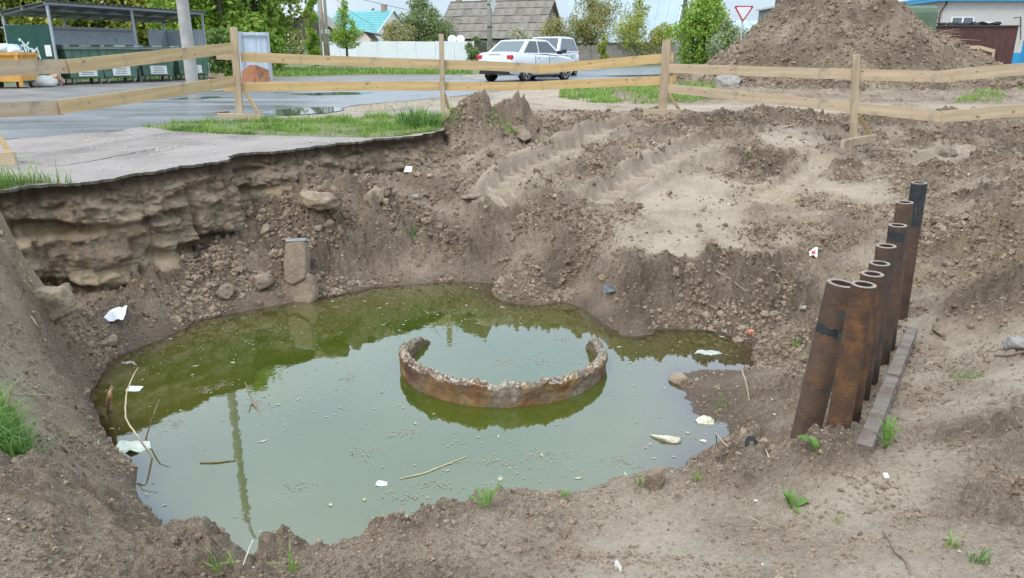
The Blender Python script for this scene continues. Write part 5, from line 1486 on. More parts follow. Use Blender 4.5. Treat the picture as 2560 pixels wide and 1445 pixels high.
def blobset(rng, w_, z0, z1, n, r0=.35, dpt=1.0, taper=0.0):
    """a crown: n blobs within a height range and half width"""
    res = []
    for i in range(n):
        u = (i + .5) / n; z = z0 + (z1 - z0) * u; ww = w_ * (math.sin(PI * min(1, .18 + u * .82)) ** .6) * (1 - taper * u)
        a = rng.uniform(0, 2 * PI); r = ww * (1 - r0) * rng.random() ** .5
        rr = max(.25, ww * rng.uniform(r0, r0 + .3))
        res.append(((r * math.cos(a), r * math.sin(a) * dpt, z), (rr, rr * dpt, rr * rng.uniform(.6, .95))))
    return res


def gbase(px, Y):
    p = at(px, 150, Y); return np.array([p[0], Y, street(Y)])


def pxm(Y): return FPX / CP / CP / Y * 1.0          # photo pixels per metre near the horizon


R_ = np.random.default_rng(3)
TREES = [(-60, 40, 7.5, 3.2, 0, 'dense green tree behind the orange skip at the left edge', 0), (95, 41, 7.2, 2.8, 1, 'olive leafed tree behind the green shelter panel', 600), (205, 43, 8.0, 3.0, 0, 'blossoming green tree above the middle of the bin shelter roof', 1600),
         (330, 42, 7.4, 2.9, 1, 'yellow green tree behind the back wall of the bin shelter', 500), (440, 44, 8.2, 3.0, 0, 'tall green tree right behind the concrete lamp post', 0), (560, 40, 7.6, 2.9, 3, 'fresh green tree between lamp post and blue sheet panel', 0),
         (640, 44, 7.2, 2.6, 0, 'rounded green tree above the pale blue sheet panel', 0)]
for k, (px, Y, hh, ww, lf, lb, bl_) in enumerate(TREES):
    hh = hh * 1.95
    tree('leafy_tree', lb, gbase(px, Y), hh, blobset(R_, ww * 1.1, .7, hh * .5, 14, .45) + blobset(R_, ww * 1.15, hh * .5, hh, 13, .5), 30000, M_LEAF[lf], .15, .18, blossom=bl_, group='trees behind the bin shelter', seed=20 + k)
tree('shrub', 'low dark green shrub at the right end of the bin shelter', gbase(555, 35), 2.0, blobset(R_, 1.3, .2, 2.0, 6, .5), 5000, M_LEAF[2], .09, .05, cat='shrub', seed=40)
tree('shrub', 'green shrub beside the pale blue panel, under the rounded tree', gbase(693, 42), 2.6, blobset(R_, .95, .2, 2.8, 7, .5), 4500, M_LEAF[3], .09, .05, cat='shrub', seed=41)
def poplar():
    bl = []
    for i in range(13):
        z = .35 + i * .42; ww = .78 * (1 - .55 * (i / 12) ** 1.6)
        bl.append(((R_.normal(0, .16), R_.normal(0, .12), z), (ww * R_.uniform(.55, .85), ww * .7, .42)))
    return bl
tree('columnar_tree', 'narrow leafy tree in front of the white fence left end', gbase(786, 62), 5.6, poplar(), 7500, M_LEAF[3], .095, .09, seed=42, limbs=False)
bl = [((0, 0, 1.85), (1.25, 1.1, .55)), ((-.45, 0, 2.3), (.9, .8, .6)), ((.5, 0, 2.5), (.85, .8, .6)), ((0, .1, 3.1), (.85, .8, .65)), ((-.1, 0, 3.9), (.5, .5, .6)), ((.05, 0, 4.5), (.28, .28, .5))]
tree('young_tree', 'young round tree with a bare dark trunk in front of the white fence', gbase(868, 60), 4.6, bl, 4500, M_LEAF[3], .09, .10, th=3.6, seed=43)
tree('tall_bush', 'big fresh green bush left of the slate roofed house', gbase(1058, 82), 6.4, blobset(R_, 2.9, .8, 6.8, 16, .5), 17000, M_LEAF[5], .13, .14, seed=44)
tree('blossom_bush', 'grey green blossoming bush in front of the big fresh bush', gbase(1003, 80), 4.0, blobset(R_, 2.2, .8, 4.3, 10, .48), 9500, M_LEAF[4], .12, .10, blossom=1800, seed=45)
tree('conifer', 'dark conifer top far behind the white gable', gbase(940, 150), 8.6, [((0, 0, z), (1.5 * (1 - (z - 3) / 7), 1.4 * (1 - (z - 3) / 7), .7)) for z in (3, 4.2, 5.4, 6.5, 7.6, 8.4)], 3000, M_LEAF[2], .2, .14, seed=46, group='far conifers')
tree('conifer', 'second dark conifer far behind the dark roof', gbase(962, 155), 8.4, [((0, 0, z), (1.9 * (1 - (z - 3) / 8), 1.6 * (1 - (z - 3) / 8), .8)) for z in (3, 4.2, 5.4, 6.5, 7.6, 8.2)], 3000, M_LEAF[2], .2, .14, seed=47, group='far conifers')
tree('blossom_shrub', 'pale shrub in front of the dark boarded gable', gbase(750, 72), 2.9, blobset(R_, 1.2, .4, 3.0, 6, .45), 3000, M_LEAF[4], .1, .06, blossom=1600, cat='shrub', seed=48)
tree('blossom_shrub', 'white blossoming shrub under the slate eaves behind the cars', gbase(1300, 74), 2.9, blobset(R_, 2.1, 1.0, 3.2, 8, .4), 2600, M_LEAF[4], .1, .08, blossom=3800, cat='shrub', seed=49)
tree('blossom_shrub', 'blossoming bush in front of the metal roofed house, right of the cars', gbase(1390, 71), 3.6, blobset(R_, 2.2, .6, 3.9, 10, .48), 8000, M_LEAF[4], .1, .08, blossom=1500, cat='shrub', seed=50)
tree('apple_tree', 'spreading olive apple tree with bare limbs before the metal roof', gbase(1478, 70), 5.8, blobset(R_, 2.9, 1.4, 6.2, 17, .42), 13000, M_LEAF[4], .095, .13, blossom=900, seed=51)
tree('young_birch', 'thin pale green birch in front of the wooden picket fence', gbase(1590, 66), 5.4, blobset(R_, 2.1, .9, 5.4, 14, .40), 8500, M_LEAF[1], .085, .07, blossom=1200, seed=52)
tree('shrub', 'yellow green shrub growing through the picket fence', gbase(1512, 64), 2.3, blobset(R_, .7, .2, 2.4, 6, .5), 2300, M_LEAF[1], .08, .05, cat='shrub', seed=53)
tree('shrub', 'bright shrub at the picket fence beside the block gable', gbase(1650, 66), 3.2, blobset(R_, 1.6, .4, 3.6, 9, .48), 7000, M_LEAF[1], .09, .05, cat='shrub', blossom=400, seed=54)
tree('leafy_tree', 'bushy bright green tree left of the yield sign', gbase(1762, 44), 4.8, blobset(R_, 1.75, .2, 5.0, 16, .48), 19000, M_LEAF[3], .095, .09, seed=55)
tree('blossom_shrub', 'grey white blossoming bush between green tree and yield sign', gbase(1815, 40), 2.4, blobset(R_, 1.1, .2, 2.7, 8, .5), 7000, M_LEAF[5], .085, .05, blossom=1900, cat='shrub', seed=56)
tree('shrub', 'small spiky green shrub at the corner of the white fence', gbase(1178, 70), 2.0, blobset(R_, .8, .2, 2.0, 5, .5), 2200, M_LEAF[5], .09, .05, cat='shrub', seed=57)
tree('shrub', 'dark green bush by the satellite dishes', gbase(1190, 76), 2.4, blobset(R_, .9, .9, 2.6, 5, .5), 1800, M_LEAF[2], .09, .05, cat='shrub', seed=58)
tree('birch', 'hanging birch crown behind the left shoulder of the soil heap', gbase(1930, 50), 15, blobset(R_, 3.2, 5.0, 15, 14, .45), 14000, M_LEAF[3], .16, .2, seed=59)

# ------------------------------------------------------------------ bin shelter
Yl, Yr = 25.3, 32.0
pfl = at(154, 222, Yl); pfr = at(523, 193, Yr)
pfl[2] = street(Yl); pfr[2] = street(Yr)
ax_ = pfr - pfl; ax_[2] = 0; Ls = np.linalg.norm(ax_); ax_ /= Ls; bx_ = np.array([-ax_[1], ax_[0], 0]); DP = 2.0
sh = thing('bin_shelter', 'open grey metal shelter with a lean to roof over the green bins', 'shelter', pfl)


def S(u, v, z): return pfl + ax_ * u + bx_ * v + np.array([0, 0, z + (pfr[2] - pfl[2]) * u / Ls])


HF, HB = 2.52, 2.28
for u in (0.0, Ls * .485, Ls):
    m_ = MB(pfl); m_.beam(S(u, 0, -.05), S(u, 0, HF), .07, .07, up=(0, 1, 0)); m_.build('post', M_GALV, sh)
for u in (0.0, Ls * .33, Ls * .78, Ls):
    m_ = MB(pfl); m_.beam(S(u, DP, -.05), S(u, DP, HB), .07, .07, up=(0, 1, 0)); m_.build('post', M_GALV, sh)
m_ = MB(pfl)
nw = 60; vs = []; fs = []
for i in range(nw + 1):
    u = -.15 + (Ls + .3) * i / nw; dz = .018 if i % 2 else -.018
    vs += [S(u, -.2, HF + .10 + dz), S(u, DP + .2, HB + .02 + dz)]
for i in range(nw): fs.append((i * 2, i * 2 + 1, i * 2 + 3, i * 2 + 2))
m_.add(vs, fs); rf = m_.build('roof', M_SHEETD, sh)
for v, z in ((0, HF + .02), (DP, HB - .04), (DP * .5, (HF + HB) / 2)):
    m_ = MB(pfl); m_.beam(S(-.1, v, z), S(Ls + .1, v, z), .08, .06); m_.build('purlin', M_GALV, rf)
for i in range(8):
    m_ = MB(pfl); m_.beam(S(Ls * i / 7, 0, HF - .0), S(Ls * i / 7, DP, HB - .06), .06, .05); m_.build('rafter', M_SHEETD, rf)


def corr(u0, u1, z0, z1, fn, name, mt, parent, pitch=.12, dep=.018, off=None):
    m_ = MB(pfl if off is None else off); n = max(2, int(abs(u1 - u0) / pitch * 2)); vs = []; fs = []
    for i in range(n + 1):
        u = u0 + (u1 - u0) * i / n; d_ = dep if (i // 1) % 2 else 0
        vs += [fn(u, d_, z0), fn(u, d_, z1)]
    for i in range(n): fs.append((i * 2, i * 2 + 2, i * 2 + 3, i * 2 + 1))
    m_.add(vs, fs); return m_.build(name, mt, parent)


for (u0, u1) in ((.02, Ls * .33), (Ls * .33, Ls * .60), (Ls * .60, Ls * .76)):
    corr(u0, u1, .12, 1.93, lambda u, d_, z: S(u, DP - .05 - d_, z), 'back_sheet', M_SHEETG, sh)
corr(Ls * .86, Ls, .12, 1.93, lambda u, d_, z: S(u, DP - .05 - d_, z), 'back_sheet', M_SHEETG, sh)
m_ = MB(pfl); m_.beam(S(0, DP - .09, 1.82), S(Ls * .76, DP - .09, 1.82), .06, .04); m_.build('rail', M_GALV, sh)
corr(.0, DP, .12, 1.93, lambda u, d_, z: S(Ls + .02 - d_, u, z), 'side_sheet', M_SHEETG, sh)
m_ = MB(pfl); m_.prism([S(-.03, .04, .05), S(-.03, DP - .04, .05), S(-.03, DP - .04, 1.90), S(-.03, .04, 1.90)], ax_ * -.02); gp = m_.build('side_panel', M_DKGREEN, sh)
# graffiti strokes and a notice on the green panel (panel plane: v along depth, z up)
def stroke(pts, wd=.055):
    m_ = MB(pfl); pts = [(a_, b_ + .22) for a_, b_ in pts]
    for (a_, b_) in zip(pts[:-1], pts[1:]):
        A = S(-.054, DP - .05 - a_[0] * (DP - .1), a_[1]); B = S(-.054, DP - .05 - b_[0] * (DP - .1), b_[1])
        m_.beam(A, B, wd, .004, up=np.cross(B - A, ax_))
    m_.build('graffiti', M_GRAF, gp)
for q in ([(.20, .92), (.26, .72), (.32, .90), (.36, .70), (.42, .95)], [(.36, 1.12), (.40, .70)], [(.30, 1.05), (.48, .98)], [(.34, 1.18), (.42, 1.02), (.50, 1.15)], [(.44, .72), (.46, .95), (.54, .93), (.54, .72), (.45, .70)],
          [(.56, .95), (.58, .70), (.66, .72)], [(.58, .85), (.68, .98)], [(.66, .98), (.70, .62)], [(.24, .62), (.32, .55), (.44, .66)]):
    stroke(q)
m_ = MB(pfl); c0 = [(.86, .92), (1.0, .92), (1.0, 1.27), (.86, 1.27)]
m_.prism([S(-.054, DP - .05 - a_ * (DP - .1) * .98, z_) for a_, z_ in c0], ax_ * -.004); m_.build('notice', M_PAPER, gp)
m_ = MB(pfl); c0 = [(.30 + .035 * math.cos(t_), 1.44 + .05 * math.sin(t_)) for t_ in np.linspace(0, 2 * PI, 9)[:-1]]
m_.prism([S(-.054, DP - .05 - a_ * (DP - .1), z_) for a_, z_ in c0], ax_ * -.004); m_.build('paint_spot', M_GRAF, gp)


# ------------------------------------------------------------------ wheeled waste bins
def make_bin():
    t = thing('waste_bin', '', 'bin')
    W1, D1, W0, D0 = 1.34, 1.02, 1.10, .80
    m_ = MB(); z0, z1 = .20, 1.18
    pr = [(W0, D0, z0), (W0 * 1.01, D0 * 1.02, z0 + .05), (W1, D1, z1)]
    vs = []; fs = []
    for (w_, d_, z) in pr:
        vs += [(-w_ / 2, -d_ / 2, z), (w_ / 2, -d_ / 2, z), (w_ / 2, d_ / 2, z), (-w_ / 2, d_ / 2, z)]
    for i in range(2):
        for k in range(4): fs.append((i * 4 + k, i * 4 + (k + 1) % 4, i * 4 + 4 + (k + 1) % 4, i * 4 + 4 + k))
    fs.append((3, 2, 1, 0)); m_.add(vs, fs); b_ = m_.build('body', M_BIN, t, bevel=.02)
    for x in (-.42, -.14, .14, .42):
        m_ = MB(); m_.beam((x * .84, -D0 / 2 - .005, z0 + .05), (x, -D1 / 2 - .005, z1 - .05), .02, .03, up=(0, 1, 0)); m_.build('rib', M_BIN, b_)
    m_ = MB()
    for (a_, b2) in (((-.71, -.55, z1), (.71, -.55, z1)), ((-.71, .55, z1), (.71, .55, z1))): m_.beam(a_, b2, .07, .06)
    for x in (-.70, .70): m_.beam((x, -.55, z1), (x, .55, z1), .07, .06)
    m_.build('rim', M_BINLID, t)
    m_ = MB(); vs = []; fs = []; n = 8
    for i in range(n + 1):
        a_ = PI * i / n; y = -.55 * math.cos(a_); z = z1 + .045 + .07 * math.sin(a_) ** .8
        vs += [(-.68, y, z), (.68, y, z)]
    for i in range(n): fs.append((i * 2, i * 2 + 1, i * 2 + 3, i * 2 + 2))
    fs.append(tuple(range(0, 2 * n + 2, 2))); fs.append(tuple(range(1, 2 * n + 2, 2))[::-1])
    m_.add(vs, fs); ld = m_.build('lid', M_BINLID, t)
    for x in (-.35, .35):
        m_ = MB(); m_.box((x, -.56, z1 + .09), (.30, .05, .03)); m_.build('handle', M_BLACK, ld)
    for x in (-.45, .45):
        for y in (-.30, .30):
            m_ = MB(); m_.lathe([(.001, -.025), (.095, -.025), (.10, -.01), (.10, .01), (.095, .025), (.001, .025)], (x, y, .10), 16, ((0, 1, 0), (0, 0, 1), (1, 0, 0))); w_ = m_.build('wheel', M_GREYW, t, smooth='angle')
            m_ = MB(); m_.box((x - .035, y, .155), (.008, .06, .11)); m_.box((x + .035, y, .155), (.008, .06, .11)); m_.box((x, y, .205), (.08, .08, .012)); m_.build('fork', M_GALV, w_)
    for x in (-.75, .75):
        m_ = MB(); m_.tube([(x * .93, 0, 1.08), (x * 1.04, 0, 1.08)], .03, 8); m_.build('trunnion', M_GALV, t)
    return t


bin0 = make_bin()
BINS = [(188, 214, 25.9, 'green wheeled waste bin next to the green shelter panel', (.0, .30, .62, .30)), (276, 213, 26.8, 'second green waste bin from the green panel, with a torn white notice', (.18, .62, .36, .16)),
        (372, 206, 28.6, 'third green waste bin with a square white notice, left of the lamp post', (.12, .70, .36, .24)), (463, 199, 30.2, 'green waste bin half hidden behind the concrete lamp post', (-.18, .62, .12, .30))]
for k, (px, py, Y, lb, st) in enumerate(BINS):
    o = bin0 if k == 0 else copy_tree(bin0)
    p = at(px, py, Y); o.location = (p[0], Y + .5, street(Y)); o.rotation_euler = (0, 0, math.atan2(ax_[1], ax_[0]) - .28 - .05 * k)
    o['label'] = lb; o['group'] = 'green wheeled bins under the shelter'
    if st:
        x, z, w_, h_ = st[0], st[1] + .12, st[2], st[3]
        yy = -.40 - .11 * (z - .2) / .98 - .028
        m_ = MB(); m_.box((x, yy, z), (w_, .006, h_)); nt_ = m_.build('notice', M_PAPER, o)
        for j in range(4):
            m_ = MB(); m_.box((x + random.uniform(-.03, .03), yy - .005, z + h_ * (.32 - .2 * j)), (w_ * random.uniform(.5, .8), .002, h_ * .07)); m_.build('print_line', M_INK, nt_)

# ------------------------------------------------------------------ orange skip full of bags, sack
Ys = 23.6; ps = at(28, 226, Ys); ps[2] = street(Ys)
sk = thing('waste_skip', 'orange metal skip with mesh openings heaped with rubbish bags', 'skip', ps, .12)
m_ = MB(); w1, d1 = 1.25, 1.0
m_.add([(-w1 / 2, -d1 / 2, .22), (w1 / 2, -d1 / 2, .22), (w1 / 2, d1 / 2, .22), (-w1 / 2, d1 / 2, .22), (-w1 * .5, -d1 * .55, .98), (w1 * .55, -d1 * .55, .98), (w1 * .55, d1 * .55, .98), (-w1 * .5, d1 * .55, .98)],
       [(3, 2, 1, 0), (0, 1, 5, 4), (1, 2, 6, 5), (2, 3, 7, 6), (3, 0, 4, 7)]); bd = m_.build('body', M_ORANGE, sk)
m_ = MB()
for (a_, b_) in (((-.66, -.58, 1.0), (.70, -.58, 1.0)), ((-.66, .58, 1.0), (.70, .58, 1.0)), ((.70, -.58, 1.0), (.70, .58, 1.0)), ((-.66, -.58, 1.0), (-.66, .58, 1.0))): m_.beam(a_, b_, .09, .06)
m_.build('rim', M_ORANGE, sk)
for x in (-.60, .58):
    m_ = MB(); m_.beam((x, -.53, .05), (x * 1.05, -.575, .98), .10, .06, up=(1, 0, 0)); m_.build('corner_post', M_ORANGE, sk)
m_ = MB(); m_.beam((-.62, -.555, .30), (.60, -.555, .30), .20, .05); m_.build('lower_rail', M_ORANGE, sk)
m_ = MB(); m_.box((.08, -.545, .50), (.86, .012, .20)); op = m_.build('mesh_opening', M_BAG, sk)
mg = MB()
for i in range(12): mg.beam((-.35 + .078 * i, -.556, .40), (-.35 + .078 * i, -.556, .60), .006, .006)
for i in range(4): mg.beam((-.35, -.560, .42 + .055 * i), (.51, -.560, .42 + .055 * i), .006, .006)
mg.build('wire_mesh', M_GALV, op)
for x in (-.45, .45):
    for y in (-.4, .4):
        m_ = MB(); m_.lathe([(.001, -.03), (.10, -.03), (.10, .03), (.001, .03)], (x, y, .10), 14, ((0, 1, 0), (0, 0, 1), (1, 0, 0))); m_.build('wheel', M_BLACK, sk, smooth='angle')


def bag(name, label, c, size, mt, seed, rz=0):
    r = np.random.default_rng(seed); bm = bmesh.new(); bmesh.ops.create_icosphere(bm, subdivisions=3, radius=1)
    v = np.array([q.co for q in bm.verts]); f = np.array([[q.index for q in fc.verts] for fc in bm.faces]); bm.free()
    a_ = np.arctan2(v[:, 1], v[:, 0])
    v = v * (1 + .10 * np.sin(a_ * 5 + seed) * np.clip(v[:, 2] + .4, 0, 1) + .08 * np.sin(v[:, 0] * 6 + seed) * np.sin(v[:, 1] * 7 + v[:, 2] * 5) + r.normal(0, .03, len(v)))[:, None]
    v[:, 2] = np.where(v[:, 2] < -.5, -.5 + (v[:, 2] + .5) * .2, v[:, 2])
    o = link(name, npmesh(name, v * np.array(size) / 2, f, True), mt); o.location = c; o.rotation_euler = (0, 0, rz)
    return tag(o, label, 'rubbish bag')


for k, (dx, dy, dz, s_, mt, lb) in enumerate([(-.45, -.2, 1.12, (.6, .5, .34), M_BAG, 'white rubbish bag at the left of the orange skip'), (.0, -.25, 1.13, (.55, .5, .32), M_BAG, 'white rubbish bag in the middle of the orange skip'), (.36, -.1, 1.16, (.45, .4, .34), M_BAGB, 'blue grey bag on top of the orange skip'),
                                             (.52, -.3, 1.10, (.36, .34, .30), M_BAG, 'small white bag at the right rim of the orange skip'), (-.1, .2, 1.16, (.7, .5, .34), M_BAG, 'white bag at the back of the orange skip')]):
    bag('rubbish_bag', lb, (ps[0] + dx, ps[1] + dy, ps[2] + dz - .04), s_, mt, 10 + k)
q = at(110, 226, 24.2); bag('woven_sack', 'pale woven sack lying between orange skip and shelter', (q[0], q[1], street(24.2) + .13), (.85, .5, .42), M_SACK, 21, .2)
q = at(128, 210, 25.0); m_ = MB()
for k in range(5): m_.beam((-.35 + .05 * k, .05 * k, .08 + .05 * k), (.40 - .03 * k, .1 - .04 * k, .15 + .045 * k), .13, .025, up=(.1, .6, 1))
o = m_.build('board_pile', mk('pale_boards', (.45, .35, .24), (.55, .28, .2), 3, .8), None); o.location = (q[0], q[1], street(25)); tag(o, 'small pile of broken boards leaning at the green panel', 'boards')

# ------------------------------------------------------------------ concrete lamp post
Yp = 21.0; pb = at(482, 215, Yp); pb[2] = street(Yp)
lp = thing('lamp_post', 'round grey concrete lamp post standing before the bin shelter', 'lamp post', pb)
pt = at(450, 0, Yp); dxy = (pt[0] - pb[0]) * .0
HL = 10.6
m_ = MB(); m_.lathe([(.165, -.3), (.165, 0), (.155, 2), (.125, 6), (.095, HL)], n=20); m_.build('shaft', M_CONC, lp, smooth=True)
m_ = MB(); m_.tube([(0, 0, HL - .4), (0, 0, HL + .15), (.12, -.05, HL + .55), (.45, -.2, HL + .85), (1.0, -.42, HL + 1.0), (1.7, -.7, HL + 1.05)], .035, 8); arm = m_.build('arm', M_GALV, lp, smooth=True)
m_ = MB(); m_.tube([(1.6, -.66, HL + 1.03), (1.75, -.72, HL + 1.06), (2.1, -.86, HL + 1.06), (2.3, -.94, HL + 1.04)], [.05, .12, .13, .05], 10); m_.build('lamp_head', M_GALV, arm, smooth=True)

# ------------------------------------------------------------------ pale blue sheet panel with the rusty box
Yb = 29.5
pl_, pr_ = at(600, 195, Yb), at(681, 193, Yb + .6); zt = street(Yb)
pn = thing('sheet_screen', 'pale blue grey metal sheet screen on posts beside the rusty box', 'screen', (pl_[0], Yb, zt))
PO = (pl_[0], Yb, zt); HH = at(600, 80, Yb)[2] - zt
va = np.array([pr_[0] - pl_[0], .6, 0]); vl = np.linalg.norm(va); va /= vl
for (u0, u1) in ((0, vl * .17), (vl * .19, vl * .60), (vl * .605, vl * .97)):
    corr(u0, u1, .15, HH, lambda u, d_, z: np.array(PO) + va * u + np.array([0, -d_, z]), 'sheet', M_PANELB, pn, pitch=.2, dep=.02, off=PO)
for u in (.17 * vl, vl):
    m_ = MB(PO); m_.beam(np.array(PO) + va * u + (0, -.05, -.05), np.array(PO) + va * u + (0, -.05, HH + .02), .07, .06, up=(0, 1, 0)); m_.build('post', M_GALV, pn)
m_ = MB(PO); m_.beam(np.array(PO) + va * .17 * vl + (0, -.05, HH - .12), np.array(PO) + va * vl + (0, -.05, HH - .12), .07, .04); m_.build('rail', M_GALV, pn)
Yx = 28.3; q0 = at(604, 197, Yx); q1 = at(667, 197, Yx); qw = q1[0] - q0[0]; gz_ = street(Yx)
m_ = MB((q0[0], Yx, gz_)); B3 = lambda x, y, z: np.array([q0[0] + x, Yx + y, gz_ + z])
m_.add([B3(0, 0, 0), B3(qw * .68, -.1, 0), B3(qw, .35, 0), B3(qw * .95, .5, .42), B3(qw * .64, -.08, .6), B3(qw * .35, .0, .60), B3(0, .05, .36), B3(.1, .6, 0), B3(.15, .6, .4), B3(qw * .62, .25, .58)],
       [(0, 1, 4, 5, 6), (1, 2, 3, 4), (4, 3, 9), (5, 4, 9), (5, 9, 8, 6), (0, 6, 8, 7), (2, 7, 8, 3), (3, 8, 9), (0, 7, 2, 1)])
o = m_.build('rusty_box', M_RUSTBOX, None); o.location = (q0[0], Yx, gz_); tag(o, 'rust red bent sheet metal box in front of the blue grey screen', 'box')
q = at(541, 188, 31.0); m_ = MB(); m_.box((0, 0, .10), (.5, .4, .03)); m_.box((-.24, 0, .12), (.03, .4, .24)); m_.box((.24, 0, .12), (.03, .4, .24)); m_.box((0, .19, .12), (.45, .03, .22))
o = m_.build('wooden_crate', M_PLANK3, None); o.location = (q[0], 31.0, street(31.0)); tag(o, 'small wooden crate on the ground right of the bin shelter', 'crate')

# ------------------------------------------------------------------ houses behind
def brickmat(name, c1, c2, mort, bw, bh):
    m = bpy.data.materials.new(name); m.use_nodes = True; nt = m.node_tree; p = nt.nodes['Principled BSDF']; L = nt.links.new
    tc = _n(nt, 'ShaderNodeTexCoord'); s = _n(nt, 'ShaderNodeSeparateXYZ'); L(tc.outputs['Object'], s.inputs[0])
    ad = _n(nt, 'ShaderNodeMath', operation='ADD'); L(s.outputs[0], ad.inputs[0]); L(s.outputs[1], ad.inputs[1])
    cb = _n(nt, 'ShaderNodeCombineXYZ'); L(ad.outputs[0], cb.inputs[0]); L(s.outputs[2], cb.inputs[1])
    b = _n(nt, 'ShaderNodeTexBrick'); b.inputs['Color1'].default_value = rgba(c1); b.inputs['Color2'].default_value = rgba(c2); b.inputs['Mortar'].default_value = rgba(mort)
    b.inputs['Scale'].default_value = 1.0; b.inputs['Brick Width'].default_value = bw; b.inputs['Row Height'].default_value = bh; b.inputs['Mortar Size'].default_value = .012
    L(cb.outputs[0], b.inputs['Vector']); L(b.outputs['Color'], p.inputs['Base Color']); p.inputs['Roughness'].default_value = .85
    bu = _n(nt, 'ShaderNodeBump', Strength=.6, Distance=.02, invert=True); L(b.outputs['Fac'], bu.inputs['Height']); L(bu.outputs[0], p.inputs['Normal'])
    return m


M_BRICKW = brickmat('white_brick', (.56, .53, .49), (.62, .59, .55), (.36, .34, .31), .27, .085)
M_BLOCK = brickmat('grey_block', (.44, .42, .40), (.52, .50, .47), (.22, .21, .20), .42, .21)
M_BRICKT = brickmat('pale_brick', (.47, .41, .36), (.55, .49, .43), (.36, .33, .30), .27, .085)


def house(name, label, corner, rz, L, D, he, hr, wall, roof_mt, roofs=None, over=.35, hide_roof=False):
    """corner = nearest right corner; local x runs left along the front (-x), y away; ridge parallel to x"""
    t = thing(name, label, 'house', corner, rz)
    m_ = MB(); m_.add([(-L, 0, -.2), (0, 0, -.2), (0, D, -.2), (-L, D, -.2), (-L, 0, he), (0, 0, he), (0, D, he), (-L, D, he)], [(0, 1, 5, 4), (1, 2, 6, 5), (2, 3, 7, 6), (3, 0, 4, 7)]); m_.build('wall', wall, t)
    for x in (0, -L):
        m_ = MB(); m_.prism([(x, 0, he), (x, D, he), (x, D / 2, hr)], (-.02 if x == 0 else .02, 0, 0)); m_.build('gable', wall, t)
    sl = math.hypot(D / 2, hr - he); ex = over / (D / 2)
    if not hide_roof:
        for sgn in (0, 1):
            m_ = MB(); y0 = -over if sgn == 0 else D + over; ze = he - (hr - he) * ex
            m_.prism([(-L - over, y0, ze), (over, y0, ze), (over, D / 2, hr), (-L - over, D / 2, hr)], (0, 0, .07)); m_.build('roof', roof_mt, t)
    return t


# house with the asbestos slate roof
Yh = 80.0; c0 = at(1345, 150, Yh); c0[2] = street(Yh)
HRZ = -math.radians(20); LH, DH, HE, HR_ = 11.2, 8.4, 2.75, 6.35
h1 = house('slate_roof_house', 'low brick house with a mossy grey slate roof behind the cars', c0, HRZ, LH, DH, HE, HR_, M_BRICKT, M_SLATE, hide_roof=True)
ov = .45; ze = HE - (HR_ - HE) * ov / (DH / 2)
e0 = np.array([ov, -ov, ze]); r0 = np.array([ov, DH / 2, HR_]); sdir_ = (r0 - e0); SL = np.linalg.norm(sdir_); sdir_ /= SL; nn = np.cross((1, 0, 0), sdir_)
NR, NCs = 5, 12; swd = (LH + 2 * ov) / NCs; shh = SL / NR
n_w = 8; vs = []; fs = []
for j in (0, 1):
    for k in range(n_w * 2 + 1):
        vs.append((-(swd * 1.03) * k / (n_w * 2), j * (shh * 1.08), (.025 if k % 2 else -.025)))
for k in range(n_w * 2): fs.append((k, k + 1, n_w * 2 + 2 + k, n_w * 2 + 1 + k))
sme = bpy.data.meshes.new('slate_sheet'); sme.from_pydata(vs, [], fs); sme.materials.append(M_SLATE); sme2 = sme.copy(); sme2.materials[0] = M_SLATE2
rfp = bpy.data.objects.new('roof', None); COL.objects.link(rfp); rfp.parent = h1
mbk = MB(); 
mbk.prism([e0 - nn * .10, e0 + np.array([-LH - 2 * ov, 0, 0]) - nn * .10, r0 + np.array([-LH - 2 * ov, 0, 0]) - nn * .10, r0 - nn * .10], -nn * .03); mbk.build('roof_boarding', M_DARKW, rfp)
for i in range(NR):
    for j in range(NCs):
        so = bpy.data.objects.new('slate_sheet', sme if (i * 7 + j * 5 + (i * j) % 3) % 3 else sme2); COL.objects.link(so); so.parent = rfp
        tilt = .045
        sd2 = sdir_ * math.cos(tilt) + -nn * math.sin(tilt) * -1 if False else sdir_
        p_ = e0 + sdir_ * (shh * i) + np.array([-swd * j, 0, 0]) + nn * (.035 + .012 * ((i + j) % 2) + .004 * ((i * 5 + j * 3) % 4))
        yv = sdir_ * math.cos(tilt) - nn * math.sin(tilt); zv = np.cross((1, 0, 0), yv)
        p_ = p_ + nn * .05
        so.matrix_local = Matrix(((1, yv[0], zv[0], p_[0]), (0, yv[1], zv[1], p_[1]), (0, yv[2], zv[2], p_[2]), (0, 0, 0, 1)))
m_ = MB(); m_.prism([(ov, DH + ov, ze), (-LH - ov, DH + ov, ze), (-LH - ov, DH / 2, HR_), (ov, DH / 2, HR_)], (0, 0, -.05)); m_.build('back_slope', M_SLATE, rfp)
m_ = MB(); m_.beam((ov, DH / 2, HR_ + .07), (-LH - ov, DH / 2, HR_ + .07), .10, .25); m_.build('ridge_cap', M_SLATE2, rfp)
for x in (-LH * .97, -LH * .70, -LH * .12):
    m_ = MB(); m_.box((x, DH / 2 + .5, HR_ + .15), (.55, .55, 1.0)); m_.build('chimney', brickmat('chimney_brick', (.36, .20, .14), (.42, .26, .19), (.3, .28, .26), .27, .085), rfp)
for x in (-LH * .9, -LH * .55):
    m_ = MB(); m_.box((x, -.03, 1.6), (1.2, .08, 1.1)); w_ = m_.build('window', M_WINF, h1); m_ = MB(); m_.box((x, -.08, 1.6), (1.0, .03, .92)); m_.build('pane', M_PANE, w_)

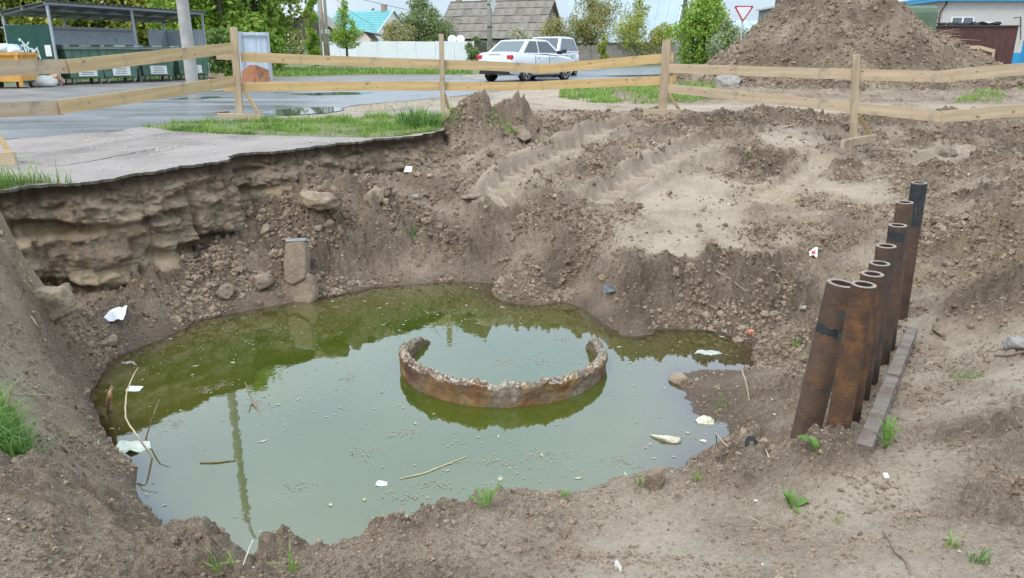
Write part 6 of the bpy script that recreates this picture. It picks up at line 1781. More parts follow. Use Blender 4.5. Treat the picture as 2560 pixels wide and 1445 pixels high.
# house with the blue grey metal roof and block gable
Yh = 76.0; c0 = at(1672, 150, Yh); c0[2] = street(Yh)
h2 = house('metal_roof_house', 'house with a large blue grey metal roof and grey block gable', c0, HRZ * 1.05, 10.8, 9.4, 2.55, 8.0, M_BLOCK, M_METROOF, over=.5)
m_ = MB(); m_.box((.03, 4.7, 4.6), (.06, .75, 1.5)); w_ = m_.build('window', M_WINF, h2); m_ = MB(); m_.box((.07, 4.7, 4.6), (.03, .58, 1.3)); m_.build('pane', M_PANE, w_)
m_ = MB(); m_.beam((.55, -.55, 2.0), (.55, 4.7, 8.06), .22, .06); m_.build('verge_board', M_WHITE, h2)
for x in np.arange(-10.6, .4, 1.1):
    m_ = MB(); m_.beam((x, -.5, 2.05), (x, 4.7, 8.09), .05, .03); m_.build('roof_seam', M_METROOF, h2)
m_ = MB(); m_.box((-5, -.05, 2.35), (6.0, .06, .25)); m_.build('dark_soffit', M_DARKW, h2)

# white gabled house with the teal roof
Yh = 98.0; c0 = at(945, 150, Yh); c0[2] = street(Yh)
h3 = house('teal_roof_house', 'white gabled house with a bright teal roof behind the young tree', c0, -math.radians(24), 8.2, 7.6, 3.5, 6.2, M_WALLW, M_TEAL, over=.3)
for k in range(9):
    m_ = MB(); z_ = 3.45 + .3 * k; y_ = -.05 + 3.8 * (z_ - 3.5) / 2.7; m_.beam((.3, y_ - .02, z_ + .10), (-8.5, y_ - .02, z_ + .10), .03, .03); m_.build('roof_rib', M_TEAL, h3)
m_ = MB(); m_.beam((.32, -.3, 3.35), (.32, 3.8, 6.3), .2, .05); m_.build('verge_board', M_WHITE, h3)
m_ = MB(); m_.beam((.32, 3.8, 6.3), (.32, 7.9, 3.35), .2, .05); m_.build('verge_board', M_WHITE, h3)
m_ = MB(); m_.box((-1.2, 3.8, 6.5), (.6, .6, .9)); m_.build('chimney', brickmat('chimney_brick2', (.38, .22, .16), (.44, .28, .2), (.3, .28, .26), .27, .085), h3)
# small beige outbuilding
Yh = 88.0; c0 = at(925, 150, Yh); c0[2] = street(Yh)
t = thing('outbuilding', 'small beige outbuilding with a grey roof above the white fence', 'outbuilding', c0, -.1)
m_ = MB(); m_.prism([(-1.9, 0, 0), (0.2, 0, 0), (.2, 0, 2.45), (-.55, 0, 3.25), (-1.9, 0, 2.2)], (0, 3.5, 0)); m_.build('wall', M_WALLB, t)
m_ = MB(); m_.prism([(-.55, -.25, 3.3), (-2.0, -.25, 2.15), (-2.0, 3.7, 2.15), (-.55, 3.7, 3.3)], (0, 0, .07)); m_.build('roof', M_METROOF, t)
m_ = MB(); m_.prism([(-.55, -.25, 3.3), (1.9, -.1, 2.9), (2.0, 3.7, 2.2), (-.55, 3.7, 3.3)], (0, 0, .07)); m_.build('roof', M_METROOF, t)
m_ = MB(); m_.tube([(1.55, 1.0, 2.4), (1.55, 1.0, 3.9)], .08, 8); m_.build('flue', M_DARKW, t)
# dark boarded gable at the left
Yh = 92.0; c0 = at(800, 150, Yh); c0[2] = street(Yh)
t = thing('boarded_house', 'old house with a dark boarded gable and pale verge left of the poles', 'house', c0, 0)
m_ = MB(); m_.prism([(-4.6, 0, 0), (2.4, 0, 0), (2.4, 0, 3.0), (-1.1, 0, 5.6), (-4.6, 0, 3.0)], (0, 8, 0)); m_.build('gable_wall', M_DARKW, t)
m_ = MB(); m_.prism([(-1.1, -.4, 5.75), (-5.3, -.4, 2.7), (-5.3, 8.3, 2.7), (-1.1, 8.3, 5.75)], (0, 0, .12)); m_.build('roof', M_SLATE, t)
m_ = MB(); m_.prism([(-1.1, -.4, 5.75), (3.1, -.4, 2.7), (3.1, 8.3, 2.7), (-1.1, 8.3, 5.75)], (0, 0, .12)); m_.build('roof', M_SLATE, t)
m_ = MB(); m_.beam((-1.1, -.45, 5.8), (-5.3, -.45, 2.75), .22, .06); m_.build('verge_board', M_WHITE, t)
# dark roof far behind
Yh = 120.0; c0 = at(985, 150, Yh); c0[2] = street(Yh)
t = house('dark_roof_house', 'far house with a dark brown roof between teal roof and bushes', c0, 0, 6.0, 6.0, 4.2, 5.9, M_DARKW, mk('dark_tiles', (.09, .07, .06), (.14, .11, .095), 3, .85), over=.3)
m_ = MB(); m_.box((-2.9, 2.6, 6.2), (1.2, .8, .7)); m_.build('chimney', M_RUSTBOX, t)

# ------------------------------------------------------------------ fences of the gardens
def panel_fence(name, label, A, B, h, mt, n, group=None, cat='fence', pitch=.25):
    t = thing(name, label, cat, A, group=group)
    A = np.asarray(A, float); B = np.asarray(B, float); d = B - A; L = np.linalg.norm(d[:2]); dn = d / L; nb = np.array([-dn[1], dn[0], 0])
    for i in range(n):
        u0, u1 = L * i / n + .01, L * (i + 1) / n - .01
        corr(u0, u1, .05, h + .02 * math.sin(i * 2.3), lambda u, d_, z: A + dn * u - nb * d_ + np.array([0, 0, z]), 'panel', mt, t, pitch=pitch, dep=.025, off=tuple(A))
    m_ = MB(tuple(A)); m_.beam(A + (0, 0, h * .8) + nb * .05, B + (0, 0, h * .8) + nb * .05, .06, .04); m_.build('rail', M_GALV, t)
    return t


A = gbase(806, 76); B = gbase(1186, 74)
panel_fence('sheet_fence', 'long white sheet metal fence across the road', A, B, 2.05, M_WFENCE, 8)
A = gbase(694, 70); B = gbase(775, 74)
panel_fence('sheet_fence', 'low grey sheet fence left of the narrow tree', A, B, 1.85, M_SHEETG, 3)
t = thing('picket_fence', 'weathered grey wooden picket fence behind the parked cars', 'fence', gbase(1440, 68))
A = gbase(1440, 68); B = gbase(1712, 64); d = B - A; L = np.linalg.norm(d); d /= L
m_ = MB(tuple(A)); rn = random.Random(4); u = 0
while u < L:
    hh_ = 1.62 + rn.uniform(-.06, .06); m_.beam(A + d * u, A + d * u + (rn.uniform(-.02, .02), 0, hh_), .11, .022, up=d); u += .135
tag(m_.build('pickets', M_PICKET, t), None, None, None, 'stuff')
for z in (.45, 1.3):
    m_ = MB(tuple(A)); m_.beam(A + (0, .05, z), B + (0, .05, z), .09, .05); m_.build('rail', M_PICKET, t)
A2 = gbase(1190, 72); B2 = gbase(1232, 72); t = thing('picket_fence', 'short dark picket fence between white fence and concrete pole', 'fence', A2)
m_ = MB(tuple(A2)); d = B2 - A2; L = np.linalg.norm(d); d /= L; u = 0
while u < L:
    m_.beam(A2 + d * u, A2 + d * u + (0, 0, 1.75 + rn.uniform(-.05, .05)), .12, .022, up=d); u += .14
tag(m_.build('pickets', M_DARKW, t), None, None, None, 'stuff')
m_ = MB(tuple(A2)); m_.beam(A2 + (0, .05, 1.2), B2 + (0, .05, 1.2), .09, .05); m_.build('rail', M_DARKW, t)

# ------------------------------------------------------------------ satellite dishes, poles, wires
for k, (px, py, Y, lb) in enumerate([(1130, 98, 78.5, 'left of the two white satellite dishes above the white fence'), (1151, 98, 78.6, 'right satellite dish with a scalloped face above the white fence')]):
    c_ = at(px, py, Y); t = thing('satellite_dish', lb, 'dish', c_, group='satellite dishes')
    m_ = MB(); R0 = .44
    X = np.array([1, 0, 0]); W = np.array([0, -.92, .39]); Yv = np.cross(W, X)
    m_.lathe([(.001, -.08), (.2, -.06), (.34, -.025), (R0, 0), (R0, -.02), (.33, -.05), (.001, -.10)], (0, 0, 0), 20, (X, Yv, W)); m_.build('reflector', M_WHITE, t, smooth=True)
    m_ = MB(); m_.tube([Yv * -R0, W * .45 + Yv * -.2], .015, 6); m_.tube([W * .40 + Yv * -.2, W * .5 + Yv * -.18], .04, 8); m_.build('feed_arm', M_GALV, t)
    m_ = MB(); m_.tube([W * -.08, (0, .25, -.2), (0, .25, -1.6)], .03, 6); m_.build('bracket', M_GALV, t)


def pole(name, label, px, Y, h, r0, r1, mt, group=None, lean=0):
    b_ = gbase(px, Y); t = thing(name, label, 'pole', b_, group=group)
    m_ = MB(); m_.tube([(0, 0, -.2), (lean * .5, 0, h * .5), (lean, 0, h)], [r0, (r0 + r1) / 2, r1], 12); m_.build('shaft', mt, t, smooth=True)
    return t


t = pole('utility_pole', 'concrete utility pole with steel bands behind the cars', 1225, 50, 9.0, .17, .12, M_CONC)
for z in (2.55, 3.9, 5.0):
    m_ = MB(); m_.lathe([(.172, z), (.18, z), (.18, z + .05), (.172, z + .05)], n=14); m_.build('band', M_BLACK, t)
c_ = at(1232, 14, 49.7); o = MB(); o.prism([(-.17, 0, .1), (0, 0, -.48), (.22, 0, .1), (.05, 0, .62)], (0, .02, 0)); o = o.build('road_sign', M_SIGNG, None); o.location = c_; tag(o, 'grey back of a diamond road sign on the concrete utility pole', 'sign')
t = pole('utility_pole', 'left thin grey pole of the three by the narrow tree', 806, 66, 9, .09, .08, M_GALV, 'poles by the teal roofed house')
t = pole('utility_pole', 'middle dark leaning wooden pole of the three by the narrow tree', 816, 66.5, 9, .13, .11, M_POST, 'poles by the teal roofed house', -.25)
t = pole('utility_pole', 'right grey concrete pole of the three, with a white plate', 822, 67, 9, .15, .12, M_CONC, 'poles by the teal roofed house')
m_ = MB(); m_.box((-.05, -.2, 2.75), (.75, .03, .32)); m_.build('plate', M_WHITE, t)
pole('gate_post', 'left thin white post before the boarded gable', 717, 75, 3.2, .06, .06, M_WHITE, 'thin posts'); pole('gate_post', 'right thin white post before the boarded gable', 726, 75, 3.0, .06, .06, M_WHITE, 'thin posts')
def wire(label, a_, b_, sag=.4):
    P = [a_ + (b_ - a_) * t_ + np.array([0, 0, -sag * 4 * t_ * (1 - t_)]) for t_ in np.linspace(0, 1, 14)]
    m_ = MB(a_); m_.tube(P, .022, 5); o = m_.build('overhead_wire', M_WIRE, None); o.location = a_; tag(o, label, 'wire')
wire('thick overhead wire running down to the right across the sky', at(880, -8, 66), at(1230, 62, 92), .2)
wire('thin overhead wire above the teal roof', at(820, -20, 67), at(930, 60, 100), .3)
wire('thin wire crossing the sky right of the soil heap', at(2150, 15, 50), at(2360, -8, 60), .1)

# ------------------------------------------------------------------ yield sign
Ysn = 27.6; b_ = at(1849, 160, Ysn); b_[2] = street(Ysn); s_top = at(1860, 16, Ysn); sx0 = at(1858, 30, Ysn)[0] - b_[0]
t = thing('yield_sign', 'yield road sign, white triangle with a red border, left of the soil heap', 'road sign', b_)
zb = at(1858, 57, Ysn)[2] - b_[2]; zt_ = at(1858, 14, Ysn)[2] - b_[2]; hw = .37
m_ = MB(); m_.tube([(0, 0, -.2), (sx0 * .6, 0, zb * .6), (sx0, .02, zt_ - .05)], .03, 10); m_.build('pole', M_GALV, t, smooth=True)
def tri(s_, y0, y1, name, mt):
    cz = (zb + 2 * zt_) / 3; pts = [(sx0 - hw, zt_), (sx0 + hw, zt_), (sx0, zb)]
    P = []
    for i in range(3):                       # rounded corners
        a_ = np.array(pts[i]); 
        for o_ in (pts[i - 1], pts[(i + 1) % 3]):
            P.append(a_ + (np.array(o_) - a_) * .07)
    P = [(sx0 + (p_[0] - sx0) * s_, cz + (p_[1] - cz) * s_) for p_ in P]
    m_ = MB(); m_.prism([(p_[0], y0, p_[1]) for p_ in P], (0, y1 - y0, 0)); return m_.build(name, mt, t)
tri(1.0, -.04, -.015, 'plate', M_SIGNW); tri(.965, -.046, -.041, 'red_border', M_SIGNR); tri(.74, -.052, -.047, 'white_face', M_SIGNW)

# ------------------------------------------------------------------ right side: sheds, truck box, container, brick building
Y_ = 58; c_ = gbase(1880, Y_); t = thing('metal_shed', 'pale blue sheet metal shed behind the yield sign', 'shed', c_)
zr = at(1880, 46, Y_)[2] - c_[2]
m_ = MB(); m_.prism([(-1.4, 0, 0), (2.6, 0, 0), (2.6, 0, 1.9), (-1.4, 0, 1.9)], (0, 5, 0)); m_.build('wall', M_SHEETG, t)
m_ = MB(); m_.prism([(-1.6, -.3, 1.7), (2.8, -.3, 1.7), (2.8, 4, zr), (-.6, 4, zr)], (0, 0, .06)); m_.build('roof', M_METROOF, t)
for k in range(7):
    m_ = MB(); x = -1.4 + .66 * k; m_.beam((x, -.28, 1.77), (x * .96 + .1, 3.98, zr + .07), .04, .03); m_.build('roof_seam', M_METROOF, t)
Y_ = 47; c_ = gbase(1945, Y_); t = thing('grey_hut', 'dark grey wall of a hut behind the left shoulder of the soil heap', 'hut', c_)
zr = at(1945, 20, Y_)[2] - c_[2]
m_ = MB(); m_.box((0.6, 1.5, zr / 2), (2.2, 3, zr)); m_.build('wall', mk('hut_wall', (.17, .17, .17), (.24, .24, .235), 2, .8), t); m_ = MB(); m_.box((.6, 1.5, zr + .05), (2.5, 3.3, .10)); m_.build('roof', M_WALLG, t)
# olive truck box
Y_ = 43; zt_ = at(2260, 13, Y_)[2]; x0, x1 = at(2150, 60, Y_)[0], at(2342, 60, Y_)[0]; g_ = street(Y_)
t = thing('truck_box', 'olive green box body of an old truck behind the soil heap', 'truck body', ((x0 + x1) / 2, Y_, g_)); wx = x1 - x0; hz = zt_ - g_
m_ = MB(); pr = [(0, .85), (0, hz - .35), (.10, hz - .12), (.35, hz), (1.9, hz), (2.15, hz - .12), (2.25, hz - .35), (2.25, .85)]
m_.prism([(-wx / 2, y, z) for y, z in pr], (wx, 0, 0)); bx0 = m_.build('body', M_KUNG, t, bevel=.03)
for cx_, w_ in ((-.05, .62), (-.95, .6)):
    m_ = MB(); m_.box((wx * .12 + cx_, -.015, hz - .75), (w_, .04, .62)); f_ = m_.build('window', M_KUNG, t); m_ = MB(); m_.box((wx * .12 + cx_, -.04, hz - .75), (w_ - .1, .02, .5)); m_.build('pane', M_PANE, f_)
m_ = MB(); m_.box((wx * .12 + .12, -.055, hz - .75), (.16, .012, .48)); m_.build('curtain', M_WHITE, t)
m_ = MB(); m_.tube([(wx / 2 + .05, .3, .8), (wx / 2 + .05, .3, hz - .6)], .05, 8); m_.tube([(wx / 2 - .1, .25, hz - .62), (wx / 2 + .22, .25, hz - .62)], .04, 8); m_.build('side_rail', M_KUNG, t)
for x in (-wx * .3, wx * .3):
    m_ = MB(); m_.lathe([(.2, -.13), (.42, -.13), (.46, -.07), (.46, .07), (.42, .13), (.2, .13)], (x, .35, .46), 20, ((1, 0, 0), (0, 0, 1), (0, 1, 0))); m_.build('wheel', M_BLACK, t, smooth='angle')
m_ = MB(); m_.box((0, 1.1, .75), (wx * .96, 1.2, .18)); m_.build('chassis', M_BLACK, t)
# maroon steel container
Y_ = 56; xl, xr = at(2345, 100, Y_)[0], at(2540, 100, Y_)[0]; g_ = street(Y_); zt_ = at(2440, 66, Y_)[2] - g_; wx = xr - xl
t = thing('steel_container', 'dark maroon steel container at the right, behind the soil heap', 'container', ((xl + xr) / 2, Y_, g_))
corr(-wx / 2, wx / 2, .05, zt_, lambda u, d_, z: np.array([u, -d_, z]), 'front_sheet', M_MAROON, t, pitch=.9, dep=.02, off=(0, 0, 0))
m_ = MB(); m_.box((0, 1.25, zt_ / 2), (wx, 2.4, zt_)); m_.build('body', M_MAROON, t)
m_ = MB(); m_.box((0, 1.2, zt_ + .04), (wx + .2, 2.7, .08)); m_.build('roof', M_DARKW, t)
for k in range(6):
    rock('roof_debris', ['dark lump of roofing on the left end of the maroon container', 'second dark lump on the maroon container roof', 'big dark bundle on the middle of the container roof', 'dark bundle right of the middle on the container roof', 'small dark lump on the container roof', 'dark roll at the right part of the container roof'][k], 'debris',
         np.array([(xl + xr) / 2 - wx / 2 + .3 + .75 * k * wx / 5.5, Y_ + .4, g_ + zt_ + .06]), (.9, .7, .35), M_BLACK, 140 + k, sink=.2, group='dark debris on the container roof')
# white brick building with a blue roof
Y_ = 72; c_ = gbase(2338, Y_); t = thing('brick_building', 'white brick building with a blue roof edge at the right', 'building', c_)
zt_ = at(2400, 3, Y_)[2] - c_[2]; Lb_ = 14
m_ = MB(); m_.box((Lb_ / 2, 4, zt_ / 2), (Lb_, 8, zt_)); m_.build('wall', M_BRICKW, t)
m_ = MB(); m_.box((Lb_ / 2 - .3, 4, zt_ + .2), (Lb_ + 1.0, 9, .42)); m_.build('roof', M_BLUE, t)
for (xa, xb, ya, yb) in ((2375, 2436, 42, 64),):
    A_ = at(xa, yb, Y_) - c_; B_ = at(xb, ya, Y_) - c_; w_ = B_[0] - A_[0]; h_ = (B_[2] - A_[2]) * 1.9; zc_ = B_[2] - h_ / 2
    m_ = MB(); m_.box((A_[0] + w_ / 2, -.0, zc_), (w_, .1, h_)); f_ = m_.build('window', M_WINF, t)
    for k in range(2):
        m_ = MB(); m_.box((A_[0] + w_ * (.26 + .48 * k), -.055, zc_), (w_ * .40, .02, h_ - .16)); m_.build('pane', M_PANE, f_)
A_ = at(2480, 56, Y_) - c_; m_ = MB(); m_.box((A_[0], 0, A_[2] - .6), (1.5, .1, 1.3)); f_ = m_.build('window', M_WINF, t); m_ = MB(); m_.box((A_[0], -.055, A_[2] - .6), (1.3, .02, 1.1)); m_.build('pane', M_PANE, f_)
m_ = MB(); m_.box((Lb_ * .62, -.02, .5), (Lb_ * .7, .06, 1.0)); m_.build('blue_plinth', M_BLUE, t)
m_ = MB(); m_.tube([(.10, -.12, zt_ + .1), (.10, -.2, zt_ - .25), (-.25, -.2, zt_ - .75), (-.3, -.1, zt_ - 1.1), (-.3, -.1, .1)], .075, 8); m_.build('drain_pipe', M_RUSTD, t, smooth=True)
m_ = MB(); m_.tube([at(2535, 45, Y_) - c_, at(2552, 42, Y_) - c_, at(2552, 100, Y_ - .4) - c_], .04, 6); m_.build('bracket', M_BLACK, t)
m_ = MB(); q_ = gbase(2556, 60); m_.box((.15, .0, .9), (.5, .4, 1.9)); m_.box((.15, -.21, 1.0), (.40, .02, 1.6)); m_.box((.15, 0, 1.88), (.56, .46, .06)); o = m_.build('blue_cabinet', M_BLUE, None, bevel=.01); o.location = q_; tag(o, 'bright blue metal cabinet at the right edge of the picture', 'cabinet')
# small plank barrier beside the container
Yq = 33.0
t = thing('plank_barrier', 'small barrier of pale boards at the right foot of the soil heap', 'barrier', gbase(2450, Yq)); OF = tuple(gbase(2450, Yq))
pA, pB, pC = at(2407, 118, Yq + .5), at(2449, 118, Yq), at(2486, 128, Yq - .3)
for p_ in (pA, pB, pC):
    m_ = MB(OF); m_.beam((p_[0], p_[1] + .04, street(Yq) - .2), p_ + (0, .04, .05), .09, .05, up=(1, 0, 0)); m_.build('post', M_POST, t)
for a_, b_ in ((pA, pB), (pB, pC), (at(2380, 128, Yq + .8), pA)):
    m_ = MB(OF); m_.beam(a_, b_, .14, .025); m_.build('board', M_PLANK3, t)
# dry stalks on the right flank of the heap
rn = np.random.default_rng(8)
t = thing('dry_weed', 'clump of dry pale weed stalks on the right flank of the soil heap', 'dry weeds', at(2320, 115, 26.5))
o0 = at(2320, 115, 26.5)
for k in range(11):
    sx, sy = rn.uniform(2300, 2350), rn.uniform(95, 122); ex, ey = sx + rn.uniform(20, 105), sy - rn.uniform(8, 55)
    s_, e_ = at(sx, sy, 26.6), at(ex, ey, 26.2)
    s_[2] = min(s_[2], float(pile_h(np.array([s_[0]]), np.array([s_[1]]))[0]) + .03)
    m_ = MB(o0); m_.tube([s_, (s_ + e_) / 2 + (0, 0, .12), e_], [.012, .009, .004], 4); m_.build('stalk', M_STALK, t)

# ------------------------------------------------------------------ cars
def car(name, label, loc, heading, P):
    """local x forward, y left, z up; P holds the profile"""
    t = thing(name, label, 'car', loc, heading)
    W = P['W'] / 2
    # body shell: stations from rear to front: x, sill z, shoulder z, top z (deck or hood), half width factor
    m_ = MB(); ring = []
    for (x, zs, zm, zt, k) in P['st']:
        w_ = W * k; ring.append([(x, -w_ * .90, zs), (x, -w_ * .985, zs + .12), (x, -w_, zm * .55 + zs * .45), (x, -w_ * .985, zm), (x, -w_ * .90, zt - .03), (x, -w_ * .6, zt), (x, 0, zt + .012),
                                 (x, w_ * .6, zt), (x, w_ * .90, zt - .03), (x, w_ * .985, zm), (x, w_, zm * .55 + zs * .45), (x, w_ * .985, zs + .12), (x, w_ * .90, zs)])
    n = len(ring[0]); vs = [p for r_ in ring for p in r_]; fs = []
    for i in range(len(ring) - 1):
        for k in range(n - 1): fs.append((i * n + k, i * n + k + 1, (i + 1) * n + k + 1, (i + 1) * n + k))
        fs.append((i * n + n - 1, i * n, (i + 1) * n, (i + 1) * n + n - 1))
    fs.append(tuple(range(n))); fs.append(tuple((len(ring) - 1) * n + k for k in range(n))[::-1]); m_.add(vs, fs)
    body = m_.build('body', P['paint'], t, smooth='angle')
    # cabin
    xb0, xb1, xr0, xr1, zb, zr = P['cab']          # belt rear/front x, roof rear/front x, belt z, roof z
    wb, wr = W * .93, W * .70
    def side(s, u, v):                            # u along 0..1 rear to front, v belt to roof
        x = (xb0 + (xb1 - xb0) * u) * (1 - v) + (xr0 + (xr1 - xr0) * u) * v
        return np.array([x, s * (wb + (wr - wb) * v), zb + (zr - zb) * v])
    m_ = MB(); N = 9; vs = []
    for j, v in enumerate((0, .5, .85, .97)):
        for s in (-1, 1):
            for u in np.linspace(0, 1, N): vs.append(side(s, u, v))
    m2 = MB()
    prev = None; rows_ = []
    for v in (0, .45, .8, .94):
        rows_.append([side(-1, u, v) for u in np.linspace(0, 1, N)] + [side(1, u, v) for u in np.linspace(1, 0, N)])
    top = []
    for u, sgn in [(u, -1) for u in np.linspace(0, 1, N)] + [(u, 1) for u in np.linspace(1, 0, N)]:
        p_ = side(sgn, .06 + .88 * u, 1.0); p_[1] *= .86; p_[2] += .015 * math.sin(PI * u); top.append(p_)
    rows_.append(top)
    k2 = 2 * N; vs = [p for r_ in rows_ for p in r_]; fs = []
    for i in range(len(rows_) - 1):
        for k in range(k2): fs.append((i * k2 + k, i * k2 + (k + 1) % k2, (i + 1) * k2 + (k + 1) % k2, (i + 1) * k2 + k))
    b5 = (len(rows_) - 1) * k2
    for k in range(N - 1): fs.append((b5 + k, b5 + k + 1, b5 + k2 - 2 - k, b5 + k2 - 1 - k))
    m2.add(vs, fs); cabin = m2.build('cabin', P['paint'], t, smooth='angle')
    # glass panes 4 mm proud
    def pane(pts, nm='window', mt=M_GLASS, parent=cabin):
        pts = [np.asarray(p, float) for p in pts]; nv = np.cross(pts[1] - pts[0], pts[2] - pts[0]); nv /= np.linalg.norm(nv); c_ = sum(pts) / len(pts)
        if nv @ (c_ - np.array([(xb0 + xb1) / 2, 0, zb])) < 0: nv = -nv
        m_ = MB(); m_.prism([p + nv * .005 for p in pts], nv * .008); return m_.build(nm, mt, parent)
    for s in (-1, 1):
        for (ua, ub, uc, ud) in P['win']: pane([side(s, ua, .10), side(s, ub, .10), side(s, uc, .88), side(s, ud, .88)])
    def endp(u, yf, v):
        p_ = side(1, u, v); return np.array([p_[0], p_[1] * yf, p_[2]])
    pane([endp(0, -.84, .12), endp(0, .84, .12), endp(0, .86, .88), endp(0, -.86, .88)], 'rear_window', M_GLASSL)
    pane([endp(1, -.88, .06), endp(1, .88, .06), endp(1, .88, .9), endp(1, -.88, .9)], 'windscreen', M_GLASS)
    # wheels
    for xw in P['wx']:
        for s in (-1, 1):
            c_ = (xw, s * (W - .09), P['wr']); A3 = ((1, 0, 0), (0, 0, 1), (0, -s * -1.0, 0)); r_ = P['wr']
            m_ = MB(); m_.lathe([(r_ * .6, -.10), (r_ * .94, -.10), (r_, -.07), (r_, .07), (r_ * .94, .10), (r_ * .64, .10)], c_, 28, A3); w_ = m_.build('wheel', M_BLACK, t, smooth='angle')
            m_ = MB(); m_.lathe([(r_ * .66, .07), (r_ * .66, .095), (r_ * .58, .10), (r_ * .58, .05), (.001, .04)], c_, 28, A3); m_.build('rim', M_DARKP, w_, smooth='angle')
            m_ = MB()
            for q in range(6):
                a_ = q * PI / 3 + .2; m_.beam((c_[0], c_[1] + s * .085, c_[2]), (c_[0] + math.cos(a_) * r_ * .62, c_[1] + s * .09, c_[2] + math.sin(a_) * r_ * .62), .05, .02, up=(0, 1, 0))
            m_.lathe([(r_ * .70, .085), (r_ * .70, .104), (r_ * .62, .104), (r_ * .62, .085)], c_, 28, A3); m_.lathe([(.001, .11), (.06, .105), (.06, .06)], c_, 12, A3); m_.build('spokes', M_CHROME, w_)
            m_ = MB(); m_.lathe([(.001, 0), (r_ * 1.15, 0), (r_ * 1.15, .012), (.001, .012)], (xw, s * (W * .955 + .012), P['wr'] + .02), 28, A3); m_.build('wheel_arch', M_DARKP, body)
    # details
    for nm, mt, bx_ in P['bits']:
        m_ = MB(); m_.box(bx_[:3], bx_[3:]); m_.build(nm, mt, body, bevel=min(.02, min(bx_[3:]) * .3))
    for s in (-1, 1):
        m_ = MB(); m_.box((xb1 - .35, s * (W + .09), zb + .06), (.14, .2, .14)); m_.build('mirror', P.get('mir', M_DARKP), body, bevel=.03)
        for xd in P['doors']:
            m_ = MB(); m_.box((xd, s * (W + .0005), .62), (.012, .008, .66)); m_.build('door_gap', M_DARKP, body)
            m_ = MB(); m_.box((xd + .22, s * (W + .012), zb - .12), (.16, .03, .035)); m_.build('handle', P['paint'], body)
    return t


SED = dict(W=1.74, paint=M_SILVER, wr=.31, wx=(-1.32, 1.31), doors=(-.75, .18),
           st=[(-2.17, .42, .66, .78, .88), (-2.10, .30, .80, 1.00, .95), (-1.95, .26, .86, 1.045, .985), (-1.55, .22, .90, 1.055, 1.0), (-.8, .20, .90, 1.03, 1.0), (.4, .20, .88, .98, 1.0), (1.1, .20, .86, .955, 1.0), (1.6, .22, .80, .90, .985), (2.0, .26, .70, .80, .93), (2.15, .36, .58, .66, .82)],
           cab=(-1.62, 1.05, -.92, .35, .98, 1.49), win=[(.06, .42, .40, .10), (.455, .93, .90, .46)],
           bits=[('rear_light', M_RED, (-2.115, -.70, .87, .12, .24, .15)), ('rear_light', M_RED, (-2.115, .70, .87, .12, .24, .15)), ('lower_bumper', M_DARKP, (-2.145, 0, .36, .12, 1.36, .17)), ('bumper_line', M_DARKP, (-2.155, 0, .60, .04, 1.5, .02)), ('number_plate', M_WHITE, (-2.165, 0, .72, .03, .52, .11)), ('boot_letters', M_CHROME, (-2.12, .0, .97, .05, .55, .025)),
                 ('head_light', M_CHROME, (2.02, -.62, .68, .2, .3, .14)), ('head_light', M_CHROME, (2.02, .62, .68, .2, .3, .14)), ('sill', M_DARKP, (0, -.80, .21, 2.0, .12, .06)), ('sill', M_DARKP, (0, .80, .21, 2.0, .12, .06))])
Yc = 28.4; rr_ = at(1313, 203, Yc)
hd = math.atan2(.80, .60)
fx, fy = math.cos(hd), math.sin(hd); rx, ry = fy, -fx      # right hand side
cx_ = rr_[0] + 1.32 * fx - .80 * rx; cy_ = Yc + 1.32 * fy - .80 * ry
car('sedan_car', 'silver sedan parked on the wet road, rear to the camera', (cx_, cy_, street(cy_)), hd, SED)
SUV = dict(W=1.80, paint=M_WCAR, wr=.35, wx=(-1.30, 1.33), doors=(-.80, .15),
           st=[(-2.12, .46, .80, .98, .86), (-2.05, .34, .92, 1.06, .94), (-1.8, .28, .98, 1.08, .99), (-1.2, .24, .98, 1.07, 1.0), (0, .24, .96, 1.05, 1.0), (.9, .24, .94, 1.04, 1.0), (1.5, .26, .92, 1.02, .985), (1.95, .30, .84, .93, .93), (2.12, .40, .66, .76, .84)],
           cab=(-2.0, 1.15, -1.70, .25, 1.04, 1.72), win=[(.03, .17, .18, .07), (.20, .50, .48, .21), (.53, .92, .90, .51)],
           bits=[('rear_light', M_RED, (-2.06, -.74, .98, .12, .2, .22)), ('rear_light', M_RED, (-2.06, .74, .98, .12, .2, .22)), ('lower_bumper', M_DARKP, (-2.10, 0, .42, .12, 1.4, .2)), ('grille', M_DARKP, (2.09, 0, .62, .08, 1.0, .2)), ('head_light', M_CHROME, (2.0, -.66, .80, .2, .3, .16)), ('head_light', M_CHROME, (2.0, .66, .80, .2, .3, .16)),
                 ('sill', M_DARKP, (0, -.83, .26, 2.1, .12, .12)), ('sill', M_DARKP, (0, .83, .26, 2.1, .12, .12)), ('roof_rail', M_DARKP, (-.7, .60, 1.745, 1.7, .03, .03)), ('roof_rail', M_DARKP, (-.7, -.60, 1.745, 1.7, .03, .03))])
Yc = 36.6; rr_ = at(1436, 190, Yc); hd = math.atan2(-.93, -.37)
fx, fy = math.cos(hd), math.sin(hd); lx, ly = -fy, fx
cx_ = rr_[0] + 1.30 * fx - .85 * lx; cy_ = Yc + 1.30 * fy - .85 * ly
car('suv_car', 'white SUV standing half behind the silver sedan', (cx_, cy_, street(cy_)), hd, SUV)

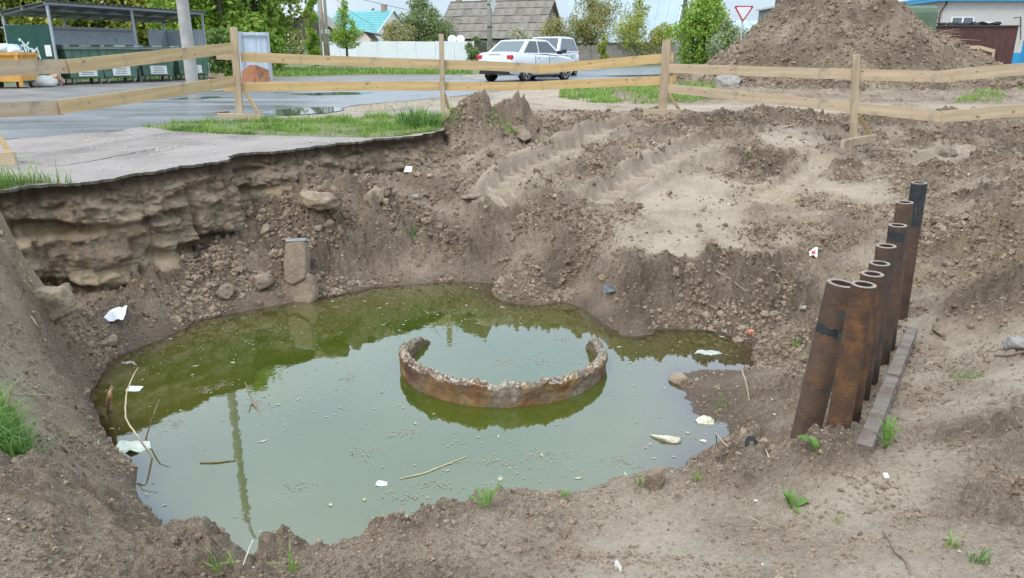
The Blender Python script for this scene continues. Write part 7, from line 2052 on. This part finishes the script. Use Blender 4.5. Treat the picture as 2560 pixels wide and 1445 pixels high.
# ------------------------------------------------------------------ grass and weeds
def grass_mesh(P, h, wd, rng, bend=.5, spread=.35):
    n = len(P); a = rng.uniform(0, 2 * PI, n); hh = h * np.clip(rng.lognormal(-.25, .45, n), .25, 2.2) * (1 + .5 * perlin(P[:, 0] * 2.5, P[:, 1] * 2.5, 9))
    d = np.stack([np.cos(a), np.sin(a), np.zeros(n)], 1); s = np.stack([-np.sin(a), np.cos(a), np.zeros(n)], 1) * (wd * rng.uniform(.6, 1.3, n))[:, None]
    ln = (hh * rng.uniform(.1, spread + .3, n))[:, None]
    m = P + d * ln * .35 + np.array([0, 0, 1.0]) * (hh * .6)[:, None]
    t = P + d * ln * (1 + bend * rng.random(n)[:, None]) + np.array([0, 0, 1.0]) * (hh * rng.uniform(.75, 1.0, n))[:, None]
    V = np.stack([P - s, P + s, m + s * .7, m - s * .7, t], 1).reshape(-1, 3)
    b = np.arange(n)[:, None] * 5
    F = np.concatenate([b + np.array([[0, 1, 2]]), b + np.array([[0, 2, 3]]), b + np.array([[3, 2, 4]])])
    return V, F


def grass_area(name, label, poly, n, h, wd, mt, seed, z0=0.0, dens=None, base=None):
    rng = np.random.default_rng(seed); P = np.array(poly); lo, hi = P.min(0), P.max(0)
    x = rng.uniform(lo[0], hi[0], n * 6); y = rng.uniform(lo[1], hi[1], n * 6)
    m = in_poly(x, y, P) & (rng.random(n * 6) < (.05 + sstep(-.1, .45, fbm(x * 1.3, y * 1.6, seed, 4))))
    x, y = x[m][:n], y[m][:n]
    V, F = grass_mesh(np.stack([x, y, surf(x, y) - .005], 1), h, wd, rng)
    return tag(link(name, npmesh(name, V, F), mt), label, None, None, 'stuff')


GS = px_poly([(352, 318), (430, 329), (600, 338), (760, 343), (950, 346), (1030, 336), (1090, 328), (1108, 318), (1115, 290), (1050, 285), (960, 292), (840, 297), (720, 296), (640, 304), (560, 304), (430, 309)])
grass_area('grass', 'strip of green grass between the path and the road', GS, 15000, .075, .0055, M_GRASSB, 61)
sheet('grass_strip_soil', rough_poly(GS, .2, .05, 63), mk('strip_soil', (.13, .125, .065), (.20, .165, .12), 2.2, .9, .5, 30, c3=(.11, .15, .04), s3=1.5, t3=.5), .009, label='thin soil of the grass strip by the path')
grass_area('grass', 'patch of green grass behind the middle fence post', px_poly([(1395, 245), (1400, 228), (1500, 218), (1640, 212), (1760, 205), (1800, 212), (1780, 232), (1830, 252), (1760, 262), (1640, 262), (1480, 258)]), 12000, .11, .011, M_GRASSB, 64)
grass_area('grass', 'grass on the dirt between road and grassy lump', px_poly([(860, 268), (1000, 258), (1120, 248), (1200, 240), (1260, 236), (1200, 252), (1120, 262), (980, 276), (880, 280)]), 1500, .06, .005, M_STALK, 65)
grass_area('grass', 'grass verge before the white fence', px_poly([(690, 192), (900, 186), (1180, 186), (1180, 174), (900, 175), (690, 172)]), 9000, .16, .03, M_GRASSB, 66)
grass_area('grass', 'green grass under the trees behind the bins', px_poly([(-200, 216), (300, 200), (560, 193), (690, 190), (690, 176), (300, 180), (-300, 188)]), 9000, .22, .03, M_GRASSB, 67)
grass_area('grass', 'sparse grass at the right foot of the soil heap', px_poly([(2380, 262), (2440, 232), (2520, 240), (2500, 262)]), 1500, .10, .010, M_GRASSB, 68)
grass_area('grass', 'green grass at the far right beside the container', px_poly([(2490, 225), (2500, 200), (2700, 190), (2750, 225), (2600, 235)]), 3500, .14, .014, M_GRASSB, 69)
R5 = np.random.default_rng(70)


def tuft(name, label, c, n, rad, h, wd, mt, seed, cat='grass tuft', lean=None, sag=0.0):
    rng = np.random.default_rng(seed)
    P = np.asarray(c, float) + np.stack([np.clip(rng.normal(0, rad, n), -1.6 * rad, 1.6 * rad), np.clip(rng.normal(0, rad, n), -1.6 * rad, 1.6 * rad), np.zeros(n)], 1)
    P[:, 2] = surf(P[:, 0], P[:, 1]) - .004
    P = P[np.abs(P[:, 2] - c[2]) < max(.06, rad * 1.2)]
    if n <= 30:                              # blades one can tell apart
        t = thing(name, label, cat, c)
        for q in P:
            V, F = grass_mesh(q[None], h, wd * 1.3, rng, .8, .7); link('blade', npmesh('blade', V - np.asarray(c), F), mt, t)
        return t
    V, F = grass_mesh(P, h, wd, rng, .8, .7)
    o = link(name, npmesh(name, V - np.asarray(c), F), mt); o.location = c
    return tag(o, label, cat)


c_ = hit(15, 1130); tuft('grass_tuft', 'thick dark green grass tuft at the left edge of the picture', c_, 1300, .085, .12, .0042, M_GRASSD, 71)
c_ = hit(-10, 1060); tuft('grass_tuft', 'pale topped grass clump behind the dark tuft at the left edge', c_, 900, .08, .12, .004, M_GRASSB, 72)
c_ = G(45, 478); tuft('grass_tuft', 'bright grass tuft on the path edge at the left', c_, 1500, .22, .15, .004, M_GRASSB, 73)
c_ = G(-30, 476); tuft('grass_tuft', 'grass tuft cut by the left edge above the bank', c_, 600, .2, .15, .004, M_GRASSB, 74)
c_ = G(1045, 318); tuft('grass_tuft', 'bushy dark green weed clump in the grass strip near the lump', c_, 600, .16, .22, .008, M_GRASSD, 75, 'weed')
for k, (px, py, n, rad, h, mt, lb) in enumerate([(1230, 300, 60, .10, .16, M_GRASSB, 'few green blades on the torn lump beside the strip'), (1375, 366, 40, .08, .10, M_GRASSB, 'green blades on the slope below the grassy lump'), (1130, 300, 120, .08, .16, M_GRASSB, 'grass on the top of the bank beside the third post'),
                                                (1028, 590, 60, .05, .08, M_GRASSD, 'dark withered weed on the far slope'), (1875, 393, 45, .05, .07, M_GRASSB, 'tiny grass tuft on the dozed ground'), (2190, 1095, 0, .02, .1, M_GRASSB, ''), (1275, 325, 60, .06, .12, M_GRASSB, 'green tuft on the side of the second torn lump'),
                                                (2415, 945, 120, .06, .025, M_GRASSD, 'flat withered tuft on the smooth soil right of the beam'), (1800, 1015, 25, .03, .05, M_GRASSB, 'few green blades in the mud right of the pond'), (2375, 1365, 14, .012, .055, M_GRASSB, 'small green seedling at the lower right'),
                                                (2440, 1400, 30, .018, .04, M_GRASSD, 'dull green seedling right of the small green one'), (735, 1432, 10, .02, .09, M_GRASSB, 'few thin grass blades at the bottom edge of the picture'), (560, 1425, 16, .03, .10, M_GRASSB, 'thin blades of grass beside the lump at the near shore'),
                                                (1595, 1218, 8, .012, .07, M_GRASSB, 'thin seedling on the near shore left of the upright clod'), (1745, 1200, 14, .010, .05, M_GRASSB, 'small green sprout at the right end of the near shore'), (1985, 865, 25, .02, .05, M_GRASSB, 'green sprout on the mud left of the thickest pipe'), (2018, 905, 16, .015, .06, M_GRASSB, 'green blades behind the thickest pipe'),
                                                (2100, 1300, 9, .01, .05, M_GRASSB, 'tiny two leaved seedling on the near ground right of the plantain')]):
    if n: tuft('grass_tuft', lb, hit(px, py), n, rad, h, .0028 if py > 700 else .006, mt, 80 + k)


def leaf_mesh(base, tip, wd, droop=.0, n=6, tooth=0.0, side=None, fold=.25):
    base = np.asarray(base, float); tip = np.asarray(tip, float); d = tip - base; L = np.linalg.norm(d); X = d / L
    S = np.cross(X, (0, 0, 1)) if side is None else np.asarray(side, float); S = S / np.linalg.norm(S); N = np.cross(S, X)
    vs = []; fs = []; k = n * (2 if tooth else 1)
    for i in range(k + 1):
        t = i / k; w_ = wd * (math.sin(PI * min(1, .06 + .94 * t) ** .8) ** .8 if t < .999 else .02)
        if tooth: w_ *= (1 - tooth * (i % 2))
        c = base + X * L * t + N * (math.sin(PI * t) * L * .12) - np.array([0, 0, 1]) * droop * t * t * L
        vs += [c - S * w_ + N * w_ * fold, c, c + S * w_ + N * w_ * fold]
    for i in range(k):
        q = i * 3; fs += [(q, q + 1, q + 4, q + 3), (q + 1, q + 2, q + 5, q + 4)]
    return vs, fs


def rosette(name, label, c, leaves, mt=M_WEED, cat='weed'):
    """leaves: azimuth, elevation, length, half width, droop, tooth"""
    t = thing(name, label, cat, c)
    for (az, el, L, wd, dr, tth) in leaves:
        az, el = math.radians(az), math.radians(el); L, wd = L * 1.05, wd * 1.05
        d = np.array([math.cos(az) * math.cos(el), math.sin(az) * math.cos(el), math.sin(el)])
        m_ = MB(); m_.tube([(0, 0, 0), d * L * .25], wd * .09 + .0008, 5); v, f = leaf_mesh(d * L * .2, d * L, wd, dr, 7, tth); m_.add(v, f); m_.build('leaf', mt, t, smooth=True)
    return t


rosette('plantain', 'broad leaved plantain on the near ground below the pipes', hit(1978, 1272), [(10, 28, .11, .021, .35, 0), (125, 55, .10, .019, .2, 0), (-60, 12, .075, .018, .3, 0), (155, 62, .10, .012, .2, 0), (70, 70, .10, .011, .2, 0), (100, 40, .09, .015, .2, 0)])
rosette('dandelion', 'jagged leaved dandelion growing beside the steel beam', hit(2212, 1122), [(75, 75, .19, .016, .15, .5), (40, 62, .19, .014, .1, .5), (110, 66, .17, .013, .15, .5), (20, 52, .15, .012, .2, .5), (150, 55, .12, .010, .2, .5), (-60, 55, .08, .01, .2, .5)])
rosette('dock_seedling', 'broad bright leaf growing at the foot of the thickest pipe', hit(2040, 1128), [(160, 42, .12, .028, .25, 0), (120, 62, .08, .02, .2, 0), (30, 40, .06, .016, .2, 0), (95, 75, .05, .015, .2, 0)])
rosette('dandelion', 'jagged green weed leaning over the near shore', hit(1215, 1272), [(120, 30, .13, .013, .1, .5), (60, 65, .11, .012, .1, .5), (35, 48, .15, .014, .1, .5), (150, 20, .12, .011, .1, .5), (88, 55, .1, .01, .1, .5)])
rosette('weed', 'small weed hanging at the near shore right of the jagged one', hit(1410, 1248), [(45, 40, .07, .007, .2, .4), (110, 40, .06, .006, .2, .4), (70, 70, .05, .006, .2, .4)])
rosette('weed', 'green weed on the near shore beside the upright clod', hit(1640, 1228), [(60, 50, .06, .010, .2, 0), (120, 50, .055, .010, .2, 0), (20, 30, .045, .008, .2, 0)])
# white dead stem at the near shore
stick('dead_straw', 'white bare dead stem standing at the near shore', 'stem', [hit(608, 1412), at(618, 1385, hit(608, 1412)[1] + .01), at(632, 1350, hit(608, 1412)[1] + .02)], [.0028, .0026, .002], mk('white_stem', (.7, .68, .62), (.8, .78, .74), 20, .7))
stick('dry_straw', 'thin pale straw lying on the near ground below the plantain', 'stem', [hit(1866, 1290) + (0, 0, .003), hit(1905, 1310) + (0, 0, .003), hit(1945, 1320) + (0, 0, .003)], [.0013, .001], M_STALK)
